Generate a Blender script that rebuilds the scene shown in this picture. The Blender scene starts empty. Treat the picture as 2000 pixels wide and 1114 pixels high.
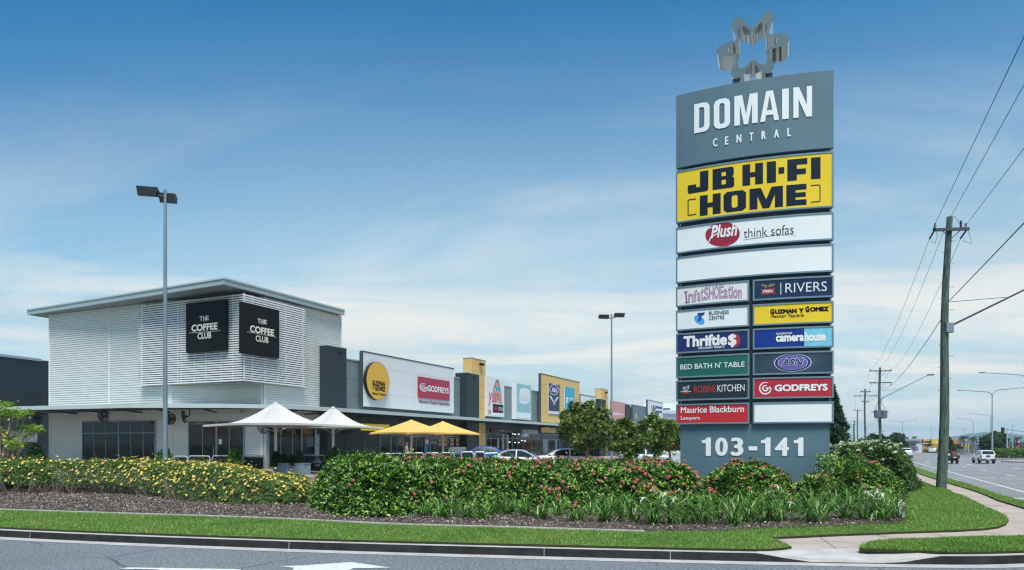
import bpy, bmesh, math, random
import numpy as np
from mathutils import Vector, Matrix
R = math.radians
SC = bpy.context.scene
COL = SC.collection
rng = np.random.default_rng(7)
random.seed(7)

# ------------------------------------------------------------------ camera
F, CX, HY, EYE = 1400.0, 1000.0, 868.0, 2.05       # photograph pixels: focal length, centre, horizon row; eye height in m
cam = bpy.data.cameras.new('camera')
cam.sensor_width = 36.0
cam.lens = 36.0 * F / 2000.0
cam.shift_y = (HY - 557.0) / 2000.0
cam.clip_start, cam.clip_end = 0.1, 9000.0
co = bpy.data.objects.new('camera', cam)
COL.objects.link(co)
co.location = (0, 0, EYE)
co.rotation_euler = (R(90), 0, 0)
SC.camera = co

# ------------------------------------------------------------------ sky, sun, exposure
SUN_EL, SUN_AZ = 62.0, 172.0     # azimuth from +Y towards +X
w = bpy.data.worlds.new("World")
SC.world = w
w.use_nodes = True
nt = w.node_tree
N, L = nt.nodes, nt.links
N.clear()
def nd(tree, t, **kw):
    n = tree.nodes.new(t)
    for k, v in kw.items():
        setattr(n, k, v)
    return n
out = nd(nt, 'ShaderNodeOutputWorld')
bg = nd(nt, 'ShaderNodeBackground')
sky = nd(nt, 'ShaderNodeTexSky', sky_type='NISHITA', sun_disc=False)
sky.sun_elevation, sky.sun_rotation = R(SUN_EL), R(SUN_AZ)
sky.air_density, sky.dust_density, sky.ozone_density = 1.0, 0.6, 2.5
tc = nd(nt, 'ShaderNodeTexCoord')
sep = nd(nt, 'ShaderNodeSeparateXYZ')
L.new(tc.outputs['Generated'], sep.inputs[0])
def mth(op, a, b=None, clamp=False, tree=nt):
    n = nd(tree, 'ShaderNodeMath', operation=op, use_clamp=clamp)
    for i, v in enumerate((a, b)):
        if v is None: continue
        if isinstance(v, (int, float)): n.inputs[i].default_value = v
        else: tree.links.new(v, n.inputs[i])
    return n.outputs[0]
def mixc(fac, a, b, blend='MIX', tree=nt):
    n = nd(tree, 'ShaderNodeMix', data_type='RGBA', blend_type=blend)
    for s, v in ((n.inputs[0], fac), (n.inputs[6], a), (n.inputs[7], b)):
        if isinstance(v, (int, float)): s.default_value = v
        elif isinstance(v, tuple): s.default_value = (*v, 1)
        else: tree.links.new(v, s)
    return n.outputs[2]
def ramp(tree, fac, stops, interp='LINEAR'):
    n = nd(tree, 'ShaderNodeValToRGB')
    n.color_ramp.interpolation = interp
    els = n.color_ramp.elements
    while len(els) < len(stops): els.new(0.5)
    for e, (p, c) in zip(els, stops):
        e.position = p
        e.color = (*c, 1) if isinstance(c, tuple) else (c, c, c, 1)
    tree.links.new(fac, n.inputs[0])
    return n.outputs[0]
zz = mth('MAXIMUM', sep.outputs[2], 0.0)
ze = mth('ADD', zz, mth('MULTIPLY', mth('MULTIPLY', sep.outputs[0], sep.outputs[0]), mth('SUBTRACT', 0.19, mth('MULTIPLY', sep.outputs[0], 0.20))))   # clearer to both sides, away from the sun's plane
den = mth('ADD', zz, 0.10)
cmb = nd(nt, 'ShaderNodeCombineXYZ')
L.new(mth('DIVIDE', sep.outputs[0], den), cmb.inputs[0])
L.new(mth('DIVIDE', sep.outputs[1], den), cmb.inputs[1])
mp = nd(nt, 'ShaderNodeMapping')
mp.inputs['Rotation'].default_value = (0, 0, R(20))
mp.inputs['Scale'].default_value = (0.50, 0.85, 1)
mp.inputs['Location'].default_value = (3.1, 1.7, 0)
L.new(cmb.outputs[0], mp.inputs[0])
nz = nd(nt, 'ShaderNodeTexNoise')
nz.inputs['Scale'].default_value = 1.05
nz.inputs['Detail'].default_value = 9
nz.inputs['Roughness'].default_value = 0.58
nz.inputs['Distortion'].default_value = 0.9
L.new(mp.outputs[0], nz.inputs[0])
cl = ramp(nt, nz.outputs[0], [(0.41, 0.0), (0.60, 1.0)])
lowsky = ramp(nt, ze, [(0.0, 0.45), (0.05, 0.7), (0.11, 1.0), (0.19, 0.85), (0.27, 0.52), (0.36, 0.26), (0.47, 0.0)])
cmask = mth('MULTIPLY', cl, lowsky)
haze = ramp(nt, ze, [(0.0, 0.92), (0.08, 0.95), (0.13, 0.90), (0.20, 0.76), (0.316, 0.42), (0.43, 0.13), (0.52, 0.0)])
skyc = mixc(1.0, sky.outputs[0], (0.19, 0.76, 0.95), 'MULTIPLY')
c1 = mixc(haze, skyc, (4.0, 5.0, 5.3))
c2 = mixc(cmask, c1, (6.0, 5.95, 5.6))
nz2 = nd(nt, 'ShaderNodeTexNoise')          # thin grey veils higher up
nz2.inputs['Scale'].default_value = 0.6; nz2.inputs['Detail'].default_value = 7
L.new(mp.outputs[0], nz2.inputs[0])
c2 = mixc(1.0, c2, ramp(nt, nz2.outputs[0], [(0.32, (.86, .89, .92)), (0.52, (1, 1, 1)), (0.7, (1.04, 1.03, 1.02))]), 'MULTIPLY')
L.new(c2, bg.inputs[0])
bg.inputs[1].default_value = 0.10
L.new(bg.outputs[0], out.inputs[0])

sun = bpy.data.lights.new('sun', 'SUN')
sun.energy, sun.angle, sun.color = 3.3, R(24), (1.0, 0.95, 0.86)
so = bpy.data.objects.new('sun', sun)
COL.objects.link(so)
az, el = R(SUN_AZ), R(SUN_EL)
sd = Vector((math.sin(az) * math.cos(el), math.cos(az) * math.cos(el), math.sin(el)))
so.rotation_euler = sd.to_track_quat('Z', 'Y').to_euler()
so.location = sd * 60
vs = SC.view_settings
vs.view_transform = 'Standard'
vs.look = 'None'
vs.exposure = 0.65
vs.gamma = 1.0
SC.cycles.use_denoising = True
SC.cycles.denoiser = 'OPENIMAGEDENOISE'
SC.cycles.denoising_prefilter = 'NONE'
SC.cycles.filter_width = 1.3
SC.cycles.sample_clamp_indirect = 4.0
SC.cycles.max_bounces = 6
SC.cycles.transparent_max_bounces = 6

# ------------------------------------------------------------------ helpers
def lin(c):
    if isinstance(c, str):
        c = tuple(int(c[i:i + 2], 16) for i in (1, 3, 5))
    if max(c) > 1.0:
        c = tuple(((v / 255 + 0.055) / 1.055) ** 2.4 if v > 10 else v / 3294 for v in c)
    return c
MATS = {}
def mat(name, col, rough=0.6, metal=0.0, var=0.0, scale=3.0, bump=0.0, bscale=None, emit=None, spec=0.3, coat=0.0, stretch=None, cracks=False):
    if name in MATS: return MATS[name]
    m = bpy.data.materials.new(name)
    m.use_nodes = True
    t = m.node_tree
    p = t.nodes['Principled BSDF']
    c = lin(col)
    p.inputs['Base Color'].default_value = (*c, 1)
    p.inputs['Roughness'].default_value = rough
    p.inputs['Metallic'].default_value = metal
    p.inputs['Specular IOR Level'].default_value = spec
    p.inputs['Coat Weight'].default_value = coat
    if emit:
        p.inputs['Emission Color'].default_value = (*lin(col), 1)
        p.inputs['Emission Strength'].default_value = emit
    if var or bump:
        tcn = nd(t, 'ShaderNodeTexCoord')
        mpn = nd(t, 'ShaderNodeMapping')
        if stretch: mpn.inputs['Scale'].default_value = stretch
        t.links.new(tcn.outputs['Object'], mpn.inputs[0])
    if var:
        n = nd(t, 'ShaderNodeTexNoise')
        n.inputs['Scale'].default_value = scale
        n.inputs['Detail'].default_value = 7
        n.inputs['Roughness'].default_value = 0.65
        t.links.new(mpn.outputs[0], n.inputs[0])
        lo, hi = tuple(x * (1 - var) for x in c), tuple(min(1, x * (1 + var)) for x in c)
        t.links.new(ramp(t, n.outputs[0], [(0.28, lo), (0.72, hi)]), p.inputs['Base Color'])
        t.links.new(ramp(t, n.outputs[0], [(0.25, max(0, rough - .08)), (0.75, min(1, rough + .08))]), p.inputs['Roughness'])
    if cracks:       # patchy seal and fine wandering cracks
        nb = nd(t, 'ShaderNodeTexNoise'); nb.inputs['Scale'].default_value = .22; nb.inputs['Detail'].default_value = 6
        t.links.new(mpn.outputs[0], nb.inputs[0])
        vd = nd(t, 'ShaderNodeTexVoronoi', feature='DISTANCE_TO_EDGE'); vd.inputs['Scale'].default_value = .33
        wv = nd(t, 'ShaderNodeTexNoise'); wv.inputs['Scale'].default_value = 1.3; wv.inputs['Detail'].default_value = 6
        t.links.new(mpn.outputs[0], wv.inputs[0])
        t.links.new(mixc(.22, mpn.outputs[0], wv.outputs['Color'], 'ADD', t), vd.inputs['Vector'])
        ck = mth('MAXIMUM', ramp(t, vd.outputs['Distance'], [(.0, .35), (.012, 1.0)]), ramp(t, nb.outputs[0], [(.50, 1.0), (.60, 0.0)]), tree=t)
        prev = p.inputs['Base Color'].links[0].from_socket
        c_ = mixc(1.0, prev, ramp(t, nb.outputs[0], [(.3, .82), (.7, 1.14)]), 'MULTIPLY', t)
        t.links.new(mixc(1.0, c_, ck, 'MULTIPLY', t), p.inputs['Base Color'])
    if bump:
        n2 = nd(t, 'ShaderNodeTexNoise')
        n2.inputs['Scale'].default_value = bscale or scale * 8
        n2.inputs['Detail'].default_value = 5
        t.links.new(mpn.outputs[0], n2.inputs[0])
        b = nd(t, 'ShaderNodeBump')
        b.inputs['Strength'].default_value = bump
        b.inputs['Distance'].default_value = 0.02
        t.links.new(n2.outputs[0], b.inputs['Height'])
        t.links.new(b.outputs[0], p.inputs['Normal'])
    MATS[name] = m
    return m
def leafmat(name, stops, rough=0.45, trans=0.35, patch=None):
    """leaves: colour differs per leaf (random per mesh island), some light passes through"""
    if name in MATS: return MATS[name]
    m = bpy.data.materials.new(name)
    m.use_nodes = True
    t = m.node_tree
    p = t.nodes['Principled BSDF']
    g = nd(t, 'ShaderNodeNewGeometry')
    c = ramp(t, g.outputs['Random Per Island'], [(q, lin(k)) for q, k in stops])
    if patch:        # worn and lush patches of the turf
        tcn = nd(t, 'ShaderNodeTexCoord'); n = nd(t, 'ShaderNodeTexNoise')
        n.inputs['Scale'].default_value = patch; n.inputs['Detail'].default_value = 5
        t.links.new(tcn.outputs['Object'], n.inputs[0])
        c = mixc(1.0, c, ramp(t, n.outputs[0], [(.30, (.58, .74, .62)), (.47, (1, 1, 1)), (.58, (1.0, 1.0, 1.0)), (.70, (1.5, 1.05, 1.2))]), 'MULTIPLY', t)
    t.links.new(c, p.inputs['Base Color'])
    p.inputs['Roughness'].default_value = rough
    p.inputs['Specular IOR Level'].default_value = 0.35
    tr = nd(t, 'ShaderNodeBsdfTranslucent')
    t.links.new(mixc(1.0, c, (1.1, 1.25, 0.6), 'MULTIPLY', t), tr.inputs[0])
    mx = nd(t, 'ShaderNodeMixShader')
    mx.inputs[0].default_value = trans
    t.links.new(p.outputs[0], mx.inputs[1])
    t.links.new(tr.outputs[0], mx.inputs[2])
    t.links.new(mx.outputs[0], t.nodes['Material Output'].inputs[0])
    MATS[name] = m
    return m

def px(x, y, Y):
    """world point seen at photograph pixel (x, y) at distance Y in front of the camera"""
    return Vector(((x - CX) / F * Y, Y, EYE + (HY - y) / F * Y))
def gp(x, y, z=0.0):
    """point of the level z seen at pixel (x, y)"""
    Y = F * (EYE - z) / (y - HY)
    return Vector(((x - CX) / F * Y, Y, z))

WORLD_ROOTS = set()
def tag(o, label=None, cat=None, group=None, kind=None):
    if label: o['label'] = label
    if cat: o['category'] = cat
    if group: o['group'] = group
    if kind: o['kind'] = kind
    return o
def thing(name, label, cat, loc=(0, 0, 0), group=None, rz=0.0, local=False):
    o = bpy.data.objects.new(name, None)
    o.empty_display_size = 0.2
    COL.objects.link(o)
    o.location = loc
    o.rotation_euler = (0, 0, rz)
    if not local: WORLD_ROOTS.add(o.name)
    return tag(o, label, cat, group)
def link(o, parent=None):
    COL.objects.link(o)
    if parent is not None:
        o.parent = parent
        if parent.name in WORLD_ROOTS:
            o.matrix_parent_inverse = Matrix.Translation(-Vector(parent.location))
    return o
def copy_tree(o, parent=None):
    c = o.copy()
    COL.objects.link(c)
    if parent is not None:
        c.parent = parent
        c.matrix_parent_inverse = o.matrix_parent_inverse.copy()
    for ch in list(o.children): copy_tree(ch, c)
    return c

class MB:
    def __init__(s): s.v, s.f, s.mi, s.m = [], [], [], 0
    def face(s, pts):
        i = len(s.v)
        s.v += [tuple(p) for p in pts]
        s.f.append(tuple(range(i, i + len(pts)))); s.mi.append(s.m)
    def grid(s, rows, closed=False, cap=False):
        i, n = len(s.v), len(rows[0])
        for r in rows: s.v += [tuple(p) for p in r]
        for a in range(len(rows) - 1):
            for b in range(n if closed else n - 1):
                c = (b + 1) % n
                s.f.append((i + a * n + b, i + a * n + c, i + (a + 1) * n + c, i + (a + 1) * n + b)); s.mi.append(s.m)
        if cap:
            s.f.append(tuple(range(i + n - 1, i - 1, -1))); s.mi.append(s.m)
            k = i + (len(rows) - 1) * n
            s.f.append(tuple(range(k, k + n))); s.mi.append(s.m)
    def hexa(s, p):   # 8 points: bottom 4 ccw, top 4
        i = len(s.v)
        s.v += [tuple(q) for q in p]
        for q in ((3, 2, 1, 0), (4, 5, 6, 7), (0, 1, 5, 4), (1, 2, 6, 5), (2, 3, 7, 6), (3, 0, 4, 7)):
            s.f.append(tuple(i + k for k in q)); s.mi.append(s.m)
    def box(s, c, d, rz=0.0, M=None):
        hx, hy, hz = d[0] / 2, d[1] / 2, d[2] / 2
        M = M or (Matrix.Translation(Vector(c)) @ Matrix.Rotation(rz, 4, 'Z'))
        s.hexa([M @ Vector(q) for q in ((-hx, -hy, -hz), (hx, -hy, -hz), (hx, hy, -hz), (-hx, hy, -hz),
                                        (-hx, -hy, hz), (hx, -hy, hz), (hx, hy, hz), (-hx, hy, hz))])
    def prism(s, poly, z0, z1):
        n, i = len(poly), len(s.v)
        zb = (lambda k: z0[k]) if isinstance(z0, (list, tuple)) else (lambda k: z0)
        zt = (lambda k: z1[k]) if isinstance(z1, (list, tuple)) else (lambda k: z1)
        s.v += [(p[0], p[1], zb(k)) for k, p in enumerate(poly)] + [(p[0], p[1], zt(k)) for k, p in enumerate(poly)]
        s.f.append(tuple(range(i + n - 1, i - 1, -1))); s.mi.append(s.m)
        s.f.append(tuple(range(i + n, i + 2 * n))); s.mi.append(s.m)
        for k in range(n):
            j = (k + 1) % n
            s.f.append((i + k, i + j, i + n + j, i + n + k)); s.mi.append(s.m)
    def tube(s, pts, r, seg=8, cap=True):
        pts = [Vector(p) for p in pts]
        rows, up = [], None
        for k, p in enumerate(pts):
            a, b = pts[max(0, k - 1)], pts[min(len(pts) - 1, k + 1)]
            t = (b - a).normalized()
            if up is None: up = Vector((0, 0, 1)) if abs(t.z) < 0.9 else Vector((0, 1, 0))
            x = t.cross(up).normalized(); y = x.cross(t).normalized(); up = y
            rr = r[k] if isinstance(r, (list, tuple)) else r
            rows.append([p + (x * math.cos(q) + y * math.sin(q)) * rr for q in [2 * math.pi * j / seg for j in range(seg)]])
        s.grid(rows, True, cap)
    def lathe(s, c, prof, seg=16, M=None):
        M = M or Matrix.Translation(Vector(c))
        s.grid([[M @ Vector((r * math.cos(q), r * math.sin(q), z)) for q in [2 * math.pi * j / seg for j in range(seg)]] for r, z in prof], True, True)
    def build(s, name, mats, parent=None, smooth=False, bevel=0.0, label=None):
        me = bpy.data.meshes.new(name)
        me.from_pydata(s.v, [], s.f)
        ml = mats if isinstance(mats, (list, tuple)) else [mats]
        for m in ml: me.materials.append(m)
        if len(ml) > 1: me.polygons.foreach_set('material_index', s.mi)
        bm = bmesh.new(); bm.from_mesh(me)
        bmesh.ops.recalc_face_normals(bm, faces=bm.faces)
        bm.to_mesh(me); bm.free()
        if smooth:
            me.polygons.foreach_set('use_smooth', [True] * len(me.polygons))
            me.set_sharp_from_angle(angle=R(35))
        me.update()
        o = link(bpy.data.objects.new(name, me), parent)
        if bevel:
            b = o.modifiers.new('bevel', 'BEVEL'); b.width = bevel; b.segments = 2; b.limit_method = 'ANGLE'
        if label: o['label'] = label
        return o
def quads(name, V, m, parent=None, smooth=False):
    """one mesh from an (n, 4, 3) array of separate quads"""
    V = np.asarray(V, dtype=np.float32)
    n = len(V)
    me = bpy.data.meshes.new(name)
    me.vertices.add(n * 4); me.loops.add(n * 4); me.polygons.add(n)
    me.vertices.foreach_set('co', V.reshape(-1))
    me.loops.foreach_set('vertex_index', np.arange(n * 4, dtype=np.int32))
    me.polygons.foreach_set('loop_start', np.arange(0, n * 4, 4, dtype=np.int32))
    me.update(calc_edges=True)
    me.materials.append(m)
    return link(bpy.data.objects.new(name, me), parent)

# surfaces one can draw on: Flat and Arc walls stand upright; s runs left to right, off is towards the viewer
class Flat:
    def __init__(s, O, d):
        s.O = Vector((O[0], O[1])); s.d = Vector((d[0], d[1])).normalized(); s.n = Vector((s.d.y, -s.d.x))
    def at(s, a, z, off=0.0):
        p = s.O + s.d * a + s.n * off
        return Vector((p.x, p.y, z))
    def sx(s, x, off=0.0):
        r = (x - CX) / F; o = s.O + s.n * off
        return (r * o.y - o.x) / (s.d.x - r * s.d.y)
    def pix(s, x, y, off=0.0):
        a = s.sx(x, off)
        return a, EYE + (HY - y) / F * s.at(a, 0, off).y
class Arc(Flat):
    def __init__(s, P, th0, Rd): s.P, s.t0, s.R = Vector(P), th0, Rd
    def at(s, a, z, off=0.0):
        t = s.t0 - a / s.R
        return Vector((s.P.x + s.R * (math.sin(s.t0) - math.sin(t)) - math.sin(t) * off,
                       s.P.y + s.R * (math.cos(s.t0) - math.cos(t)) - math.cos(t) * off, z))
    def sx(s, x, off=0.0):
        lo, hi = -1.0, 7.0
        for _ in range(40):
            m = (lo + hi) / 2; p = s.at(m, 0, off)
            if CX + F * p.x / p.y < x: lo = m
            else: hi = m
        return (lo + hi) / 2
def slab(mb, S, s0, s1, z0, z1, o0, o1, n=1):
    """a board on surface S; z0, z1 may be (left, right) pairs"""
    zb = z0 if isinstance(z0, tuple) else (z0, z0)
    zt = z1 if isinstance(z1, tuple) else (z1, z1)
    rows = []
    for k in range(n + 1):
        t = k / n; a = s0 + (s1 - s0) * t
        b, u = zb[0] + (zb[1] - zb[0]) * t, zt[0] + (zt[1] - zt[0]) * t
        rows.append([S.at(a, b, o1), S.at(a, u, o1), S.at(a, u, o0), S.at(a, b, o0)])
    mb.grid(rows, True, True)
def pslab(mb, S, x0, yt, x1, yb, o0, o1, n=1, ref=None):
    """the same, its outline given in photograph pixels (rows yt, yb taken at column ref, the left edge by default)"""
    r = x0 if ref is None else ref
    slab(mb, S, S.sx(x0, o1), S.sx(x1, o1), S.pix(r, yb, o1)[1], S.pix(r, yt, o1)[1], o0, o1, n)
def frame(mb, S, s0, s1, z0, z1, w_, o0, o1, n=1):
    slab(mb, S, s0, s1, z1 - w_, z1, o0, o1, n)
    slab(mb, S, s0, s1, z0, z0 + w_, o0, o1, n)
    slab(mb, S, s0, s0 + w_, z0 + w_, z1 - w_, o0, o1)
    slab(mb, S, s1 - w_, s1, z0 + w_, z1 - w_, o0, o1)
def spoly(mb, S, pts, o0, o1):
    f = [S.at(a, z, o1) for a, z in pts]
    mb.face(f)
    b = [S.at(a, z, o0) for a, z in pts]
    for k in range(len(pts)):
        j = (k + 1) % len(pts)
        mb.face([f[k], f[j], b[j], b[k]])
def ppoly(mb, S, pts, o0, o1): spoly(mb, S, [S.pix(x, y, o1) for x, y in pts], o0, o1)
def sring(mb, S, outer, inner, o0, o1):
    n = len(outer)
    rows = [[S.at(a, z, o0) for a, z in outer], [S.at(a, z, o1) for a, z in outer],
            [S.at(a, z, o1) for a, z in inner], [S.at(a, z, o0) for a, z in inner]]
    mb.grid(rows, True)
def ell(cx, cy, rx, ry, n=28, rot=0.0):
    return [(cx + rx * math.cos(t) * math.cos(rot) - ry * math.sin(t) * math.sin(rot),
             cy + rx * math.cos(t) * math.sin(rot) + ry * math.sin(t) * math.cos(rot)) for t in [2 * math.pi * k / n for k in range(n)]]
def stroke(mb, S, pts, wd, o0, o1):
    """a line of painted width wd (pixels, a number or one per point) through pixel points"""
    P = [Vector(p) for p in pts]
    lft, rgt = [], []
    for k, p in enumerate(P):
        t = (P[min(k + 1, len(P) - 1)] - P[max(k - 1, 0)]).normalized()
        q = Vector((-t.y, t.x)); h = (wd[k] if isinstance(wd, (list, tuple)) else wd) / 2
        lft.append(p + q * h); rgt.append(p - q * h)
    for k in range(len(P) - 1):
        mb.face([S.at(*S.pix(v.x, v.y, o1), o1) for v in (lft[k], lft[k + 1], rgt[k + 1], rgt[k])])

TXT = {}
def glyphs(body, bold=0.0, space=1.0):
    k = (body, bold, space)
    if k not in TXT:
        c = bpy.data.curves.new('txt', 'FONT')
        c.body = body; c.offset = bold; c.space_character = space; c.resolution_u = 4
        o = bpy.data.objects.new('txt', c)
        me = bpy.data.meshes.new_from_object(o)
        v = np.array([q.co[:2] for q in me.vertices])
        f = [tuple(p.vertices) for p in me.polygons]
        bpy.data.objects.remove(o); bpy.data.curves.remove(c); bpy.data.meshes.remove(me)
        TXT[k] = (v, f)
    return TXT[k]
def text(mb, S, body, x0, x1, yt, yb, off, bold=0.0, space=1.0, shear=0.0, ref=None):
    """lettering fitted to the pixel box x0..x1, yt..yb (rows at column ref, x0 by default)"""
    v, f = glyphs(body, 0.0 if isinstance(bold, tuple) or bold > 0 else bold, space)
    v = v.copy()
    v[:, 0] += shear * v[:, 1]
    bx, by = bold if isinstance(bold, tuple) else (max(bold, 0), max(bold, 0))
    lo, hi = v.min(0) - (bx, by), v.max(0) + (bx, by)
    r = x0 if ref is None else ref
    a0, a1 = S.sx(x0, off), S.sx(x1, off)
    z1, z0 = S.pix(r, yt, off)[1], S.pix(r, yb, off)[1]
    sh = [(0, 0)] if bx <= 0 and by <= 0 else [(bx * math.cos(k * math.pi / 6), by * math.sin(k * math.pi / 6)) for k in range(12)] + [(0, 0)]
    for j, d in enumerate(sh):       # heavier weights: the outline grown by overprinting
        t = (v + d - lo) / (hi - lo)
        i = len(mb.v)
        mb.v += [tuple(S.at(a0 + (a1 - a0) * p, z0 + (z1 - z0) * q, off + j * .0003)) for p, q in t]
        for q in f:
            mb.f.append(tuple(i + k for k in q)); mb.mi.append(mb.m)
def ordinal(k):
    return ['first', 'second', 'third', 'fourth', 'fifth', 'sixth', 'seventh', 'eighth', 'ninth', 'tenth', 'eleventh', 'twelfth', 'thirteenth',
            'fourteenth', 'fifteenth', 'sixteenth', 'seventeenth', 'eighteenth', 'nineteenth', 'twentieth'][k]

U = Vector((0.4238, 0.9058)); NV = Vector((-0.9058, 0.4238))      # along the shop strip / across it, to the left
# ------------------------------------------------------------------ ground, roads, verge
M_ASPH = mat('asphalt', (0.175, 0.192, 0.212), 0.85, var=0.8, scale=21, bump=0.9, bscale=90, cracks=True)
M_ROAD = mat('road_asphalt', (0.23, 0.235, 0.24), 0.85, var=0.2, scale=1.3, bump=0.5, bscale=70, cracks=True)
M_CONC = mat('concrete', (0.42, 0.40, 0.38), 0.85, var=0.22, scale=2.2, bump=0.3, bscale=60)
M_PATH = mat('path_concrete', (0.40, 0.33, 0.285), 0.9, var=0.26, scale=1.1, bump=0.3, bscale=70)
M_KERB = mat('kerb_dark', (0.018, 0.020, 0.021), 0.85, var=0.7, scale=2.5, bump=0.4)  # near-black, uneven colour of the upright kerb face
M_GRASS = mat('grass_ground', (0.085, 0.15, 0.022), 0.95, var=0.35, scale=3.5, bump=1.0, bscale=60)
M_MULCH = mat('mulch_soil', (0.10, 0.078, 0.068), 0.95, var=0.6, scale=25, bump=1.0, bscale=60)
M_PAINT = mat('road_paint', (0.60, 0.62, 0.62), 0.7, var=0.25, scale=7)
M_PINK = mat('pink_paving', (0.42, 0.24, 0.18), 0.9, var=0.15, scale=2)
M_LAND = mat('dry_land', (0.06, 0.075, 0.045), 0.95, var=0.3, scale=0.05)
def sheet(name, poly, z, m, kind='structure'):
    mb = MB()
    zs = z if isinstance(z, (list, tuple)) else [z] * len(poly)
    mb.face([(p[0], p[1], q) for p, q in zip(poly, zs)])
    return tag(mb.build(name, m), kind=kind)
def smooth_line(P, n=6):
    P = [Vector((p[0], p[1])) for p in P]
    o = []
    for k in range(len(P) - 1):
        a, b, c, d = P[max(k - 1, 0)], P[k], P[k + 1], P[min(k + 2, len(P) - 1)]
        for j in range(n):
            t = j / n
            o.append(0.5 * ((2 * b) + (c - a) * t + (2 * a - 5 * b + 4 * c - d) * t * t + (3 * b - a - 3 * c + d) * t ** 3))
    return o + [P[-1]]
def offset_line(P, d):
    o = []
    for k in range(len(P)):
        t = (P[min(k + 1, len(P) - 1)] - P[max(k - 1, 0)]).normalized()
        o.append(P[k] + Vector((-t.y, t.x)) * d)
    return o
sheet('ground', [(-5000, -900), (5000, -900), (5000, 6500), (-5000, 6500)], -0.06, M_LAND)
ZV = 0.15
v_at = lambda v, Y: Vector(((v + 0.4238 * Y) / 0.9058, Y))            # a point of the main road, v metres right of the strip axis
kp = [(-60, 46), (-35, 27), (-18.5, 18.6)] + [tuple(gp(x, y, ZV)[:2]) for x, y in ((0, 1036), (500, 1056), (1000, 1070), (1480, 1081), (1840, 1086.5), (2000, 1084.5))] + \
     [(10.6, 12.75), (12.6, 14.6), (14.4, 17.6), (15.75, 20.6)] + [tuple(v_at(5.3, Y)) for Y in (25, 32, 45, 70, 100)]
KL = smooth_line(kp, 8)
KT = []                                                              # kerb top height along the line: dips at the ramp
for p in KL:
    x = CX + F * p.x / p.y
    t = 1.0
    if p.y < 13.5 and 1480 < x < 1860: t = max(0.12, min(1, max((1585 - x) / 105, (x - 1740) / 100)))
    KT.append(ZV * t)
def strip(mb, A, za, B, zb):
    mb.grid([[(p.x, p.y, z) for p, z in zip(A, za)], [(p.x, p.y, z) for p, z in zip(B, zb)]])
K1, K2, K3 = offset_line(KL, 0.02), offset_line(KL, 0.17), offset_line(KL, -0.30)
nK = len(KL)
mb = MB()
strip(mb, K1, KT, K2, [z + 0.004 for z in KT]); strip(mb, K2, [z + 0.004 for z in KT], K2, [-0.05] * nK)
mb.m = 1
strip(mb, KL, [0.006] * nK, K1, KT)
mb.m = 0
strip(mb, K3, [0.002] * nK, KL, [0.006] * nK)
for x in (72, 545, 1060, 1300):       # pale joints in the near-black face
    i = min(range(nK), key=lambda k: abs(CX + F * KL[k].x / KL[k].y - x) + (0 if 0 < KL[k].y < 40 else 1e4)); d = (KL[i + 1] - KL[i]).normalized() * .009; nn = Vector((d.y, -d.x)).normalized() * .006
    mb.face([(KL[i].x + nn.x, KL[i].y + nn.y, .008), (KL[i].x + nn.x + d.x, KL[i].y + nn.y + d.y, .008), (K1[i].x + nn.x + d.x, K1[i].y + nn.y + d.y, KT[i]), (K1[i].x + nn.x, K1[i].y + nn.y, KT[i])])
tag(mb.build('kerb', [M_CONC, M_KERB]), kind='structure')
# asphalt of the near street and of the main road: one sheet, the main road is the paler coat on it
sheet('street', [(-80, -40), (120, -40), (120, 40)] + [tuple(v_at(60, Y)) for Y in (60, 700)] + [tuple(v_at(4.9, Y)) for Y in (700, 100)] + [tuple(p) for p in reversed(KL)], -0.004, M_ASPH)
sheet('main_road', [tuple(v_at(5.3, Y)) for Y in (20.5, 100, 900)] + [tuple(v_at(17.5, Y)) for Y in (900, 83)] + [tuple(v_at(36, Y)) for Y in (83, 20.5)], 0.0, M_ROAD)
# cross street far ahead
sheet('cross_street', [tuple(v_at(17.4, 98)), tuple(v_at(150, 98)), tuple(v_at(150, 118)), tuple(v_at(17.4, 118))], -0.002, M_ROAD)
# painted markings
mb = MB()
def ribbon(v, Y0, Y1, wd):
    a, b = v_at(v - wd / 2, Y0), v_at(v + wd / 2, Y0); c, d = v_at(v + wd / 2, Y1), v_at(v - wd / 2, Y1)
    mb.face([(p.x, p.y, 0.005) for p in (a, b, c, d)])
ribbon(6.85, 22, 112, 0.13)
for v in (9.7, 12.85):
    for k in range(12):
        Y = 26.5 + 9.6 * k + (3.2 if v > 11 else 0)
        ribbon(v, Y, Y + 2.6, 0.12)
for k in range(3): ribbon(16.3, 50 + 9 * k, 53 + 9 * k, 0.12)
for Y, v in ((72, 11.2), (88, 11.2), (80, 8.2)): ribbon(v, Y, Y + 1.6, 0.5)
tag(mb.build('road_marking', M_PAINT), kind='structure')
mb = MB()      # turn arrow painted on the near street
ar = [(238, 1110), (300, 1105), (548, 1107.5), (552, 1105), (640, 1103), (690, 1097.5), (765, 1110), (700, 1111), (690, 1125), (240, 1125)]
mb.face([gp(x, y, 0.004) for x, y in ((545, 1106.5), (600, 1104), (685, 1098), (765, 1109), (690, 1110), (655, 1126), (560, 1126), (575, 1109))])
mb.face([gp(x, y, 0.0045) for x, y in ((235, 1111), (250, 1108.5), (470, 1112), (470, 1126), (300, 1126), (310, 1112.5))])
tag(mb.build('turn_arrow', M_PAINT), kind='structure')
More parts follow.
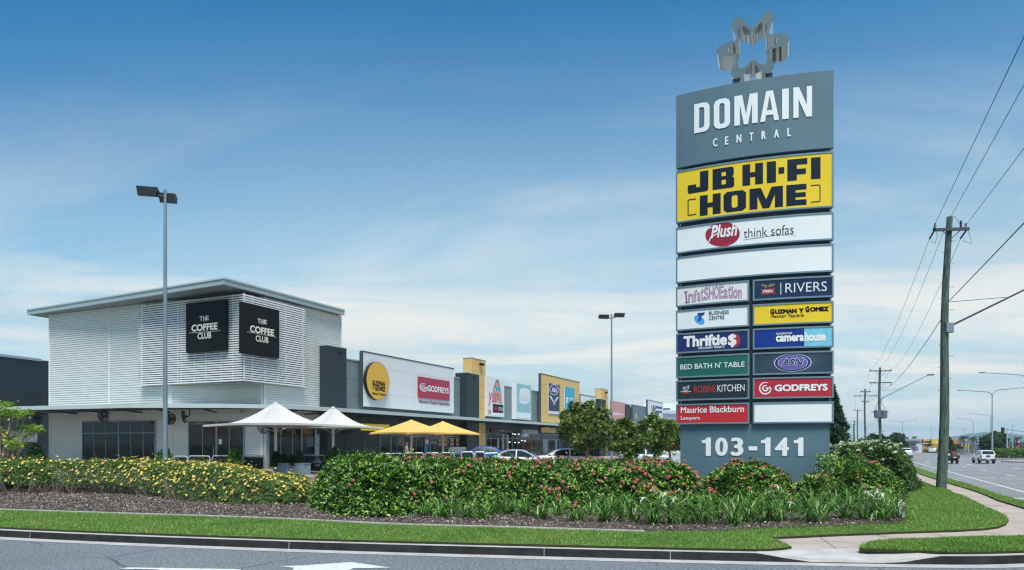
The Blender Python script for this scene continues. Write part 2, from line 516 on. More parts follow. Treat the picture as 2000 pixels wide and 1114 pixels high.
# median islands
for nm, pts, m in (('median', [(15.9, 82), (17.6, 79), (22, 79.5), (34, 81), (34, 85), (18.2, 86)], M_CONC), ('median_paving', [(16.4, 82.3), (18, 80.2), (22, 80.5), (33, 82), (33, 84.2), (18.4, 85)], M_PINK)):
    mb = MB(); mb.prism([tuple(v_at(v, Y)) for v, Y in pts], -0.03, 0.14 if m is M_CONC else 0.146)
    tag(mb.build(nm, m), kind='structure')
mb = MB(); mb.prism([tuple(v_at(v, Y)) for v, Y in ((5.4, 128), (11, 128), (13, 133), (12, 140), (5.4, 140))], -0.03, 0.12)
tag(mb.build('far_island', M_PINK), kind='structure')
# verge: concrete path all over, lawns on it
ra, rb = gp(1546, 1069, ZV), gp(1676, 1071.5, ZV)
K2f = [p for p in K2]
x_of = lambda p: CX + F * p.x / p.y
kleft = [p for p in K2f if not (p.y < 13.6 and x_of(p) > 1490) and p.x < 5 and p.y < 60]
kright = [p for p in K2f if p.x > 5 and (x_of(p) > 1835 or p.y > 13)]
sheet('footpath', [tuple(p) for p in kleft] + [tuple(ra[:2]), tuple(rb[:2])] + [tuple(p) for p in kright] + [(v_at(-4, 100)[0], 100), (-10, 40), (-60, 60)], ZV - 0.004, M_PATH)
kramp = [i for i, p in enumerate(K2f) if p.y < 13.6 and 1475 < x_of(p) < 1850]
sheet('kerb_ramp', [tuple(ra[:2])] + [tuple(K2f[i]) for i in kramp] + [tuple(rb[:2])], [ZV - .002] + [KT[i] + 0.003 for i in kramp] + [ZV - .002], M_CONC)
ZG = ZV + 0.045
G = lambda pts, z=ZG: [tuple(gp(x, y, z)[:2]) for x, y in pts]
lawn1 = [tuple(p) for p in offset_line(KL, 0.19) if p.x < 4.3 and p.y < 40] + G([(1500, 1072.5), (1530, 1070), (1546, 1067.5), (1536, 1062), (1518, 1054), (1502, 1049.5), (1560, 1047), (1625, 1044), (1750, 1039), (1875, 1035), (1925, 1032),
     (1950, 1028.5), (1964, 1023), (1970, 1015), (1965, 1007), (1953, 1001), (1925, 989.5), (1887, 970), (1860, 961.5), (1857, 957.5), (1827, 950), (1787, 935), (1770, 927)]) + [(20, 60), (-10, 40), (-45, 40)]
lawn2 = G([(1678, 1071), (1688, 1065), (1702, 1060), (1750, 1055.5), (1850, 1052.5), (2000, 1048.5), (2080, 1043)]) + [(13.6, 16.9), (13.0, 15.5)] + \
        [tuple(p) for p in reversed(offset_line(KL, 0.19)) if x_of(p) > 1842 and p.y < 14.8 and p.x > 5]
r4 = offset_line(KL, 0.19)
lawn3 = G([(2100, 1016), (2000, 991.5), (1950, 977), (1925, 966), (1900, 957), (1850, 942.5), (1797, 926)]) + [tuple(v_at(4.3, 60)), tuple(v_at(4.3, 99))] + [tuple(p) for p in reversed(r4) if p.y > 18.5 and p.x > 10 and p.y < 99.5]
LAWNS = [lawn1, lawn2, lawn3]
M_EDGE = mat('turf_edge', (0.035, 0.035, 0.015), 0.95, var=.4, scale=8)
for nm, p in zip(('lawn', 'lawn', 'grass_strip'), LAWNS):
    mb = MB(); mb.face([(q[0], q[1], ZG) for q in p]); mb.m = 1
    for k in range(len(p)):
        a, b = p[k], p[(k + 1) % len(p)]; mb.face([(a[0], a[1], ZV - .01), (b[0], b[1], ZV - .01), (b[0], b[1], ZG), (a[0], a[1], ZG)])
    tag(mb.build(nm, [M_GRASS, M_EDGE]), kind='structure')
mb = MB()
for pa, pb in (((1597, 1046), (1632, 1071)), ((1700, 1042.5), (1752, 1054)), ((1806, 1039), (1862, 1052)), ((1902, 1035.5), (1972, 1049)), ((1968, 1012), (2020, 1006)), ((1925, 990), (1985, 984)), ((1884, 970), (1936, 967)), ((1858, 956), (1900, 955)), ((1822, 945), (1856, 943))):
    a, b = gp(*pa, ZV), gp(*pb, ZV); d = (b - a).normalized(); n_ = Vector((-d.y, d.x, 0)) * .006
    mb.face([q + Vector((0, 0, .002)) for q in (a + n_, b + n_, b - n_, a - n_)])
tag(mb.build('path_joint', mat('joint_line', (.17, .13, .11), .9)), kind='structure')  # thin brown lines for the expansion joints of the path
mb = MB(); mb.box((*gp(1990, 974, .17)[:2], .165), (1.3, 0.5, 0.03), R(-25))
tag(mb.build('drain_cover', M_CONC, bevel=.004), 'grey concrete drain cover set in the kerbside grass', 'drain cover')
BEDF = [(-200, 986), (0, 995), (250, 1003), (500, 1011), (780, 1024), (1000, 1030), (1260, 1038), (1420, 1037), (1500, 1032), (1620, 1028), (1700, 1025), (1762, 1021)]
bed = G(BEDF + [(1768, 1005), (1770, 985), (1778, 962), (1790, 945)]) + [(26.5, 47), (12, 34), (-3, 32), (-30, 33), (-45, 36)]
sheet('garden_bed', bed, ZG + 0.012, M_MULCH)
bl = smooth_line([tuple(gp(x, y + 1, ZG)[:2]) for x, y in BEDF[:7]], 6)
mb = MB()
A, B = offset_line(bl, 0.05), offset_line(bl, -0.05)
strip(mb, A, [ZG + .03] * len(A), B, [ZG + .03] * len(A)); strip(mb, B, [ZG + .03] * len(A), B, [ZG - .02] * len(A))
tag(mb.build('garden_edging', M_CONC), kind='structure')
# car park and cafe forecourt
M_CARP = mat('car_park_asphalt', (0.33, 0.31, 0.30), 0.9, var=0.15, scale=1.2)
M_PAVE = mat('forecourt_paving', (0.27, 0.23, 0.20), 0.85, var=0.15, scale=1.5)
mb = MB(); mb.prism([(-3, 33), (9, 34), (30, 58), (90, 190), (60, 200), (-30, 62)], 0.0, 0.30)
tag(mb.build('car_park', M_CARP), kind='structure')
mb = MB(); mb.prism([(-60, 36), (-4, 33.5), (6, 62), (-10, 70), (-60, 80)], 0.0, 0.50)
tag(mb.build('forecourt', M_PAVE), kind='structure')

# ------------------------------------------------------------------ hills far away
M_HILL = mat('hill_forest', (0.030, 0.055, 0.038), 0.95, var=0.35, scale=0.012)
mb = MB()
Yh = 2600.0
prof = [(1500, 868), (1700, 866), (1760, 865), (1800, 861), (1822, 857), (1850, 851.5), (1870, 848.5), (1888, 845.5), (1905, 845), (1925, 847.5), (1945, 846.5), (1965, 850), (1990, 848), (2020, 845), (2080, 842), (2150, 850), (2300, 858), (2500, 868)]
prof2 = []
for k in range(len(prof) - 1):
    for j in range(8):
        t = j / 8; prof2.append((prof[k][0] + (prof[k + 1][0] - prof[k][0]) * t, prof[k][1] + (prof[k + 1][1] - prof[k][1]) * t))
rows = []
for q in np.linspace(0, 1, 9):
    row = []
    for x, y in prof2:
        p = px(x, y, Yh); h = max(0.0, p.z)
        bz = math.sin(math.pi * q) if q <= .5 else math.sin(math.pi * q)
        row.append((p.x * (0.9 + 0.25 * q), Yh + (q - .5) * 900, -1 + h * bz * (1 + .10 * math.sin(x * .21 + q * 9)) ))
    rows.append(row)
mb.grid(rows)
tag(mb.build('hills', M_HILL, smooth=True), kind='structure')
# ------------------------------------------------------------------ pylon sign by the street
M_PANEL = mat('sign_grey', (0.095, 0.165, 0.205), 0.5, var=0.10, scale=.9, stretch=(1, 1, .4))
M_CORE = mat('sign_core', (0.045, 0.07, 0.085), 0.6, var=0.15, scale=2)
M_FRAME = mat('aluminium_frame', (0.17, 0.25, 0.30), 0.45, 0.3)
M_ALU = mat('emblem_aluminium', (0.42, 0.48, 0.49), 0.13, 0.95, var=0.06, scale=2)
M_LIT = mat('letter_white', (0.76, 0.79, 0.79), 0.5)
WHITE = mat('sign_white', (0.76, 0.79, 0.79), 0.35, var=0.045, scale=.8, stretch=(1, 1, .5))
BLK = mat('sign_black', (0.009, 0.010, 0.010), 0.5, spec=.10)
INK = mat('ink_navy', (0.009, 0.018, 0.032), 0.5, spec=.12)
SY = mat('sign_yellow', (0.78, 0.55, 0.025), 0.35, var=0.05, scale=.8)
P = Arc((5.66, 24.68), R(31), 13.2)
rt = thing('pylon_sign', 'tall grey pylon sign with stacked shop panels and an aluminium flower on top', 'pylon sign', (8.1, 23.9, ZV))
PW = P.sx(1628.0)
zr = lambda y: EYE + (HY - y) / F * P.at(PW, 0).y        # height from a row measured at the pylon's right edge
sl = {x: P.sx(x) for x in (1320.5, 1327, 1463.5, 1470.3, 1622)}
mb = MB()
def lens(mb, s0, s1, z0, z1, o=0.0, n=24, e=0.16):
    """slab with a bowed front and a mirrored bowed back"""
    a, b = P.at(s0, 0, o - e / 2), P.at(s1, 0, o - e / 2)
    cd = (b - a).normalized(); nn = Vector((cd.y, -cd.x, 0))
    fr = [P.at(s0 + (s1 - s0) * k / n, 0, o) for k in range(n + 1)]
    bk = []
    for p in fr:
        h = (p - a).dot(nn); bk.append(p - nn * 2 * h)
    mb.prism([(p.x, p.y) for p in fr] + [(p.x, p.y) for p in reversed(bk)], z0, z1)
lens(mb, sl[1327], sl[1622], 0.1, zr(892.3), -0.10); lens(mb, sl[1327], sl[1622], zr(892.0), zr(826.8), -0.10)
base = mb.build('base', M_PANEL, rt)
S2 = sl[1463.5]
mb = MB(); mb.m = 0
for x0, x1, ch in ((358, 447, '1'), (490, 615, '0'), (645, 770, '3'), (820, 907, '-'), (943, 1037, '1'), (1080, 1220, '4'), (1267, 1363, '1')):
    yt, yb = (683, 865) if ch != '-' else (770, 811)
    if ch == '1':
        A_, B_ = P.pix(1300 + x0 / 5.064, 720 + yb / 5.064, -.085), P.pix(1300 + x0 / 5.064, 720 + yt / 5.064, -.085); s1_ = P.sx(1300 + x1 / 5.064, -.085)
        mb.face([P.at(A_[0] + (s1_ - A_[0]) * u, A_[1] + (B_[1] - A_[1]) * v, -.085) for u, v in ((.45, 0), (1, 0), (1, 1), (.56, 1), (.48, .92), (.30, .87), (0, .85), (0, .69), (.45, .69))])
    else: text(mb, P, ch, 1300 + x0 / 5.064, 1300 + x1 / 5.064, 720 + yt / 5.064, 720 + yb / 5.064, -0.085, (.045, .02) if ch not in '1-' else (.03, .01))
mb.build('lettering', M_LIT, base)
mb = MB(); lens(mb, sl[1327], sl[1622], zr(826.8) + .002, zr(290), -0.18)
core = mb.build('core', M_CORE, rt)
for y in (292, 410, 472.5, 535, 584, 633.5, 681.5, 732.5, 780.5):
    for x in (1324, 1622.5):
        mb = MB(); slab(mb, P, P.sx(x) - .03, P.sx(x) + .03, zr(y) - .06, zr(y) + .06, -.24, -.06); mb.build('bracket', M_FRAME, core)
mb = MB(); lens(mb, sl[1320.5], PW, zr(288.6), zr(137.2), 0.0)
head = mb.build('header', M_PANEL, rt)
Z5 = lambda x, y: (1300 + x / 3.375, y / 3.375)
mb = MB()
for ch, a, b in (('D', 188, 290), ('O', 318, 425), ('M', 453, 607), ('A', 623, 748), ('I', 768, 812), ('N', 842, 965)):
    q_ = lambda *k: [k]
    oo = [(.3, 0), (.7, 0), (.9, .05), (1, .16), (1, .84), (.9, .95), (.7, 1), (.3, 1), (.1, .95), (0, .84), (0, .16), (.1, .05)]
    oi = [(.44, .15), (.56, .15), (.63, .18), (.66, .24), (.66, .76), (.63, .82), (.56, .85), (.44, .85), (.37, .82), (.34, .76), (.34, .24), (.37, .18)]
    if ch == 'D': oo[7:] = [(0, 1), (0, 1), (0, .84), (0, .16), (0, 0)]; oo[0] = (0, 0); oo[7] = (.3, 1); oi[7:] = [(.33, .85), (.33, .85), (.33, .76), (.33, .24), (.33, .15)]; oi[0] = (.36, .15)
    al = [(0, 0), (.26, 0), (.31, .2), (.355, .36), (.5, .84), (.5, 1), (.32, 1)]
    polys = {'I': [[(0, 0), (1, 0), (1, 1), (0, 1)]], 'N': [[(0, 0), (.28, 0), (.28, .60), (.70, 0), (1, 0), (1, 1), (.72, 1), (.72, .40), (.30, 1), (0, 1)]],
             'M': [[(0, 0), (.24, 0), (.24, .68), (.41, 0), (.59, 0), (.76, .68), (.76, 0), (1, 0), (1, 1), (.66, 1), (.5, .34), (.34, 1), (0, 1)]],
             'A': [al, [(1 - u, v) for u, v in al], [(.31, .2), (.69, .2), (.645, .36), (.355, .36)]]}.get(ch) or [[oo[k], oo[(k + 1) % 12], oi[(k + 1) % 12], oi[k]] for k in range(12)]
    z1_, z0_ = P.pix(Z5(188, 0)[0], 690 / 3.375, .02)[1], P.pix(Z5(188, 0)[0], 881 / 3.375, .02)[1]; s0_, s1_ = P.sx(Z5(a, 0)[0], .02), P.sx(Z5(b, 0)[0], .02)
    for poly in polys: mb.face([P.at(s0_ + (s1_ - s0_) * u, z0_ + (z1_ - z0_) * v, .02) for u, v in poly])
for ch, a, b in (('C', 312, 342), ('E', 391, 414), ('N', 467, 499), ('T', 552, 579), ('R', 632, 661), ('A', 714, 748), ('L', 802, 826)):
    text(mb, P, ch, Z5(a, 0)[0], Z5(b, 0)[0], 916 / 3.375, 970 / 3.375, 0.02, (.05, .02), ref=Z5(312, 0)[0])
mb.build('lettering', M_LIT, head)

FW = 0.052
def panel(x0, x1, yt, yb, m, label=None):
    """one boxed panel; rows measured at the pylon's right edge"""
    s0, s1, z0, z1 = P.sx(x0), P.sx(x1) if x1 < 1627 else PW, zr(yb), zr(yt)
    n = max(2, int((s1 - s0) / .22))
    mb = MB(); frame(mb, P, s0, s1, z0, z1, FW, -0.20, 0.03, n)
    fr = mb.build('sign_panel', M_FRAME, rt, label=label)
    mb = MB(); slab(mb, P, s0 + FW * .8, s1 - FW * .8, z0 + FW * .8, z1 - FW * .8, -0.19, 0.012, n)
    mb.build('panel_face', m, fr)
    return fr
Z6 = lambda x, y: (1300 + x / 3.978, 280 + y / 3.978)
Z7 = lambda x, y: (1300 + x / 4.456, 530 + y / 4.456)
Z8 = lambda x, y: (1300 + x / 5.064, 720 + y / 5.064)
OF = 0.018
def tx(mb, Z, body, x0, x1, yt, yb, bold=0.0, off=OF, **k):
    a, t = Z(x0, yt); b, u = Z(x1, yb)
    text(mb, P, body, a, b, t, u, off, bold, **k)
# yellow panel with heavy block capitals
def block(ch):
    q = lambda x0, y0, x1, y1: [(x0, y0), (x1, y0), (x1, y1), (x0, y1)]
    if ch == 'H': return [[(0, 0), (.38, 0), (.38, .37), (.62, .37), (.62, 0), (1, 0), (1, 1), (.62, 1), (.62, .6), (.38, .6), (.38, 1), (0, 1)]]
    if ch == 'I' or ch == '.': return [q(0, 0, 1, 1)]
    if ch == 'F': return [[(0, 0), (.48, 0), (.48, .27), (.93, .27), (.93, .53), (.48, .53), (.48, .72), (1, .72), (1, 1), (0, 1)]]
    if ch == 'E': return [[(0, 0), (1, 0), (1, .27), (.46, .27), (.46, .39), (.96, .39), (.96, .61), (.46, .61), (.46, .73), (1, .73), (1, 1), (0, 1)]]
    if ch == 'M': return [[(0, 0), (.24, 0), (.24, .62), (.40, 0), (.60, 0), (.76, .62), (.76, 0), (1, 0), (1, 1), (.66, 1), (.5, .42), (.34, 1), (0, 1)]]
    if ch == 'J': return [[(0, .1), (.06, 0), (.9, 0), (1, .08), (1, 1), (.6, 1), (.6, .26), (.42, .26), (.42, .42), (0, .42)]]
    if ch == 'B': return [q(0, 0, .42, 1), q(.42, .8, .62, 1), q(.42, .43, .62, .6), q(.42, 0, .62, .2),
                          [(.62, .52), (.9, .52), (.98, .6), (.98, .92), (.9, 1), (.62, 1)], [(.62, 0), (.92, 0), (1, .08), (1, .46), (.92, .52), (.62, .52)]]
    if ch == 'O':
        o = [(.16, 0), (.84, 0), (1, .14), (1, .86), (.84, 1), (.16, 1), (0, .86), (0, .14)]
        i = [(.42, .2), (.58, .2), (.63, .26), (.63, .74), (.58, .8), (.42, .8), (.37, .74), (.37, .26)]
        return [[o[k], o[(k + 1) % 8], i[(k + 1) % 8], i[k]] for k in range(8)]
def blocks(mb, Z, L_, yt, yb, ref):
    zt, zb = P.pix(*Z(ref, yt), OF)[1], P.pix(*Z(ref, yb), OF)[1]
    for ch, x0, x1 in L_:
        a, b = P.sx(Z(x0, 0)[0], OF), P.sx(Z(x1, 0)[0], OF)
        lo, hi = (.38, .68) if ch == '.' else (0, 1)
        for poly in block(ch):
            mb.face([P.at(a + (b - a) * u, zb + (zt - zb) * (lo + (hi - lo) * v), OF) for u, v in poly])
fr = panel(1320.5, 1628, 295.8, 405, SY, 'yellow panel with two rows of heavy black capitals')
mb = MB()
blocks(mb, Z6, [('J', 172, 332), ('B', 365, 533), ('H', 597, 757), ('I', 786, 858), ('.', 877, 922), ('F', 946, 1101), ('I', 1130, 1204)], 204, 365, 365)
blocks(mb, Z6, [('H', 266, 428), ('O', 450, 625), ('M', 652, 912), ('E', 938, 1095)], 410, 567, 266)
for pts in ([(237, 432), (180, 440), (175, 446), (175, 556), (180, 561), (237, 551)], [(1130, 329), (1194, 324), (1200, 330), (1200, 448), (1194, 453), (1130, 458)]):
    stroke(mb, P, [Z6(*p) for p in pts], 2.0, 0, OF)
mb.build('lettering', INK, fr)
# white panel: red oval, thin lettering
RED = mat('plum_red', (0.33, 0.016, 0.035), 0.4)
fr = panel(1320.5, 1628, 414.6, 469, WHITE, 'white panel with a red oval and thin dark lettering')
mb = MB(); ppoly(mb, P, [Z6(*p) for p in ell(443, 708, 134, 94, 36, -.10)], 0.013, OF)
lg = mb.build('logo', RED, fr)
mb = MB(); tx(mb, Z6, 'Plush', 352, 556, 640, 742, .025, OF + .006, shear=.22)
stroke(mb, P, [Z6(*p) for p in ((322, 672), (350, 655), (400, 660), (420, 690), (390, 708), (352, 730), (330, 778))], [1, 1.6, 2, 2.2, 1.8, 2.4, 1.5], 0, OF + .006)
mb.build('lettering', WHITE, fr)
mb = MB(); tx(mb, Z6, 'think sofas', 607, 995, 664, 737, -.006)
stroke(mb, P, [Z6(*p) for p in ((603, 752), (700, 738), (800, 722), (900, 713), (970, 712), (1015, 716))], [.6, .8, .8, .8, .6, .3], 0, OF)
mb.build('lettering', INK, fr)
panel(1320.5, 1628, 476.3, 531, WHITE, 'wide blank white panel')
# half panels
LP = [(538.5, 580.5), (588, 631), (636.6, 678.3), (685, 729.7), (735, 777.2), (784.2, 826.6)]
CREAM = mat('sign_cream', (0.72, 0.72, 0.68), 0.5, var=0.03, scale=1)
NAVY = mat('sign_navy', (0.010, 0.028, 0.075), 0.3)
def left(k, m, label=None): return panel(1320.5, 1463.5, *LP[k], m, label)
def right(k, m, label=None): return panel(1470.3, 1628, *LP[k], m, label)
fr = left(0, CREAM, 'cream panel with arched mauve lettering')
PUR, PUR2 = mat('mauve_ink', (0.22, 0.07, 0.24), 0.5), mat('pale_mauve', (0.62, 0.45, 0.58), 0.5)
mb, mi = MB(), MB()
wd = 'InfatSHOEation'; xs = [158, 196, 246, 276, 308, 334, 378, 422, 468, 508, 544, 574, 590, 630, 664]
for k, ch in enumerate(wd):
    t = (k + .5) / 14; xm = (xs[k] + xs[k + 1]) / 2
    arch = 1 - (2 * t - 1) ** 2
    yb = 284 - 46 * (t / 0.55 if t < .55 else 1 - .02 * t) if t < .55 else 236
    cap = 100 + 14 * arch
    big = ch in 'ISHOEftdi' and ch not in 'a'
    h = cap if ch in 'ISHOEft' else cap * .74 if ch in 'nao' else cap * .98
    ya, yc = Z7(xs[k], yb - h)[1], Z7(xs[k], yb)[1]
    if ch == 'I':
        for q in ([(160, 178), (192, 174), (192, 183), (160, 187)], [(170, 187), (182, 185), (188, 268), (177, 270)], [(168, 272), (198, 266), (198, 275), (168, 281)]): ppoly(mb, P, [Z7(*v) for v in q], OF - .004, OF)
        continue
    text(mb, P, ch, Z7(xs[k] + 1, 0)[0], Z7(xs[k + 1] - 3, 0)[0], ya, yc, OF, .022)
    text(mi, P, ch, Z7(xs[k] + 5, 0)[0], Z7(xs[k + 1] - 7, 0)[0], ya + .7, yc - .7, OF + .006, -.012)
mb.build('lettering', PUR, fr); mi.build('letter_inline', PUR2, fr)
fr = right(0, NAVY, 'navy panel with thin white capitals and a small winged crest')
mb = MB(); tx(mb, Z7, 'RIVERS', 1043, 1403, 106, 188, -.008)
ppoly(mb, P, [Z7(*p) for p in ((1000, 104), (1006, 104), (1006, 204), (1000, 205))], .013, OF); mb.build('lettering', M_LIT, fr)
mb = MB(); ppoly(mb, P, [Z7(*p) for p in ((828, 152), (850, 158), (890, 150), (930, 154), (952, 146), (944, 172), (956, 196), (925, 192), (890, 204), (855, 198), (828, 206), (838, 180))], .013, OF)
lg = mb.build('logo', mat('crest_red', (0.36, .05, .05), .5), fr)
mb = MB()
for sgn in (-1, 1):
    ppoly(mb, P, [Z7(890 + sgn * a, b - (4 if sgn > 0 else 0)) for a, b in ((4, 124), (20, 116), (64, 112), (56, 126), (40, 136), (22, 144), (4, 142))], .013, OF)
mb.build('wings', mat('crest_gold', (0.22, .15, .07), .5), lg)
mb = MB(); tx(mb, Z7, 'rivers', 848, 930, 160, 189, .03, OF + .006); mb.build('lettering', M_LIT, lg)
fr = left(1, WHITE, 'white panel with a slanted blue letter on a pale blue oval')
TB, TL = mat('telco_blue', (0.012, 0.055, 0.27), 0.4), mat('telco_cyan', (0.05, 0.36, 0.78), 0.4)
mb = MB(); ppoly(mb, P, [Z7(*p) for p in ell(294, 424, 50, 32, 28, .62)], .013, OF); lg = mb.build('logo', TL, fr)
mb = MB(); ppoly(mb, P, [Z7(*p) for p in ((280, 364), (341, 357), (334, 380), (316, 382), (304, 430), (280, 434), (293, 384), (274, 387))], OF, OF + .006); mb.build('logo_letter', TB, lg)
mb = MB(); tx(mb, Z7, 'BUSINESS', 377, 550, 350, 383, .012); tx(mb, Z7, 'CENTRE', 377, 511, 393, 426, .012); mb.build('lettering', mat('slate_ink', (.05, .09, .12), .5), fr)
fr = right(1, SY, 'yellow panel with chunky black lettering over a line of script')
mb = MB()
for wd, a, b, t, u in (('G', 910, 948, 330, 376), ('UZMAN', 952, 1142, 334, 372), ('Y', 1160, 1204, 322, 362), ('G', 1216, 1252, 306, 357), ('OMEZ', 1256, 1420, 312, 352)):
    tx(mb, Z7, wd, a, b, t, u, (.075, .06))
tx(mb, Z7, 'Mexican Taqueria', 912, 1203, 380, 416, .012, shear=.35); tx(mb, Z7, 'TM', 1424, 1442, 296, 304, .02)
mb.build('lettering', BLK, fr)
fr = left(2, mat('sign_indigo', (0.014, 0.024, 0.12), 0.35), 'dark blue panel with rounded white lettering and a red disc')
mb = MB(); ppoly(mb, P, [Z7(*p) for p in ell(597, 600, 52, 60, 30)], .013, OF); lg = mb.build('logo', mat('disc_red', (.38, .035, .04), .4), fr)
mb = MB(); tx(mb, Z7, 'Thriftie', 156, 535, 566, 665, .045, OF + .006); tx(mb, Z7, '$', 543, 617, 548, 664, .04, OF + .006); tx(mb, Z7, 'DISCOUNT VARIETY', 286, 517, 661, 680, .03, OF + .006)
mb.build('lettering', M_LIT, fr)
fr = right(2, mat('sign_royal_blue', (0.006, 0.03, 0.24), 0.35), 'royal blue panel with a pale blue end')
x0 = P.sx(Z7(1207, 0)[0], OF)
mb = MB(); slab(mb, P, x0, PW - FW * .85, zr(LP[2][1]) + FW * .85, zr(LP[2][0]) - FW * .85, .012, OF, 6); mb.build('panel_end', mat('sign_sky', (.17, .52, .66), .4, var=.12, scale=6), fr)
mb = MB(); tx(mb, Z7, 'camera', 960, 1205, 562, 617, .05, OF + .006); tx(mb, Z7, 'house', 1209, 1394, 530, 612, .05, OF + .006); tx(mb, Z7, 'GARRICKS', 962, 1101, 537, 553, .03, OF + .006); mb.build('lettering', M_LIT, fr)
fr = left(3, mat('sign_green', (0.012, 0.115, 0.09), 0.3, var=.3, scale=.8), 'green panel with plain white capitals')
mb = MB(); tx(mb, Z7, "BED BATH N' TABLE", 128, 687, 811, 857, .008); mb.build('lettering', M_LIT, fr)
fr = right(3, mat('sign_slate', (0.022, 0.045, 0.07), 0.3, var=.5, scale=.7), 'dark slate panel with a purple oval badge')
mb = MB()
for i in range(58):      # halftone dots round the badge
    for j in range(15):
        x, y = 875 + i * 8.2 + (4 if j % 2 else 0), 722 + j * 10.6 - i * .25
        d = math.hypot((x - 1107) / 235, (y - 795) / 120)
        if 0.68 < d < 1.05 and 712 < y < 872: ppoly(mb, P, [Z7(*p) for p in ell(x, y, 3.0 * (1.25 - d), 3.0 * (1.25 - d), 4)], .0125, .0135)
mb.build('dot_pattern', mat('halftone', (.33, .38, .44), .5), fr)
M_ASN = [mat('badge_white', (.55, .6, .68), .4), mat('badge_navy', (.02, .03, .12), .4), mat('badge_violet', (.13, .10, .36), .4)]
mb = MB()
for k, (q, o) in enumerate(((1, .014), (.95, .017), (.80, .020), (.77, .023))):
    mb.m = (0, 1, 0, 2)[k]; ppoly(mb, P, [Z7(*p) for p in ell(1107, 796, 164 * q, 78 * q, 36, -.03)], o - .003, o)
lg = mb.build('badge', M_ASN, fr)
mb = MB(); tx(mb, Z7, 'ASN', 1003, 1207, 757, 826, .06, .027, shear=.25); mb.build('letter_outline', M_ASN[0], lg)
mb = MB(); tx(mb, Z7, 'ASN', 1008, 1201, 762, 821, .02, .031, shear=.25); mb.build('lettering', M_ASN[1], lg)
fr = left(4, mat('sign_charcoal', (0.018, 0.028, 0.033), 0.35, var=.4, scale=1), 'black panel with slim red and white capitals and a small bird')
LRED = mat('letter_red', (.55, .035, .035), .45)
mb = MB(); tx(mb, Z7, 'ROBINS', 248, 436, 1000, 1058, -.004); ppoly(mb, P, [Z7(*p) for p in ((152, 1056), (205, 1053), (195, 1064), (178, 1068), (162, 1064))], .013, OF); mb.build('lettering', LRED, fr)
mb = MB(); tx(mb, Z7, 'KITCHEN', 451, 687, 990, 1049, -.002)
for pts in (((130, 1050), (222, 1046)), ((150, 1018), (160, 1040), (185, 1040), (200, 1020), (204, 996)), ((204, 996), (192, 1002), (180, 1018), (168, 1008), (152, 1012)), ((160, 1006), (168, 1024), (180, 1030))):
    stroke(mb, P, [Z7(*p) for p in pts], .9, 0, OF)
mb.build('lettering', M_LIT, fr)
SRED = mat('sign_crimson', (0.42, 0.022, 0.045), 0.35)
def swirl(mb, S, Z, cx, cy, r, wd, off, sk=0.0):
    def pt(q, k): return (cx + r * k * math.cos(q), cy - r * k * math.sin(q) - sk * (r * k * math.cos(q)))
    stroke(mb, S, [Z(*pt(R(62 + 6.6 * k), 1.0)) for k in range(42)] , [wd * (.35 + .65 * min(1, k / 14)) for k in range(42)], 0, off)
    stroke(mb, S, [Z(*pt(R(338 + 4 * k), 1.0 - .03 * k)) for k in range(12)], wd, 0, off)
    stroke(mb, S, [Z(*pt(R(55 + 9 * k), .46)) for k in range(35)], [wd * (.5 + .5 * min(1, k / 10)) for k in range(35)], 0, off)
    stroke(mb, S, [Z(*p) for p in ((cx + .02 * r, cy - .02 * r), (cx + r * .5, cy - .02 * r - sk * r * .5))], wd * .8, 0, off)
fr = right(4, SRED, 'crimson panel with a white spiral and bold capitals')
mb = MB(); tx(mb, Z7, 'GODFREYS', 948, 1410, 988, 1047, .045); swirl(mb, P, Z7, 869, 1018, 50, 2.6, OF, .02); mb.build('lettering', M_LIT, fr)
fr = left(5, mat('sign_red', (0.50, 0.022, 0.03), 0.35), 'bright red panel with white lettering')
mb = MB(); tx(mb, Z8, 'Maurice Blackburn', 150, 775, 381, 443, .014); tx(mb, Z8, 'Lawyers', 150, 338, 474, 519, .014); mb.build('lettering', M_LIT, fr)
right(5, WHITE, 'small blank white panel')
# flower emblem on top
ec = P.pix(1469.5, 88.5, -.02)
rows_o, rows_i = [], []
for k in range(180):
    q = 2 * math.pi * k / 180
    c6 = math.cos(6 * q); g6 = c6 if c6 > 0 else -abs(c6) ** .6; c6 = math.copysign(abs(c6) ** .72, c6)
    rows_o.append((q, .865 + .285 * c6)); rows_i.append((q, .635 + .145 * g6))
e0 = P.at(ec[0], 0); t0 = P.t0 - ec[0] / P.R
E = Flat((e0.x, e0.y), (math.cos(t0), -math.sin(t0)))
mb = MB()
ro = [(r * math.cos(q), ec[1] + r * math.sin(q)) for q, r in rows_o]
ri = [(r * math.cos(q), ec[1] + r * math.sin(q)) for q, r in rows_i]
ring_ = lambda k, o: [E.at(a, z, o) for a, z in k]
for A_, a0, B_, b0, mi_ in ((ro, -.98, ro, -.02, 0), (ri, -.02, ri, -.98, 0), (ro, -.02, ri, -.02, 1), (ri, -.98, ro, -.98, 1)):
    mb.m = mi_; mb.grid([ring_(A_, a0), ring_(B_, b0)], True)
em = mb.build('emblem', [M_ALU, mat('emblem_face', (.10, .16, .185), .5, var=.06, scale=1)], rt, smooth=True)
em.data.set_sharp_from_angle(angle=R(50))
mb = MB()
for a in (-.52, .52):
    slab(mb, E, a - .12, a + .12, zr(150), ec[1] - .85, -.8, -.2)
slab(mb, E, -.75, .75, zr(152), zr(147), -.85, -.15)
mb.build('emblem_mount', M_FRAME, rt)
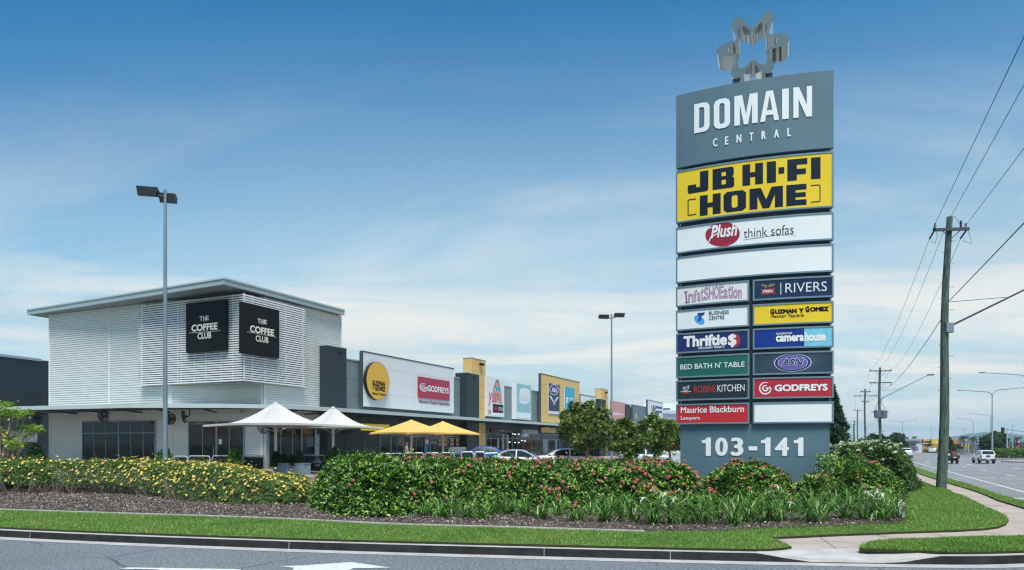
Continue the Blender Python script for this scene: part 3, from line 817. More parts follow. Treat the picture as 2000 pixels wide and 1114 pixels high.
# ------------------------------------------------------------------ cafe building on the corner
M_SID = mat('white_siding', (0.68, 0.70, 0.67), 0.45, 0.0, var=0.06, scale=0.6)
M_LOUV = mat('louvre_white', (0.76, 0.77, 0.77), 0.4)
M_FASC = mat('fascia_metal', (0.33, 0.41, 0.42), 0.45, var=0.05, scale=.5)
M_SOFF = mat('soffit', (0.20, 0.22, 0.22), 0.6)
M_TRIM = mat('window_frame', (0.23, 0.30, 0.33), 0.45)
M_DTRIM = mat('dark_frame', (0.05, 0.075, 0.085), 0.45)
GLASS = mat('shop_glass', (0.012, 0.013, 0.013), 0.04, spec=0.35, var=.5, scale=.4)
t_ = GLASS.node_tree       # dim shapes of the rooms behind, upright and blurred
n_ = [q for q in t_.nodes if q.type == 'TEX_NOISE'][0]; n_.inputs['Scale'].default_value = 1.1; n_.inputs['Detail'].default_value = 3
[q for q in t_.nodes if q.type == 'MAPPING'][0].inputs['Scale'].default_value = (1.6, 1.6, .55)
t_.links.new(ramp(t_, n_.outputs[0], [(.36, (.003, .004, .005)), (.5, (.012, .012, .011)), (.60, (.026, .014, .010)), (.68, (.010, .014, .017)), (.80, (.05, .06, .065))]), t_.nodes['Principled BSDF'].inputs['Base Color'])
M_DARK = mat('charcoal_cladding', (0.022, 0.033, 0.042), 0.55, var=.18, scale=1.5)
M_WALL = mat('blue_grey_render', (0.17, 0.22, 0.235), 0.7, var=.08, scale=.7)
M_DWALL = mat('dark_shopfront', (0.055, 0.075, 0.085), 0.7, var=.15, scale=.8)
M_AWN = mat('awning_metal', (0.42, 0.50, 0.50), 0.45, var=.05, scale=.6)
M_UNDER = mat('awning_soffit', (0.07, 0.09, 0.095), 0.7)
C = Vector((-16.13, 43.0))
FZ = 0.50
LL = Flat(C + NV * 9.2, -NV)          # louvre plane facing left
LR = Flat(C, U)                       # louvre plane facing right
WL = Flat(C + U * .5 + NV * 19.1, -NV)   # wall planes behind
SF = Flat(C + NV * .5, U)             # the shop strip front
pL = WL.at(WL.sx(333), 0); pR = SF.at(SF.sx(514), 0)
WC = Flat(pL.xy, (pR - pL).xy)        # chamfer wall
cb = thing('cafe_building', 'two storey pale corner building with white horizontal siding and a flat overhanging roof', 'building', (-16, 47, FZ))
def siding(mb, S, s0, s1, z0, z1, pitch=.152, depth=.075, off=0.0):
    n = int(round((z1 - z0) / pitch)); h = (z1 - z0) / n
    for k in range(n):
        z = z0 + k * h
        rows = [[S.at(s, z, off), S.at(s, z + h * .04, off + depth), S.at(s, z + h * .64, off + depth), S.at(s, z + h * .66, off + .002), S.at(s, z + h, off)] for s in (s0, s1)]
        mb.grid(rows)
SOF = 11.36
mb = MB()
sl0, sl1 = 0.0, WL.sx(333)
siding(mb, WL, sl0, sl1, FZ, SOF)
wc1 = (pR - pL).length
siding(mb, WC, 0, wc1, FZ, SOF)
sr0, sr1 = SF.sx(514), SF.sx(665.5)
siding(mb, SF, sr0, sr1, FZ, SOF)
bk = [WL.at(0, 0).xy, SF.at(sr1, 0).xy]
for S, a, d in ((WL, 0, U * 14), (SF, sr1, NV * 16)):     # return walls
    p = S.at(a, 0).xy; q = p + d
    mb.grid([[(p.x, p.y, FZ), (p.x, p.y, SOF)], [(q.x, q.y, FZ), (q.x, q.y, SOF)]])
wall = mb.build('wall', M_SID, cb)
for S, s in ((WL, 0.04), (WL, WL.sx(215)), (WL, sl1 - .02), (WC, .10), (WC, wc1 - .05), (SF, sr0 + .08), (SF, sr1 - .06)):
    mb = MB(); slab(mb, S, s - .06, s + .06, FZ, SOF - .01, .0, .09)
    mb.build('corner_trim', M_SID, wall)
# roof
A = Vector((-16.75, 41.67)); B = Vector((-34.9, 51.6)); D = Vector((-12.07, 51.68))
rp = [A, D, D + NV * 16, B + U * 11, B]
mb = MB(); mb.prism(rp, SOF, 11.72); roof = mb.build('roof', M_FASC, cb)
mb = MB()
ins = [A + (B - A).normalized() * 1.0 + U * .12, D - U * .12 + NV * .12, D + NV * 15, B + U * 10, B + U * .2 - (B - A).normalized() * .1]
mb.face([(p.x, p.y, SOF - .004) for p in [A + U * .15 + NV * .15, D - U * .15 + NV * .15, D + NV * 15 - U * .2, B + U * 10, B + U * .15 - NV * .2]])
mb.build('soffit', M_SOFF, roof)
mb = MB()
rq = [A - U * .03 - NV * .03, B - U * .03 + NV * .03]
def edge_bar(mb, a, b, z0, z1, t):
    d = (b - a).normalized(); n_ = Vector((d.y, -d.x)) * t
    mb.hexa([(*(a + n_), z0), (*(b + n_), z0), (*b, z0), (*a, z0), (*(a + n_), z1), (*(b + n_), z1), (*b, z1), (*a, z1)])
edge_bar(mb, B, A, 11.66, 11.76, .05); edge_bar(mb, A, D, 11.66, 11.76, .05)
mb.build('gutter_edge', M_AWN, roof)
# louvre screen round the corner
zl0, zl1 = 5.87, 11.14
sLa = LL.sx(270); sRb = LR.sx(597)
ls = None
mb = MB()
npit = 37; h = (zl1 - zl0) / npit
for k in range(npit):
    z = zl0 + k * h
    slab(mb, LL, sLa, 9.2, z, z + h * .56, -.06, .0); slab(mb, LR, 0.0, sRb, z, z + h * .56, -.06, .0)
ls = mb.build('louvre_screen', M_LOUV, cb)
mb = MB()
for x in (300, 322, 345, 352, 377, 400, 430, 452): s = LL.sx(x); slab(mb, LL, s - .02, s + .02, zl0, zl1, -.11, -.062)
for x in (495, 520, 545, 560): s = LR.sx(x); slab(mb, LR, s - .02, s + .02, zl0, zl1, -.11, -.062)
slab(mb, LL, 9.14, 9.2, zl0, zl1, -.12, -.061)
mb.build('upright', M_LOUV, ls)
mb = MB()     # dark bracket dots where the slats meet the wall
for S, cols in ((LL, (271.5, 287, 302)), (LR, (578, 589, 596))):
    for x in cols:
        s = S.sx(x)
        for k in range(npit): slab(mb, S, s - .05, s + .05, zl0 + k * h + h * .57, zl0 + k * h + h * .99, -.08, -.01)
mb.build('bracket', M_DTRIM, ls)
mb = MB()
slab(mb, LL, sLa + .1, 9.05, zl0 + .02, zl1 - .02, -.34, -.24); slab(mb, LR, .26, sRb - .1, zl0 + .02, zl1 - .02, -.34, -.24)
mb.build('backing', mat('screen_backing', (.065, .08, .09), .7), ls)  # dark sheet: shade of the slat gaps is put into its colour
# windows and doors
def glazed(parent, S, x0, x1, yt, zb, muls, trs, thick=(), off=.11, name='window', m=M_TRIM, g=GLASS, w_=.07):
    """glazing in a frame: outer columns x0..x1, head row yt at x0, mullion columns, transom rows (at x0)"""
    s0, s1 = S.sx(x0, off), S.sx(x1, off); zt = S.pix(x0, yt, off)[1]
    mb = MB(); frame(mb, S, s0, s1, zb, zt, w_, -.05, off + .03)
    inner = [(S.sx(x, off), .05) for x in muls] + [(S.sx(x, off), .12) for x in thick]
    for s, t in inner: slab(mb, S, s - t / 2, s + t / 2, zb + w_, zt - w_, -.03, off + .022)
    ss = sorted([s0 + w_] + [s for s, t in inner] + [s1 - w_])
    for y in trs:
        z = S.pix(x0, y, off)[1]
        for a, b in zip(ss[:-1], ss[1:]): slab(mb, S, a + .03, b - .03, z - .03, z + .03, -.03, off + .016)
    f = mb.build(name, m, parent)
    mb = MB(); slab(mb, S, s0 + w_ * .6, s1 - w_ * .6, zb + w_ * .6, zt - w_ * .6, -.04, off - .01); mb.build('pane', g, f)
    return f
fw = glazed(cb, WL, 160.5, 303.5, 823.5, FZ + .02, (184, 207, 256, 280), (846.8,), (232,))
fd = glazed(cb, WC, 367.5, 477, 823, FZ + .02, (396, 448), (828.5,), (423,), name='door')
mb = MB()
for x in (420, 425): s = WC.sx(x); slab(mb, WC, s - .015, s + .015, 1.3, 1.9, .15, .18)
mb.build('handle', M_AWN, fd)
mb = MB(); pslab(mb, WC, 427, 858, 433.5, 868, .115, .121); mb.build('notice', mat('paper', (.7, .75, .78), .8), fd)
fr_ = glazed(cb, SF, 524, 615.5, 830, FZ + .02, (548, 571), (), (589,))
mb = MB()     # ghosted emblem and posters behind the glass
pslab(mb, SF, 598, 853, 612, 873, .101, .104); pf = mb.build('poster', mat('poster_blue', (.10, .14, .2), .5, var=.9, scale=4), fr_)
WARM = mat('menu_board', (0.16, 0.02, 0.015), 0.5, var=.7, scale=1.2)
mb = MB(); pslab(mb, WC, 400, 835, 446, 850, .101, .104); mb.build('menu_board', mat('menu_dark', (0.05, 0.02, 0.018), 0.5, var=.8, scale=1.2), fd)
# upper sign boxes
def board(S, parent_label, corners_l, x1, txts, linep, side_off):
    x0, yt, yb = corners_l
    mb = MB(); pslab(mb, S, x0, yt, x1, yb, side_off - .22, side_off)
    b = tag(mb.build('sign_box', BLK, bevel=.01), parent_label, 'sign', 'black cafe signs on the louvre corner')
    mb = MB()
    for body, a, c, t, u, bo in txts:
        text(mb, S, body, 300 + a / 2.931, 300 + c / 2.931, 540 + t / 2.931, 540 + u / 2.931, side_off + .012, bo)
    stroke(mb, S, [(300 + p / 2.931, 540 + q / 2.931) for p, q in linep], .55, 0, side_off + .012)
    mb.build('lettering', mat('sign_letter_lit', (.78, .74, .66), .5), b)
board(LL, 'square black sign with pale lettering left of the louvre corner', (363, 593, 690), 440.5,
      [('T', 263, 281, 229, 256, .018), ('H', 283, 298, 226, 258, .018), ('E', 301, 317, 226, 252, .018), ('COFFEE', 217, 366, 278, 318, .035), ('CLUB', 252, 330, 325, 361, .02)], ((202, 325), (382, 311)), .28)
board(LR, 'square black sign with pale lettering right of the louvre corner', (472, 589, 690), 545.5,
      [('T', 595, 612, 241, 268, .018), ('H', 614, 628, 244, 274, .018), ('E', 631, 648, 248, 272, .018), ('COFFEE', 552, 690, 278, 318, .035), ('CLUB', 585, 657, 336, 371, .02)], ((535, 317), (703, 349)), .28)
# awning over the cafe front and along the strip
ZA = 4.48
apts = []
for x, y in ((-130, 798.6), (0, 795), (253, 788.7), (440, 788.8), (552, 790.6)):
    Y = (ZA - EYE) * F / (HY - y); apts.append(Vector(((x - CX) / F * Y, Y)))
AF = Flat(C - NV * 2.0, U)
a_end = AF.sx(668)
apts.append(AF.at(a_end, 0).xy)
def awning(parent, front, back, name='awning'):
    mb = MB()
    for a, b in zip(front[:-1], front[1:]): edge_bar(mb, a, b, ZA - .25, ZA, .04)
    n = len(front)
    mb.face([(p.x, p.y, ZA - .03) for p in front] + [(p.x, p.y, ZA + .12) for p in back])
    o = mb.build(name, M_AWN, parent)
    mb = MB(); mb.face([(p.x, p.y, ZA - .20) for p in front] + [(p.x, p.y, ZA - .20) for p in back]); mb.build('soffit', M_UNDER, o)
    for a, b in zip(front[:-1], front[1:]):
        d = (b - a); m_ = int(d.length / 3) + 1
        for k in range(m_):
            p = a + d * ((k + .5) / m_); nn = Vector((-d.y, d.x)).normalized()
            q = p + nn * 2.2
            mb = MB(); mb.tube([(p.x, p.y, ZA - .30), (q.x, q.y, ZA - .42)], .05, 4); mb.build('beam', M_DTRIM, o)
    return o
awning(cb, apts, [SF.at(SF.sx(668), 0).xy, SF.at(sr0, 0).xy, pL.xy, WL.at(0, 0).xy, WL.at(-8, 0).xy])
# dark pillar at the end of the cafe's right face
# wall fans under the awning
M_FAN = mat('fan_black', (0.02, 0.024, 0.026), 0.4)
def fan(x, y, Y, r, rz, lab, tilt=10):
    p = px(x, y, Y)
    f = thing('wall_fan', lab, 'fan', p, 'black fans under the awning', R(rz), local=True)
    M = Matrix.Rotation(R(90 + tilt), 4, 'X')
    mb = MB()
    for q in range(26):
        a = 2 * math.pi * q / 26
        mb.tube([M @ Vector((r * .18 * math.cos(a), r * .18 * math.sin(a), .12)), M @ Vector((r * .8 * math.cos(a), r * .8 * math.sin(a), .11)), M @ Vector((r * math.cos(a), r * math.sin(a), 0)), M @ Vector((r * .8 * math.cos(a), r * .8 * math.sin(a), -.1))], .011, 4)
    for rr, z in ((1, 0), (.3, .12), (.5, .12), (.68, .115), (.84, .10), (.92, .06)):
        mb.tube([M @ Vector((rr * r * math.cos(a), rr * r * math.sin(a), z)) for a in [2 * math.pi * k / 20 for k in range(21)]], .014, 5)
    mb.build('cage', M_FAN, f)
    mb = MB()
    for k in range(3):
        a = 2 * math.pi * k / 3
        pts = [(.08, -.5), (.85, -.38), (.9, .35), (.1, .3)]
        mb.face([M @ Vector((r * u * math.cos(a + v * .9), r * u * math.sin(a + v * .9), .04 * v)) for u, v in pts])
    mb.lathe((0, 0, 0), [(.001, .1), (.07, .09), (.07, -.1), (.05, -.25), (.001, -.26)], 10, M); mb.build('blades', M_FAN, f)
    mb = MB(); mb.tube([(0, .2, 0), (0, .3, .1), (0, .3, r + .25)], .03, 6); mb.build('bracket', M_FAN, f)
fan(202, 813.5, 46.2, .40, -10, 'black fan above the café windows on the left face')
fan(74, 818, 52, .40, -20, 'black fan beyond the left end of the café wall')
fan(333, 818.5, 45, .36, 55, 'smaller black fan angled left, just right of the left lamp post')
fan(360, 814.5, 44.5, .40, -60, 'black fan angled away to the right above the café door')
fan(515, 833.5, 43.6, .46, -15, 'black fan left of the post of the larger white umbrella')
fan(561, 836, 46, .42, 0, 'black fan seen just right of the larger umbrella post')
fan(624, 839, 48.5, .36, 65, 'black fan turned sideways beside the dark pillar')
fan(676, 838, 50.5, .40, 15, 'black fan under the right tip of the smaller white umbrella')

# ------------------------------------------------------------------ shop strip
sb = thing('shop_strip', 'long blue-grey row of shops with a metal awning, dark pillars and yellow blade walls', 'building', (SF.at(40, 0).x, SF.at(40, 0).y, 0.3))
tops = [(666, 704), (706, 706.5), (886, 740.5), (948, 750), (1055, 768), (1132, 780), (1230, 794), (1320, 806)]
mb = MB()
zt_ = 8.1
sA, sB = SF.sx(660), SF.sx(1262)
zw = SF.pix(700, 706.5)[1]
slab(mb, SF, sA, sB, .2, zw, -6, 0.0)
wl_ = mb.build('wall', M_WALL, sb)
mb = MB(); slab(mb, SF, sA + .05, sB, zw + .001, zw + .10, -.25, .05); mb.build('capping', M_FASC, wl_)
mb = MB()
for k in range(26):
    s = sA + 3 + k * 4.1
    if s < sB: slab(mb, SF, s - .012, s + .012, ZA, zw - .01, -.02, .004)
for z in (5.7, 6.9): slab(mb, SF, sA + .1, sB, z - .012, z + .012, -.02, .003)
mb.build('panel_joint', M_DTRIM, wl_)
# lower shopfront skin; its dark colour adds to the shade under the awning
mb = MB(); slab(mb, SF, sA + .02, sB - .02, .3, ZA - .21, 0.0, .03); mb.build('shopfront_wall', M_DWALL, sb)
AWF = [AF.at(a_end + .02, 0).xy, AF.at(AF.sx(1095), 0).xy, AF.at(AF.sx(1262), 0).xy]
awning(sb, AWF, [SF.at(sB, 0).xy, SF.at(SF.sx(668) + .02, 0).xy])
def pillar(x0, x1, yt, m, nm, off, zb=.3, joints=()):
    mb = MB(); pslab(mb, SF, x0, yt, x1, yt + 1, -.4, off); mb = MB()
    s0, s1 = SF.sx(x0, off), SF.sx(x1, off); z = SF.pix(x0, yt, off)[1]
    slab(mb, SF, s0, s1, zb, z, -.5, off)
    o = mb.build(nm, m, sb, bevel=.015)
    mb = MB(); slab(mb, SF, s0 - .03, s1 + .03, z + .001, z + .07, -.5, off + .03); mb.build('capping', M_FASC, o)
    return o, s0, s1, z
M_YEL = mat('yellow_panel', (0.66, 0.43, 0.15), 0.5, var=.06, scale=1.2)
for x0, x1, yt, off in ((639.5, 677, 675, .75), (912.5, 936, 728.5, .8), (1171, 1183.5, 779.5, .9), (1223, 1231, 790, .8)):
    o, s0, s1, z = pillar(x0, x1, yt, M_DARK, 'pillar', off)
    mb = MB()
    p = SF.at((s0 + s1) / 2 + .25, z - .35, off)
    mb.box((0, 0, 0), (.18, .22, .14), M=Matrix.Translation(p) @ Matrix.Rotation(R(-25), 4, 'Z')); mb.tube([p, p + Vector((-.35, .1, .05))], .05, 6)
    mb.build('floodlight', BLK, o)
for x0, x1, yt, off in ((921, 948.5, 699.5, .45), (1174, 1187.5, 759.5, .5)):
    o, s0, s1, z = pillar(x0, x1, yt, M_YEL, 'blade_wall', off)
    mb = MB()
    k = z - 1.2
    while k > .5: slab(mb, SF, s0 + .02, s1 - .02, k - .012, k + .012, -.02, off + .003); k -= 1.2
    mb.build('panel_joint', mat('joint_brown', (.22, .14, .04), .6), o)
    mb = MB(); p = SF.at((s0 + s1) / 2 + .3, z - .45, off + .2)
    for d in (-.2, .2): mb.box(p + Vector((d * .42, d * .9, 0)), (.22, .26, .22), R(-25))
    mb.tube([p, p + Vector((-.3, .15, 0))], .04, 5); mb.build('floodlight', BLK, o)
# far sections of the same strip: boards rising over the roof line
def wboard(name, x0, x1, yt, yb, m, off, lab=None, par=None, t=.3, cap=True):
    s0, s1 = SF.sx(x0, off), SF.sx(x1, off); z1, z0 = SF.pix(x0, yt, off)[1], SF.pix(x0, yb, off)[1]
    mb = MB(); slab(mb, SF, s0, s1, z0, z1, off - t, off)
    o = mb.build(name, m, par)
    if cap:
        mb = MB(); slab(mb, SF, s0 - .02, s1 + .02, z1 + .001, z1 + .09, off - t, off + .03); slab(mb, SF, s0 - .04, s0 - .001, z0, z1, off - t, off + .02); mb.build('capping', M_DTRIM, o)
    return o, s0, s1, z0, z1
Z3 = lambda x, y: (660 + x / 4.284, 660 + y / 4.284)
Z4 = lambda x, y: (1000 + x / 4.6425, 680 + y / 4.6425)
PANW = mat('white_wall_panel', (.68, .70, .71), .5, var=.03, scale=.8)
bo, s0, s1, z0, z1 = wboard('parapet_board', 709, 886.4, 687.5, 793.5, PANW, .55, par=sb)
mb = MB()
for f_ in (.25, .5, .75): slab(mb, SF, s0 + .02, s1 - .02, z0 + (z1 - z0) * f_ - .01, z0 + (z1 - z0) * f_ + .01, .5, .553)
for f_ in (.25, .5, .75): slab(mb, SF, s0 + (s1 - s0) * f_ - .01, s0 + (s1 - s0) * f_ + .01, z0 + .02, z1 - .02, .5, .5525)
mb.build('panel_joint', mat('joint_grey', (.45, .47, .48), .6), bo)
yb_, ys0, ys1, yz0, yz1 = wboard('parapet_board', 1056.5, 1132, 730.5, 824.5, M_YEL, .55, par=sb)
mb = MB()
for f_ in (.2, .4, .6, .8): slab(mb, SF, ys0 + .02, ys1 - .02, yz0 + (yz1 - yz0) * f_ - .012, yz0 + (yz1 - yz0) * f_ + .012, .5, .553)
mb.build('panel_joint', MATS['joint_brown'], yb_)
wboard('parapet_board', 1133.5, 1163.5, 771, 822, PANW, .3, par=sb)
wboard('parapet_board', 1236, 1264, 791.5, 830, mat('slate_board', (.13, .18, .22), .6), .5, par=sb)
wboard('parapet_board', 1265, 1295, 781.5, 830, PANW, .8, par=sb)
# signs on the strip
def disc(mb, S, cx, cy, r, o0, o1, n=40):
    a, z = S.pix(cx, cy, o1)
    spoly(mb, S, [(a + r * math.cos(q), z + r * math.sin(q)) for q in [2 * math.pi * k / n for k in range(n)]], o0, o1)
    return a, z
rr_ = 160 / 4.284 * SF.at(SF.sx(738, 1.0), 0, 1.0).y / F
mb = MB(); disc(mb, SF, 738.5, 744.5, rr_, .56, .86)
dsk = tag(mb.build('round_sign', mat('rim_black', (.015, .017, .018), .45)), 'round yellow sign with chunky black lettering on the white wall board', 'sign')
mb = MB(); disc(mb, SF, 738.5, 744.5, rr_ * .985, .8, .87); mb.build('sign_face', mat('disc_yellow', (.66, .40, .05), .45, var=.04, scale=1), dsk)
mb = MB()
tx3 = lambda mb, body, x0, x1, yt, yb, bold, off, S=SF, **k: text(mb, S, body, *[Z3(x0, 0)[0], Z3(x1, 0)[0]], Z3(0, yt)[1], Z3(0, yb)[1], off, bold, **k)
tx3(mb, 'GUZMAN', 288, 394, 354, 398, .05, .88); tx3(mb, 'Y', 289, 302, 402, 430, .05, .88); tx3(mb, 'GOMEZ', 309, 397, 402, 442, .05, .88); tx3(mb, 'Mexican Taqueria', 287, 398, 452, 482, .02, .88, shear=.3)
mb.build('lettering', BLK, dsk)
mb = MB(); pslab(mb, SF, 660 + 677 / 4.284, 660 + 323 / 4.284, 660 + 935 / 4.284, 660 + 500 / 4.284, .56, .68)
gs = tag(mb.build('wall_sign', mat('sign_rose', (.36, .03, .07), .4, var=.05, scale=1)), 'crimson wall sign with a white spiral on the white wall board', 'sign')
mb = MB(); tx3(mb, 'GODFREYS', 752, 926, 397, 448, .028, .69); swirl(mb, SF, Z3, 719, 415, 31, 1.9, .69, -.18); mb.build('lettering', M_LIT, gs)
mb = MB(); tx3(mb, 'Vacuum Cleaner Specialists', 678, 934, 520, 552, .015, .57)
tag(mb.build('wall_lettering', mat('rose_ink', (.30, .02, .06), .5)), 'line of crimson lettering under the crimson wall sign', 'lettering')
def poster(x0, x1, yt, yb, m, lab, fm=None, off=.6, cat='poster', w_=.10):
    s0, s1 = SF.sx(x0, off), SF.sx(x1, off); z1, z0 = SF.pix(x0, yt, off)[1], SF.pix(x0, yb, off)[1]
    mb = MB(); slab(mb, SF, s0, s1, z0, z1, .03, off - .01)
    b = tag(mb.build('billboard', fm or PANW), lab, cat)
    mb = MB(); slab(mb, SF, s0 + w_, s1 - w_, z0 + w_, z1 - w_, off - .05, off); mb.build('poster_face', m, b)
    return b
def pp(b, nm, m, pts, off, Z=Z3):
    mb = MB(); ppoly(mb, SF, [Z(*p) for p in pts], off - .005, off); return mb.build(nm, m, b)
SKIN = mat('print_skin', (.50, .33, .26), .6); HAIR = mat('print_hair', (.27, .20, .14), .6); PNK = mat('print_pink', (.55, .10, .16), .6)
b = poster(949.8, 985, 735, 812.5, PANW, 'tall white billboard with a woman tasting food and a red word')
pp(b, 'print_hair', HAIR, [(1322, 352), (1342, 348), (1352, 380), (1358, 430), (1345, 440), (1330, 400), (1308, 430), (1296, 480), (1298, 430), (1312, 390)], .604)
pp(b, 'print_figure', SKIN, [(1326, 376), (1344, 380), (1346, 408), (1340, 424), (1364, 440), (1372, 480), (1376, 550), (1356, 556), (1340, 520), (1326, 545), (1300, 540), (1296, 480), (1310, 440), (1328, 420), (1322, 400)], .606)
pp(b, 'print_mug', mat('print_teal', (.02, .38, .48), .6), [(1318, 410), (1338, 414), (1364, 432), (1362, 446), (1336, 440), (1318, 436)], .609)
pp(b, 'print_dish', SKIN, [(1256, 600), (1284, 604), (1284, 640), (1256, 638)], .604)
mb = MB(); text(mb, SF, 'yum', 660 + 1258 / 4.284, 660 + 1352 / 4.284, 660 + 455 / 4.284, 660 + 575 / 4.284, .612, .01, shear=.2); mb.build('lettering', PNK, b)
k_ = pp(b, 'print_label', INK, [(1296, 552), (1384, 562), (1384, 630), (1296, 626)], .606)
mb = MB(); text(mb, SF, 'ROBINS', 660 + 1300 / 4.284, 660 + 1345 / 4.284, 660 + 574 / 4.284, 660 + 606 / 4.284, .612, .0); mb.build('lettering', LRED, b)
mb = MB(); text(mb, SF, 'KITCHEN', 660 + 1346 / 4.284, 660 + 1380 / 4.284, 660 + 580 / 4.284, 660 + 610 / 4.284, .612, .0); mb.build('lettering', M_LIT, b)
TEAL = mat('print_aqua', (.24, .50, .52), .55, var=.04, scale=.8)
b = poster(1008.5, 1037.7, 747, 818.5, TEAL, 'tall aqua billboard with a white scalloped label')
pp(b, 'print_label', PANW, [(1522, 430), (1534, 422), (1560, 420), (1590, 428), (1600, 440), (1606, 452), (1604, 530), (1596, 548), (1570, 558), (1540, 552), (1524, 545), (1518, 530), (1520, 450)], .606)
pp(b, 'print_band', PANW, [(1499, 622), (1610, 632), (1610, 678), (1499, 668)], .606)
mb = MB(); text(mb, SF, 'bits', 660 + 1532 / 4.284, 660 + 1594 / 4.284, 660 + 462 / 4.284, 660 + 525 / 4.284, .612, .0); text(mb, SF, 'bedbathntable', 660 + 1518 / 4.284, 660 + 1602 / 4.284, 660 + 586 / 4.284, 660 + 604 / 4.284, .612, .0); mb.build('lettering', mat('print_grey', (.5, .58, .6), .6), b)
b = poster(1071.5, 1093, 748, 809.8, mat('print_navy', (.03, .04, .08), .5, var=.7, scale=2.2), 'dark banner with a pale winged badge on the yellow board', off=.62, w_=.001)
for q, m_ in ((1, 'badge_white'), (.86, 'badge_navy'), (.55, 'badge_violet')):
    pp(b, 'badge', MATS[m_], ell(381, 378 , 42 * q, 50 * q, 24), .63 + .004 * (1 - q) * 10, Z4)
mb = MB(); text(mb, SF, 'ASN', 1000 + 360 / 4.6425, 1000 + 404 / 4.6425, 680 + 358 / 4.6425, 680 + 398 / 4.6425, .70, .04); mb.build('lettering', M_LIT, b)
for pts in ([(340, 440), (372, 490), (380, 480), (352, 430)], [(424, 450), (392, 492), (384, 482), (412, 440)], [(372, 490), (392, 492), (384, 520)], [(331, 568), (428, 578), (428, 604), (331, 597)]): pp(b, 'print_wing', MATS['badge_white'], pts, .63, Z4)
b = poster(1103, 1122, 754.5, 800, TEAL if False else mat('print_cyan', (.04, .38, .55), .5, var=.05, scale=1), 'cyan banner with a white letter on the yellow board', off=.62, w_=.001)
pp(b, 'print_letter', M_LIT, [(490, 448), (516, 452), (514, 462), (506, 462), (502, 498), (492, 498), (496, 460), (489, 459)], .626, Z4)
mb = MB()
for k in range(3): ppoly(mb, SF, [Z4(524, 452 + 14 * k), Z4(556, 456 + 14 * k), Z4(556, 462 + 14 * k), Z4(524, 458 + 14 * k)], .62, .626)
mb.build('print_lines', M_LIT, b)
b = poster(1191, 1222, 781.5, 823, mat('print_blush', (.55, .28, .27), .55, var=.03), 'blush pink billboard with a line of small white lettering', off=.6, w_=.05)
mb = MB()
for k, (u, h_) in enumerate(((0, 20), (9, 13), (18, 18), (27, 13), (36, 13), (46, 18), (55, 13), (64, 13), (76, 4), (84, 13), (95, 13))):
    u += 908; ppoly(mb, SF, [Z4(u, 602 + k * .6 - h_), Z4(u + 6, 602 + k * .6 - h_), Z4(u + 6, 602 + k * .6), Z4(u, 602 + k * .6)], .60, .606)
mb.build('lettering', M_LIT, b)
mb = MB(); ppoly(mb, SF, [Z4(*p) for p in ((1118, 590), (1136, 592), (1136, 640), (1118, 640))], .5, .506); tag(mb.build('wall_logo', SKIN), 'small orange logo on the far slate wall board', 'logo')
b = poster(1272, 1293, 791, 830, mat('print_blue', (.02, .09, .26), .5), 'blue sign with a white hoop on the farthest white board', off=.9, w_=.001)
mb = MB()
stroke(mb, SF, [Z4(*p) for p in ell(1284, 560, 14, 44, 20)], 1.2, 0, .91)
for pts in ([(1304, 548), (1358, 556), (1358, 572), (1304, 566)], [(1304, 585), (1314, 586), (1314, 645), (1304, 645)], [(1318, 610), (1330, 611), (1330, 622), (1318, 622)], [(1334, 588), (1358, 592), (1358, 640), (1334, 638)]):
    ppoly(mb, SF, [Z4(*p) for p in pts], .89, .91)
mb.build('lettering', M_LIT, b)
# shopfronts under the awning
off = .04
sw = lambda x0, x1, yt, muls, trs, thick=(): glazed(sb, SF, x0, x1, yt, .32, muls, trs, thick, off=.06, name='shopfront_window', m=M_TRIM)
sw(742, 762, 848, (), ())
w1 = sw(764, 788, 849, (775,), ())
w2 = sw(800, 838, 850, (812.5, 824), (853,))
w3 = sw(840, 906, 851, (853, 866, 879, 892), (856,))
w4 = sw(950, 1000, 842, (960, 979.5, 988), (856,))
w5 = sw(1001, 1057, 846, (1010, 1023, 1038, 1049), (857,))
w6 = sw(1060, 1092, 848, (1072, 1084), (859,))
sw(1096, 1160, 851, (1110, 1125, 1140), (861,))
sw(1188, 1222, 855, (1200, 1212), (863,))
def bill(par, x0, x1, yt, yb, m, nm='poster', o=.075):
    mb = MB(); pslab(mb, SF, x0, yt, x1, yb, o - .01, o); return mb.build(nm, m, par)
PR, PY, PG, PW_ = mat('print_red', (.40, .03, .04), .5), mat('print_yellow', (.55, .38, .04), .5), mat('print_green', (.03, .22, .2), .5), mat('print_white', (.6, .65, .68), .5)
bill(w1, 777, 787, 855, 871, mat('print_food', (.2, .14, .08), .6, var=.9, scale=5))
bill(w2, 800, 802, 852, 866, PR, o=.09)
b2 = bill(w2, 829, 839, 854, 869, PR, o=.105); bill(w2, 831, 837, 859, 868, PW_, 'poster_note', o=.115)
bill(w2, 829, 836, 870, 884, mat('print_blue2', (.05, .25, .5), .5), o=.105)
for x in (856, 867, 880, 890.5):
    q = bill(w3, x, x + 6.5, 854.5, 873, PR)
    for y0, y1, m_ in ((858, 862.5, PY), (863, 867, PG), (867.2, 869, PW_)): bill(w3, x + .8, x + 5.7, y0, y1, m_, 'poster_band', .085)
vv = mat('print_plates', (.3, .3, .3), .5, var=1.0, scale=3.5)
for x in (971, 981, 989.5): bill(w4, x, x + 4, 857 if x < 975 else 849, 880, vv)
bill(w6, 1050 + 11, 1070, 858, 885, mat('print_fitness', (.25, .33, .42), .5, var=.9, scale=3))
bill(w6, 1085, 1088, 859, 882, mat('print_pale', (.2, .45, .6), .5))
LAMPW = mat('shop_light', (1.0, .93, .8), .5, emit=1.6)
mb = MB()
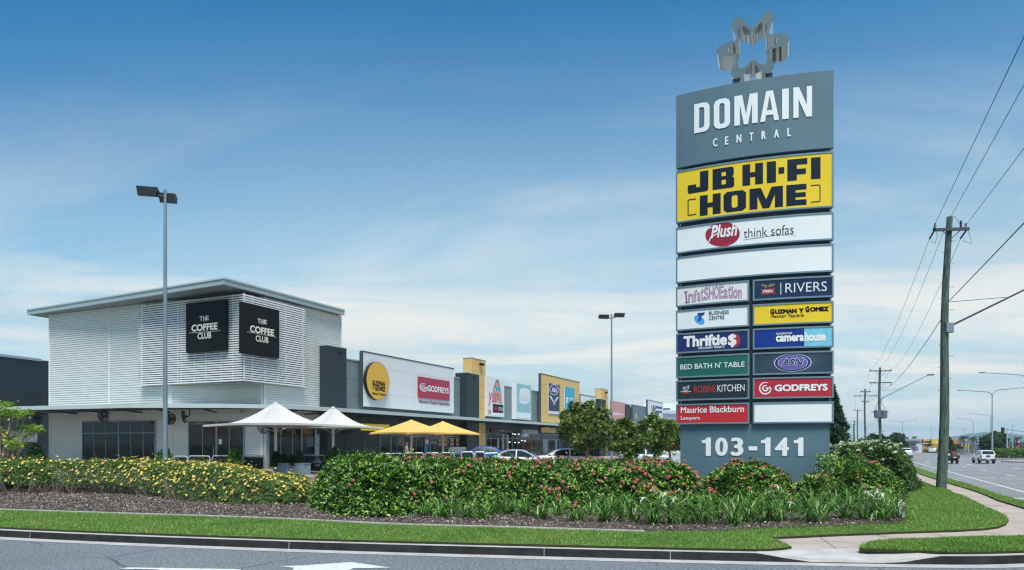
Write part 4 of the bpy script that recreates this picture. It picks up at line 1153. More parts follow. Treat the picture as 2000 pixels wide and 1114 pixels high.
for x, y in ((1000.5, 847), (1005, 848), (1012, 847.5), (1005, 864), (1012, 864), (1018.5, 860), (1024, 861), (994, 863)): pslab(mb, SF, x, y, x + 2.6, y + 1.2, .06, .075)
mb.build('shop_light', LAMPW, w5)
# hanging signs under the awning
def hang(x0, x1, yt, yb, m, lab, off=1.2):
    mb = MB(); pslab(mb, SF, x0, yt, x1, yb, off - .15, off)
    return tag(mb.build('hanging_sign', m), lab, 'sign', 'signs hung under the awning')
h1 = hang(707, 760.5, 827.5, 841, mat('hang_yellow', (.80, .57, .015), .45), 'yellow sign hung under the awning behind the umbrellas', 2.2)
mb = MB(); tx3(mb, 'Mexican Taqueria', 230, 330, 744, 760, .02, 2.21); mb.build('lettering', BLK, h1)
h2 = hang(958, 988, 837, 844.5, BLK, 'small black sign hung under the awning left of the aqua poster')
mb = MB(); text(mb, SF, 'ROBINS', 961, 974, 839.6, 842.5, 1.21, .0); mb.build('lettering', LRED, h2)
mb = MB(); text(mb, SF, 'KITCHEN', 975.5, 986.5, 839.8, 842.8, 1.21, .0); mb.build('lettering', M_LIT, h2)
h3 = hang(1022, 1051, 839.5, 847, mat('hang_grey', (.28, .31, .33), .4), 'pale grey sign hung under the awning')
mb = MB(); text(mb, SF, 'BED BATH', 1025, 1048, 841.8, 844.8, 1.21, .0); mb.build('lettering', MATS['slate_ink'], h3)
h4 = hang(1019.5, 1033, 842.5, 853.5, TEAL, 'small aqua sign hung below the pale grey one', 1.0)
mb = MB(); pslab(mb, SF, 1024, 847, 1030, 852.5, 1.0, 1.01); mb.build('label', PW_, h4)
hang(1058, 1086, 834, 845, M_YEL, 'mustard lintel panel under the awning by the big tree', .5)
# timber posts of the taqueria
M_TIM = mat('timber_post', (.12, .09, .06), .8, var=.3, scale=6)
for x, lab in ((711.5, 'left'), (738.5, 'right')):
    p = SF.at(SF.sx(x, 1.3), 0, 1.3); mb = MB(); mb.box((p.x, p.y, 2.2), (.16, .16, 3.6), R(25))
    tag(mb.build('timber_post', M_TIM, bevel=.01), f'rough timber post under the yellow sign, {lab} of the two', 'post', 'timber posts under the yellow sign')
p = SF.at(SF.sx(893, 2.2), 0, 2.2)
mb = MB(); mb.box((p.x, p.y, 1.05), (2.0, .7, 1.5), R(65)); tag(mb.build('counter', mat('counter_grey', (.2, .23, .26), .6), bevel=.02), 'grey boxy counter outside the shops right of the yellow umbrella posts', 'counter')
# far white shed at the end of the strip, dark building at far left
fb = thing('far_shed', 'large pale shed with a shallow roof beyond the shops, left of the pylon sign', 'building', (36, 160, .3))
mb = MB()
q = [px(1262, 868, 150).xy, px(1395, 868, 150).xy, px(1430, 868, 185).xy, px(1262, 868, 185).xy]
ztop = [EYE + (HY - 806) / F * 150, EYE + (HY - 812) / F * 150, 9, 9]
mb.prism(q, 0.2, ztop); fw_ = mb.build('wall', mat('shed_wall', (.55, .59, .60), .6), fb)
mb = MB()
for k in range(8):
    x0 = 1258 + k * 18
    a, b = px(x0, 802.5 - (k < 2) * 1, 149), px(x0 + 18, 802.5, 149); c, d = px(x0 + 18, 787 + .4 * k, 178), px(x0, 787 + .4 * k, 178)
    mb.face([a, b, c, d])
mb.build('roof', mat('shed_roof', (.58, .62, .63), .5), fb)
mb = MB(); pslab(mb, Flat(q[0], q[1] - q[0]), 1296, 797.5, 1309, 800.5, 0, .6); mb.build('gutter', M_DTRIM, fw_)
db = thing('dark_building', 'charcoal clad building with a pale end wall behind the café at far left', 'building', (-52, 74, 0))
dA, dB = px(81, 868, 66).xy, px(-160, 868, 56).xy
mb = MB(); mb.prism([dB, dA, dA + U * 5 , dB + NV * 6], 0.3, EYE + (HY - 704) / F * 66); o = mb.build('wall', M_DARK, db)
mb = MB(); edge_bar(mb, dB, dA, EYE + (HY - 704) / F * 66 - .1, EYE + (HY - 704) / F * 66 + .12, .06); mb.build('capping', M_FASC, o)
e0_ = px(70, 868, 69).xy; e1 = px(160, 868, 72).xy
mb = MB(); mb.prism([e0_, e1, e1 + U * 6, e0_ + U * 6], .3, EYE + (HY - 708) / F * 69); o = mb.build('end_wall', M_FASC, db)
mb = MB(); pslab(mb, Flat(e0_, e1 - e0_), 84, 838, 93, 862, 0, .05); mb.build('door', BLK, o)
S_ = Flat(dB, dA - dB)
mb = MB(); pslab(mb, S_, 20, 844, 73, 864, 0, .06, ref=73); mb.build('wall_panel', mat('pale_mural', (.27, .28, .31), .7, var=.3, scale=2), db)
# ------------------------------------------------------------------ umbrellas
M_SAIL = mat('canvas_white', (.56, .545, .515), .85, var=.03, scale=1)
M_YSAIL = mat('canvas_yellow', (.70, .45, .13), .85, var=.04, scale=1)
M_POLE = mat('umbrella_pole', (.66, .66, .62), .4)
def umbrella(apex, base_z, tips, lab, m, sag, nm_g, posts, tipn=14):
    """apex point, four tip points; canopy edges hang in, sides sag like a tent"""
    a = Vector(apex)
    t = thing('market_umbrella', lab, 'umbrella', (a.x, a.y, base_z), nm_g)
    mb = MB()
    for k in range(4):
        p, q = Vector(tips[k]), Vector(tips[(k + 1) % 4])
        rows = []
        for i in range(9):
            r = i / 8
            row = []
            for j in range(9):
                u = j / 8
                e = p.lerp(q, u); mid = (p + q) / 2
                inn = 4 * u * (1 - u)
                e = e.lerp(Vector((a.x, a.y, e.z)), .09 * inn); e.z += .05 * inn
                pt = a.lerp(e, r)
                pt.z -= sag * (a.z - e.z) * math.sin(math.pi * r) * (1 + .25 * inn)
                row.append(pt)
            rows.append(row)
        rows.append([v + Vector((0, 0, -.10)) for v in rows[-1]])
        mb.grid(rows)
    bm_o = mb.build('canopy', m, t)
    bm_o.data.polygons.foreach_set('use_smooth', [True] * len(bm_o.data.polygons)); bm_o.data.set_sharp_from_angle(angle=R(50))
    mb = MB(); mb.tube([(a.x, a.y, base_z), (a.x, a.y, a.z - .05)], .075, 10); mb.lathe((a.x, a.y, base_z), [(.3, 0), (.3, .04), (.1, .06), (.09, .3)], 12); po = mb.build('post', M_POLE, t, smooth=True)
    mb = MB()
    for p in tips:
        p = Vector(p)
        rl = []
        for i in range(8):
            r = .06 + .92 * i / 7; q_ = a.lerp(p, r); q_.z -= sag * (a.z - p.z) * math.sin(math.pi * r) + .05; rl.append(q_)
        mb.tube(rl, .022, 5)
        h_ = rl[3] + Vector((0, 0, .1)); mb.tube([(a.x, a.y, p.z - .35), (h_.x, h_.y, h_.z - .15)], .018, 5)
    mb.build('rib', M_POLE, t)
    mb = MB(); mb.lathe((a.x, a.y, a.z - .06), [(.13, -.05), (.12, .01), (.05, .06), (.001, .065)], 10); mb.build('cap', m, t)
    return t
def square_tips(ax, Y, z, half, ang): return [(ax + half * math.cos(R(ang + 90 * k)), Y + half * math.sin(R(ang + 90 * k)), z) for k in range(4)]
a = px(538.5, 785.5, 37.0); zt1 = px(400, 830.5, 37).z
umbrella(a, FZ, square_tips(a.x, a.y, zt1, 3.65, 4), 'large white tent-shaped umbrella in front of the café, left of its pair', M_SAIL, .31, 'white café umbrellas', None)
a = px(650.5, 794.5, 42.0); zt1 = px(745, 834.5, 42).z
umbrella(a, FZ, square_tips(a.x, a.y, zt1, 2.95, 2), 'white tent-shaped umbrella by the dark pillar, right of its pair', M_SAIL, .30, 'white café umbrellas', None)
a = px(803.5, 820, 47.5); zt1 = px(803, 846, 47.5).z
umbrella(a, FZ, square_tips(a.x, a.y, zt1, 2.75, 3), 'nearer yellow umbrella shading the tables under the yellow sign', M_YSAIL, .06, 'yellow umbrellas', None)
a = px(865, 823, 52); zt1 = px(865, 847.5, 52).z
umbrella(a, FZ, square_tips(a.x, a.y, zt1, 2.72, -6), 'farther yellow umbrella with its tip beside the yellow blade wall', M_YSAIL, .06, 'yellow umbrellas', None)
# ------------------------------------------------------------------ cafe barriers, planters
M_STEEL = mat('barrier_tube', (.62, .64, .64), .3, .6)
M_BANN = mat('banner_black', (.012, .013, .014), .6)
def barrier(x0, x1, yt, Y, lab, grp, logo=None, dY=0.0):
    a, b = px(x0, yt, Y), px(x1, yt, Y + dY)
    z1 = a.z; z0 = FZ
    t = thing('cafe_barrier', lab, 'barrier', ((a.x + b.x) / 2, (a.y + b.y) / 2, z0), grp)
    d = Vector((b.x - a.x, b.y - a.y)); S = Flat(a.xy, d); wd = d.length
    mb = MB(); r = .12
    pts = [(0, z0), (0, z1 - r)] + [(r - r * math.cos(R(q)), z1 - r + r * math.sin(R(q))) for q in (30, 60, 90)] + [(wd - r + r * math.sin(R(q)), z1 - r + r * math.cos(R(q))) for q in (0, 30, 60, 90)] + [(wd, z0)]
    mb.tube([S.at(u, v) for u, v in pts], .032, 8)
    for u in (0, wd): slab(mb, S, u - .04, u + .04, z0, z0 + .03, -.25, .25)
    mb.build('tube_frame', M_STEEL, t, smooth=True)
    mb = MB(); slab(mb, S, .06, wd - .06, z0 + .12, z1 - .06, -.006, .006); bn = mb.build('banner', M_BANN, t)
    if logo:
        mb = MB()
        if logo == 'cafe':
            for body, f0, f1, h0, h1, bo in (('THE', .60, .78, .74, .84, .03), ('COFFEE', .50, .88, .56, .70, .03), ('CLUB', .58, .80, .38, .50, .02)):
                v, f = glyphs(body, 0.0); lo, hi = v.min(0), v.max(0); q = (v - lo) / (hi - lo); i = len(mb.v)
                mb.v += [tuple(S.at(wd * (f0 + (f1 - f0) * p), z0 + (z1 - z0) * (h0 + (h1 - h0) * w_), .012)) for p, w_ in q]
                for g_ in f: mb.f.append(tuple(i + k for k in g_)); mb.mi.append(0)
            mb.build('lettering', M_LIT, bn)
        else:
            rows = (('GUZMAN', .5, .68), ('GOMEZ', .3, .48)) if wd > .8 else (('Y', .3, .68),)
            for body, h0, h1 in rows:
                v, f = glyphs(body, .02); lo, hi = v.min(0), v.max(0); q = (v - lo) / (hi - lo); i = len(mb.v)
                mb.v += [tuple(S.at(wd * (.2 + .6 * p), z0 + (z1 - z0) * (h0 + (h1 - h0) * w_), .012)) for p, w_ in q]
                for g_ in f: mb.f.append(tuple(i + k for k in g_)); mb.mi.append(0)
            mb.build('lettering', SY, bn)
BG = 'black café barriers along the forecourt'
for k, (x0, x1, yt, Y, lg_) in enumerate(((340, 366, 891.5, 38, None), (368, 410, 891, 37, None), (415, 471, 890.5, 37, 'cafe'), (474, 517, 891, 37, None), (588.5, 634, 889.5, 38.5, 'cafe'))):
    barrier(x0, x1, yt, Y, ['short tube barrier half hidden behind the left lamp post', 'tube barrier with a black banner just right of the left lamp post', 'wide tube barrier below the café door, with a cup logo', 'tube barrier left of the planter boxes', 'black banner barrier alone right of the planter boxes'][k], BG, lg_)
for k, (x0, x1, yt, lg_) in enumerate(((742, 764, 886, None), (764, 787, 886, None), (790, 827.5, 885, 'g'), (831, 858, 885, None), (861, 886.5, 884.5, 'g'), (901, 925, 883, 'g'), (926, 947, 883, 'g'))):
    barrier(x0, x1, yt, 45, f'{ordinal(k)} tube barrier from the left in the row under the yellow umbrellas', 'black barriers by the yellow umbrellas', lg_)
# ------------------------------------------------------------------ vegetation
def unit(v): return v / np.maximum(np.linalg.norm(v, axis=-1, keepdims=True), 1e-9)
def rosettes(Pn, Nn, k, Lf, Wf, tilt=(15, 60), jit=.25, up=.35):
    """k leaves round every point: diamond quads, tilted out of the plane of the normal"""
    n = len(Pn)
    Nn = unit(Nn + np.array([0, 0, up]) + rng.normal(0, jit, (n, 3)))
    ref = np.where(np.abs(Nn[:, 2:3]) < .9, np.array([[0, 0, 1.]]), np.array([[1., 0, 0]]))
    X = unit(np.cross(Nn, ref)); Y = np.cross(Nn, X)
    out = []
    a0 = rng.uniform(0, 2 * math.pi, n)
    for j in range(k):
        a = a0 + 2 * math.pi * j / k + rng.normal(0, .3, n)
        e = np.radians(rng.uniform(*tilt, n))
        h = X * np.cos(a)[:, None] + Y * np.sin(a)[:, None]
        d = h * np.cos(e)[:, None] + Nn * np.sin(e)[:, None]
        s = unit(np.cross(d, Nn))
        l = (Lf * rng.uniform(.65, 1.25, n))[:, None]; w_ = (Wf * rng.uniform(.7, 1.2, n))[:, None]
        up_ = np.cross(s, d)
        p1 = Pn + d * l * .5 + s * w_ * .5 - up_ * l * .03; p3 = Pn + d * l * .5 - s * w_ * .5 - up_ * l * .03
        p2 = Pn + d * l - Nn * l * .12
        out.append(np.stack([Pn, p1, p2, p3], 1))
    return np.concatenate(out)
def wob(x, y, sc, seed=0):
    r = np.random.default_rng(seed)
    v = 0
    for i in range(5):
        k = r.uniform(.6, 1.8) * sc; a = r.uniform(0, 6.28); f = r.uniform(0, 6.28)
        v = v + np.sin(k * (x * math.cos(a) + y * math.sin(a)) + f)
    return v / 5
def inside(poly, x, y):
    c = np.zeros(len(x), bool)
    n = len(poly)
    for i in range(n):
        (x0, y0), (x1, y1) = poly[i], poly[(i + 1) % n]
        m = ((y0 > y) != (y1 > y)) & (x < (x1 - x0) * (y - y0) / (y1 - y0 + 1e-12) + x0)
        c ^= m
    return c
def edist(poly, x, y):
    d = np.full(len(x), 1e9); n = len(poly); gx = np.zeros(len(x)); gy = np.zeros(len(x))
    for i in range(n):
        a, b = np.array(poly[i]), np.array(poly[(i + 1) % n]); ab = b - a
        t = np.clip(((x - a[0]) * ab[0] + (y - a[1]) * ab[1]) / (ab @ ab), 0, 1)
        dx, dy = x - a[0] - t * ab[0], y - a[1] - t * ab[1]; q = np.hypot(dx, dy)
        m = q < d; d = np.where(m, q, d); gx = np.where(m, dx / (q + 1e-9), gx); gy = np.where(m, dy / (q + 1e-9), gy)
    return d, gx, gy      # inward direction
def hedge_points(poly, top, zb, n, ew=.8, bump=.10, bsc=2.0, seed=1, depth=.14, side=.55, pw=2.6, shoots=.05):
    """points and normals over the clipped surface of a hedge standing on poly; top(px column) is its height"""
    poly = [(p[0], p[1]) for p in poly]
    xs, ys = np.array(poly).T
    area = 0.5 * abs(np.dot(xs, np.roll(ys, -1)) - np.dot(ys, np.roll(xs, -1)))
    P, Nm = [], []
    nt_ = int(n * (1 - side)); got = 0
    while got < nt_:
        x = rng.uniform(xs.min(), xs.max(), n); y = rng.uniform(ys.min(), ys.max(), n)
        m = inside(poly, x, y); x, y = x[m], y[m]
        d, gx, gy = edist(poly, x, y)
        H = top(CX + F * x / y) * np.ones(len(x))
        e = np.clip(d / ew, 0, 1)
        z = zb + (H - zb) * (1 - (1 - e) ** pw) + bump * (wob(x, y, bsc, seed) + .6 * wob(x, y, bsc * 3, seed + 1)) - rng.exponential(depth * .5, len(x)) + rng.exponential(.09, len(x)) * (rng.uniform(0, 1, len(x)) < shoots)
        k = (1 - e)[:, None]
        nn = np.stack([-gx * k[:, 0], -gy * k[:, 0], np.ones(len(x))], 1)
        P.append(np.stack([x, y, z], 1)); Nm.append(nn); got += len(x)
    # side walls
    per = np.array([math.hypot(xs[(i + 1) % len(xs)] - xs[i], ys[(i + 1) % len(xs)] - ys[i]) for i in range(len(xs))])
    ns = int(n * side)
    i = rng.choice(len(xs), ns, p=per / per.sum()); t = rng.uniform(0, 1, ns)
    x = xs[i] + (xs[(i + 1) % len(xs)] - xs[i]) * t; y = ys[i] + (ys[(i + 1) % len(xs)] - ys[i]) * t
    sg = 1 if np.dot(xs, np.roll(ys, -1)) - np.dot(ys, np.roll(xs, -1)) > 0 else -1
    ex, ey = (xs[(i + 1) % len(xs)] - xs[i]) / per[i], (ys[(i + 1) % len(xs)] - ys[i]) / per[i]
    gx, gy = -ey * sg, ex * sg
    f = rng.uniform(0.02, .97, ns)
    d = ew * (1 - (1 - f) ** (1 / pw)) + bump * 1.6 * wob(x * 1.3 + f * 2, y * 1.3 - f * 2, bsc * 1.5, seed + 2) + rng.exponential(depth * .5, ns)
    x, y = x + gx * d, y + gy * d
    H = top(CX + F * x / y)
    z = zb + (H - zb) * f
    P.append(np.stack([x, y, z], 1)); Nm.append(np.stack([-gx, -gy, .25 + .8 * f], 1))
    return np.concatenate(P), np.concatenate(Nm)
L_IX = leafmat('ixora_leaf', [(0, '#142b0c'), (.42, '#2d5416'), (.72, '#578428'), (.9, '#93b846'), (1, '#bdd26c')], .36, .20)
L_YE = leafmat('allamanda_leaf', [(0, '#2c4720'), (.4, '#48692e'), (.75, '#66853d'), (1, '#8fa35c')], .5, .30)
L_WH = leafmat('gardenia_leaf', [(0, '#22381a'), (.4, '#365524'), (.8, '#567636'), (1, '#87a050')], .4, .30)
L_DK = leafmat('dark_leaf', [(0, '#142a12'), (.5, '#24421b'), (1, '#3f6128')], .5, .25)
L_TR = leafmat('tree_leaf', [(0, '#2c4319'), (.35, '#425c24'), (.7, '#647d33'), (.95, '#8c9a48'), (1, '#86703c')], .42, .3)
L_LI = leafmat('lily_leaf', [(0, '#2c521c'), (.5, '#4a7a2c'), (.82, '#7fa552'), (1, '#b4c98a')], .42, .25)
L_DY = leafmat('sparse_leaf', [(0, '#6c8b2c'), (.5, '#8ba83c'), (1, '#b0bf58')], .5, .35)
F_YE = leafmat('yellow_petal', [(0, '#e0b443'), (.5, '#f0cf62'), (1, '#f6e190')], .6, .2)
F_PK = leafmat('pink_petal', [(0, '#b5434c'), (.4, '#d4656c'), (.8, '#e38f90'), (1, '#e2a894')], .6, .2)
F_WH = leafmat('cream_petal', [(0, '#c9cba8'), (.5, '#dedfc6'), (1, '#f0efe2')], .6, .2)
M_STEM = mat('stem_bark', (.16, .125, .10), .9, var=.3, scale=8)
M_STEM2 = mat('pale_stem', (.30, .25, .20), .9, var=.25, scale=8)
def flowers(Pn, Nn, r, petals=5, w_=.75):
    return rosettes(Pn, Nn, petals, r, r * w_, (5, 30), .35, .2)
def heads(Pn, Nn, r, k=16):
    """domed heads of small florets"""
    n = len(Pn)
    c = np.repeat(Pn, k, 0); N2 = unit(np.repeat(unit(Nn), k, 0) + rng.normal(0, .65, (n * k, 3)))
    q = c + N2 * (r * rng.uniform(.5, 1, n * k))[:, None] * np.array([1, 1, .8])
    return rosettes(q, N2, 2, r * .55, r * .5, (0, 30), .2, 0)
def twigs(mb, x, y, z0, h, n, spread, r=.014):
    for _ in range(n):
        a, l = random.uniform(0, 6.28), random.uniform(.5, 1) * spread
        p = Vector((x, y, z0)); k = Vector((x + l * .4 * math.cos(a), y + l * .4 * math.sin(a), z0 + h * .5)); e = Vector((x + l * math.cos(a), y + l * math.sin(a), z0 + h))
        mb.tube([p, k + Vector((random.uniform(-.05, .05), random.uniform(-.05, .05), 0)), e], [r * 1.3, r, r * .5], 4, False)
def shrub(name, label, cat, poly, top, n, leaf, k=6, Lf=.11, Wf=.045, flower=None, group=None, zmin=None, core=True, **kw):
    cx = sum(p[0] for p in poly) / len(poly); cy = sum(p[1] for p in poly) / len(poly)
    t = thing(name, label, cat, (cx, cy, ZV), group)
    Pn, Nn = hedge_points(poly, top, ZV + .02, n, **kw)
    if zmin is not None:
        m = Pn[:, 2] > zmin(CX + F * Pn[:, 0] / Pn[:, 1], Pn[:, 0], Pn[:, 1]); Pn, Nn = Pn[m], Nn[m]
    quads('foliage', rosettes(Pn, Nn, k, Lf, Wf, (10, 60)), leaf, t)
    if flower:
        fm, nf, kind, r, keep = flower
        Pf, Nf = hedge_points(poly, top, ZV + .02, max(3000, nf * 8), **{**kw, 'depth': .01})
        if zmin is not None:
            m = Pf[:, 2] > zmin(CX + F * Pf[:, 0] / Pf[:, 1], Pf[:, 0], Pf[:, 1]); Pf, Nf = Pf[m], Nf[m]
        pr = keep(CX + F * Pf[:, 0] / Pf[:, 1], Pf[:, 2], Pf[:, 1]); i = rng.permutation(len(Pf)); i = i[rng.uniform(0, 1, len(i)) < pr[i]][:nf]
        q = Pf[i] + unit(Nf[i]) * .08
        tag(quads('flowers', heads(q, Nf[i], r) if kind == 'head' else flowers(q, Nf[i], r), fm, t), kind='stuff')
    return t, Pn
ip = lambda xs, ys: (lambda x: np.interp(x, xs, ys))
g2 = lambda x, y: tuple(gp(x, y, ZV)[:2])
# yellow flowering hedge on the left
ypoly = [g2(-190, 966), g2(0, 966), g2(180, 968), g2(290, 974), g2(380, 983), g2(470, 989), g2(560, 990), g2(606, 986), px(625, 0, 24.5).xy[:], px(612, 0, 27.5).xy[:], px(460, 0, 28.5).xy[:], px(250, 0, 29.5).xy[:], px(0, 0, 30).xy[:], px(-190, 0, 31).xy[:]]
htop = ip([-200, 0, 120, 320, 420, 480, 520, 560, 600, 640], [1.36, 1.36, 1.38, 1.33, 1.26, 1.16, 1.00, .88, .88, 1.0])
stemz = lambda px_, x, y: np.interp(px_, [0, 260, 330, 460], [.62, .55, .25, .0]) * (np.clip((29.0 - y) / 2, 0, 1)) + .12 * wob(x, y, 3, 5)
yh, Pn = shrub('flowering_hedge', 'long hedge dotted with yellow trumpet flowers along the left of the garden bed', 'hedge', ypoly, htop, 27000, L_YE, 5, .085, .03,
           (F_YE, 1750, 'flat', .060, lambda x, z, y: np.where(z > .55, 1.0, .25) * np.interp(x, [-200, 150, 260, 520, 600], [.45, .5, 1, 1, .7])), zmin=stemz, ew=1.0, bump=.15, seed=11, shoots=.08, side=.5)
mb = MB()
for x in list(range(-150, 330, 17)) + [350, 380, 420, 470, 520]:
    p = px(x + random.uniform(-5, 5), 868, random.uniform(25.8, 28.5) if x < 260 else random.uniform(23.8, 26))
    twigs(mb, p.x, p.y, ZV - .02, random.uniform(.55, .85), random.randint(4, 8), .55)
mb.build('stems', M_STEM, yh)
# pink flowering hedge
ipoly = [g2(600, 990), g2(628, 1003), g2(660, 1013), g2(740, 1016), g2(810, 1009), g2(900, 1003), g2(1000, 1001), g2(1120, 1000), g2(1250, 1000), g2(1375, 996), px(1388, 0, 21.5).xy[:], px(1368, 0, 22.6).xy[:], px(1335, 0, 24.2).xy[:], px(1310, 0, 26).xy[:], px(1000, 0, 27).xy[:], px(700, 0, 27).xy[:], px(625, 0, 25).xy[:]]
itop = ip([590, 612, 640, 700, 780, 900, 1000, 1200, 1330, 1362, 1390], [.95, 1.18, 1.45, 1.58, 1.52, 1.46, 1.42, 1.41, 1.41, 1.36, 1.02])
pinkp = lambda x, z, y: np.interp(x, [600, 700, 950, 1100, 1400], [.12, .10, .5, 1, .9]) * np.where(z > .4, 1, .4)
shrub('flowering_hedge', 'dense green hedge with coral pink flower heads filling the middle of the bed', 'hedge', ipoly, itop, 19000, L_IX, 6, .135, .055,
      (F_PK, 520, 'head', .062, pinkp), ew=.95, bump=.17, seed=21, side=.55, depth=.36, shoots=.09)
# mounds round the base of the pylon
def mound(lab, pts, xs, ys, n, nf, seed, leaf=L_IX, fm=F_PK, r=.062, kp_=None, ew=.8, **kw):
    return shrub('flowering_shrub', lab, 'shrub', pts, ip(xs, ys), n, leaf, 6, .125, .052, (fm, nf, 'head', r, kp_ or (lambda x, z, y: np.where(z > .4, 1, .5))), 'shrubs at the foot of the pylon sign', ew=ew, bump=.19, seed=seed, depth=.34, shoots=.03, **kw)
mound('rounded pink flowered shrub before the house numbers of the pylon', [g2(1386, 997), g2(1450, 996), g2(1530, 998), g2(1566, 994), px(1560, 0, 22.2).xy[:], px(1500, 0, 22.9).xy[:], px(1440, 0, 23.2).xy[:], px(1385, 0, 23.2).xy[:]],
      [1380, 1400, 1435, 1470, 1500, 1540, 1568], [1.05, 1.30, 1.45, 1.40, 1.30, 1.15, .85], 6500, 105, 31)
mound('small pink flowered shrub at the right corner of the pylon base', [g2(1570, 998), g2(1618, 996), g2(1650, 990), px(1640, 0, 22.2).xy[:], px(1600, 0, 22.3).xy[:], px(1568, 0, 22.4).xy[:]], [1560, 1572, 1600, 1617, 1660], [.9, 1.12, 1.18, 1.05, .85], 2600, 26, 33, ew=.6)
mound('broad pink flowered shrub sloping down to the right of the pylon base', [g2(1622, 992), g2(1690, 990), g2(1745, 988), g2(1764, 984), px(1772, 0, 24.5).xy[:], px(1750, 0, 27).xy[:], px(1690, 0, 28.2).xy[:], px(1624, 0, 28.2).xy[:]],
      [1615, 1640, 1680, 1720, 1750, 1775], [1.75, 1.62, 1.45, 1.28, 1.0, .75], 8500, 34, 35)
mound('white flowered shrub rising behind the others right of the pylon', [px(1618, 0, 29).xy[:], px(1690, 0, 29).xy[:], px(1760, 0, 27.6).xy[:], px(1790, 0, 28).xy[:], px(1794, 0, 31).xy[:], px(1772, 0, 34).xy[:], px(1700, 0, 35).xy[:], px(1618, 0, 35).xy[:]],
      [1610, 1680, 1725, 1755, 1775, 1797], [2.0, 2.02, 2.02, 1.86, 1.6, 1.2], 9500, 210, 37, L_WH, F_WH, .09, lambda x, z, y: np.where(z > 1.2, 1, .12) * np.interp(x, [1600, 1740, 1770], [1, 1, .05]))
# shrubs standing behind the hedges
def bush(lab, x0, x1, ytop, Y, n, leaf=L_DK, seed=41, grp=None, cat='shrub', nm='green_shrub', ybot=None, zb=None):
    zt = EYE + (HY - ytop) / F * Y
    xm = (x0 + x1) / 2; p = px(xm, 868, Y); r = (x1 - x0) / 2 / F * Y
    z0 = FZ if zb is None else zb
    t = thing(nm, lab, cat, (p.x, p.y, z0), grp)
    v = unit(rng.normal(0, 1, (n, 3))); v[:, 2] = np.abs(v[:, 2]) * 1.0 - .12
    rad = (1 + .22 * wob(v[:, 0] * 3 + seed, v[:, 1] * 3 + v[:, 2] * 3, 1.5, seed)) * (1 - rng.exponential(.12, n))
    Q = np.array([p.x, p.y, z0]) + v * np.array([r, r * .8, zt - z0]) * np.clip(rad, .2, 1.3)[:, None]
    quads('foliage', rosettes(Q, v, 5, .13, .06, (10, 65)), leaf, t)
    mb = MB(); twigs(mb, p.x, p.y, z0, (zt - z0) * .6, 6, r * .5, .02); mb.build('stems', M_STEM, t)
    return t
bush('dense dark bush at the left end of the café wall', 42, 97, 862, 33, 2600, L_DK, 41, zb=.15)
bush('dark leafy bush behind the pink hedge, under the white umbrella post', 630, 668, 872, 33.5, 1800, L_DK, 43, 'bushes between hedge and shops')
bush('broad bush behind the top of the pink hedge, left of the yellow umbrellas', 660, 705, 876, 34, 1600, L_DK, 44, 'bushes between hedge and shops')
bush('low bush under the yellow sign, rightmost of the bushes behind the hedge', 694, 742, 877, 35, 1600, L_DK, 45, 'bushes between hedge and shops')
bush('small pointed bright green shrub behind the left lamp post', 301, 342, 868, 34, 900, leafmat('fresh_leaf', [(0, '#2f5a1c'), (.6, '#4c7d28'), (1, '#7ba044')], .4, .3), 46)
bush('potted leafy plant by the café door', 440, 474, 875, 36.4, 800, MATS['fresh_leaf'], 47)
# planter boxes
M_PLB = mat('planter_grey', (.24, .31, .35), .5, var=.1, scale=3)
for x0, x1, lab in ((533, 561, 'left'), (564, 593, 'right')):
    a, b = px(x0, 868, 36.6), px(x1, 868, 36.2); wd = (b - a).length; c_ = (a + b) / 2
    zt, zb_ = EYE + (HY - 906) / F * 36.4, FZ
    t = thing('planter_box', f'slatted grey planter box with bushy plants, {lab} of the pair', 'planter', (c_.x, c_.y, zb_), 'planter boxes by the umbrella')
    mb = MB(); S = Flat(a.xy, (b - a).xy)
    slab(mb, S, .02, wd - .02, zb_, zt - .01, -.55, -.015)
    for k in range(5):
        h_ = (zt - zb_) / 5; slab(mb, S, .0, wd, zb_ + k * h_ + .01, zb_ + (k + 1) * h_ - .005, -.014, .012)
    slab(mb, S, -.02, wd + .02, zt, zt + .03, -.58, .03); mb.build('box', M_PLB, t)
    for j in range(2):
        bush(f'leafy plant in the {lab} planter box, {"left" if j == 0 else "right"} half', x0 + j * 14 - 1, x0 + j * 14 + 15, (880, 884, 888, 878)[j + (2 if lab == 'right' else 0)], 36.6, 380, L_DK, 51 + j, 'plants in the planter boxes', 'plant', 'potted_plant', zb=zt)
# lilies: arching strap leaves
L_BASE = [(795, 1003), (832, 1010), (862, 1014), (912, 1012), (940, 1017), (978, 1008), (1030, 1010), (1056, 1016), (1128, 1021), (1180, 1021), (1216, 1015), (1240, 1022), (1272, 1026), (1310, 1026), (1343, 1024), (1366, 1026), (1400, 1020), (1432, 1029), (1462, 1024), (1492, 1022),
          (1520, 1022), (1570, 1021), (1602, 1023), (1652, 1017), (1690, 1018), (1722, 1019), (1748, 1013)]
L_BACK = [(884, 1006), (958, 1006), (1008, 1004), (1092, 1009), (1155, 1010), (1198, 1003), (1225, 999), (1300, 1001), (1378, 1001), (1420, 999), (1452, 1002), (1500, 1004), (1542, 1001), (1585, 1000), (1630, 1000), (1668, 999), (1710, 1000), (1740, 997)]
FLW = {(1272, 1026), (1310, 1026), (1520, 1022), (1690, 1018), (1722, 1019), (1500, 1004), (1710, 1000), (1300, 1001)}
nl_ = [0, 0]
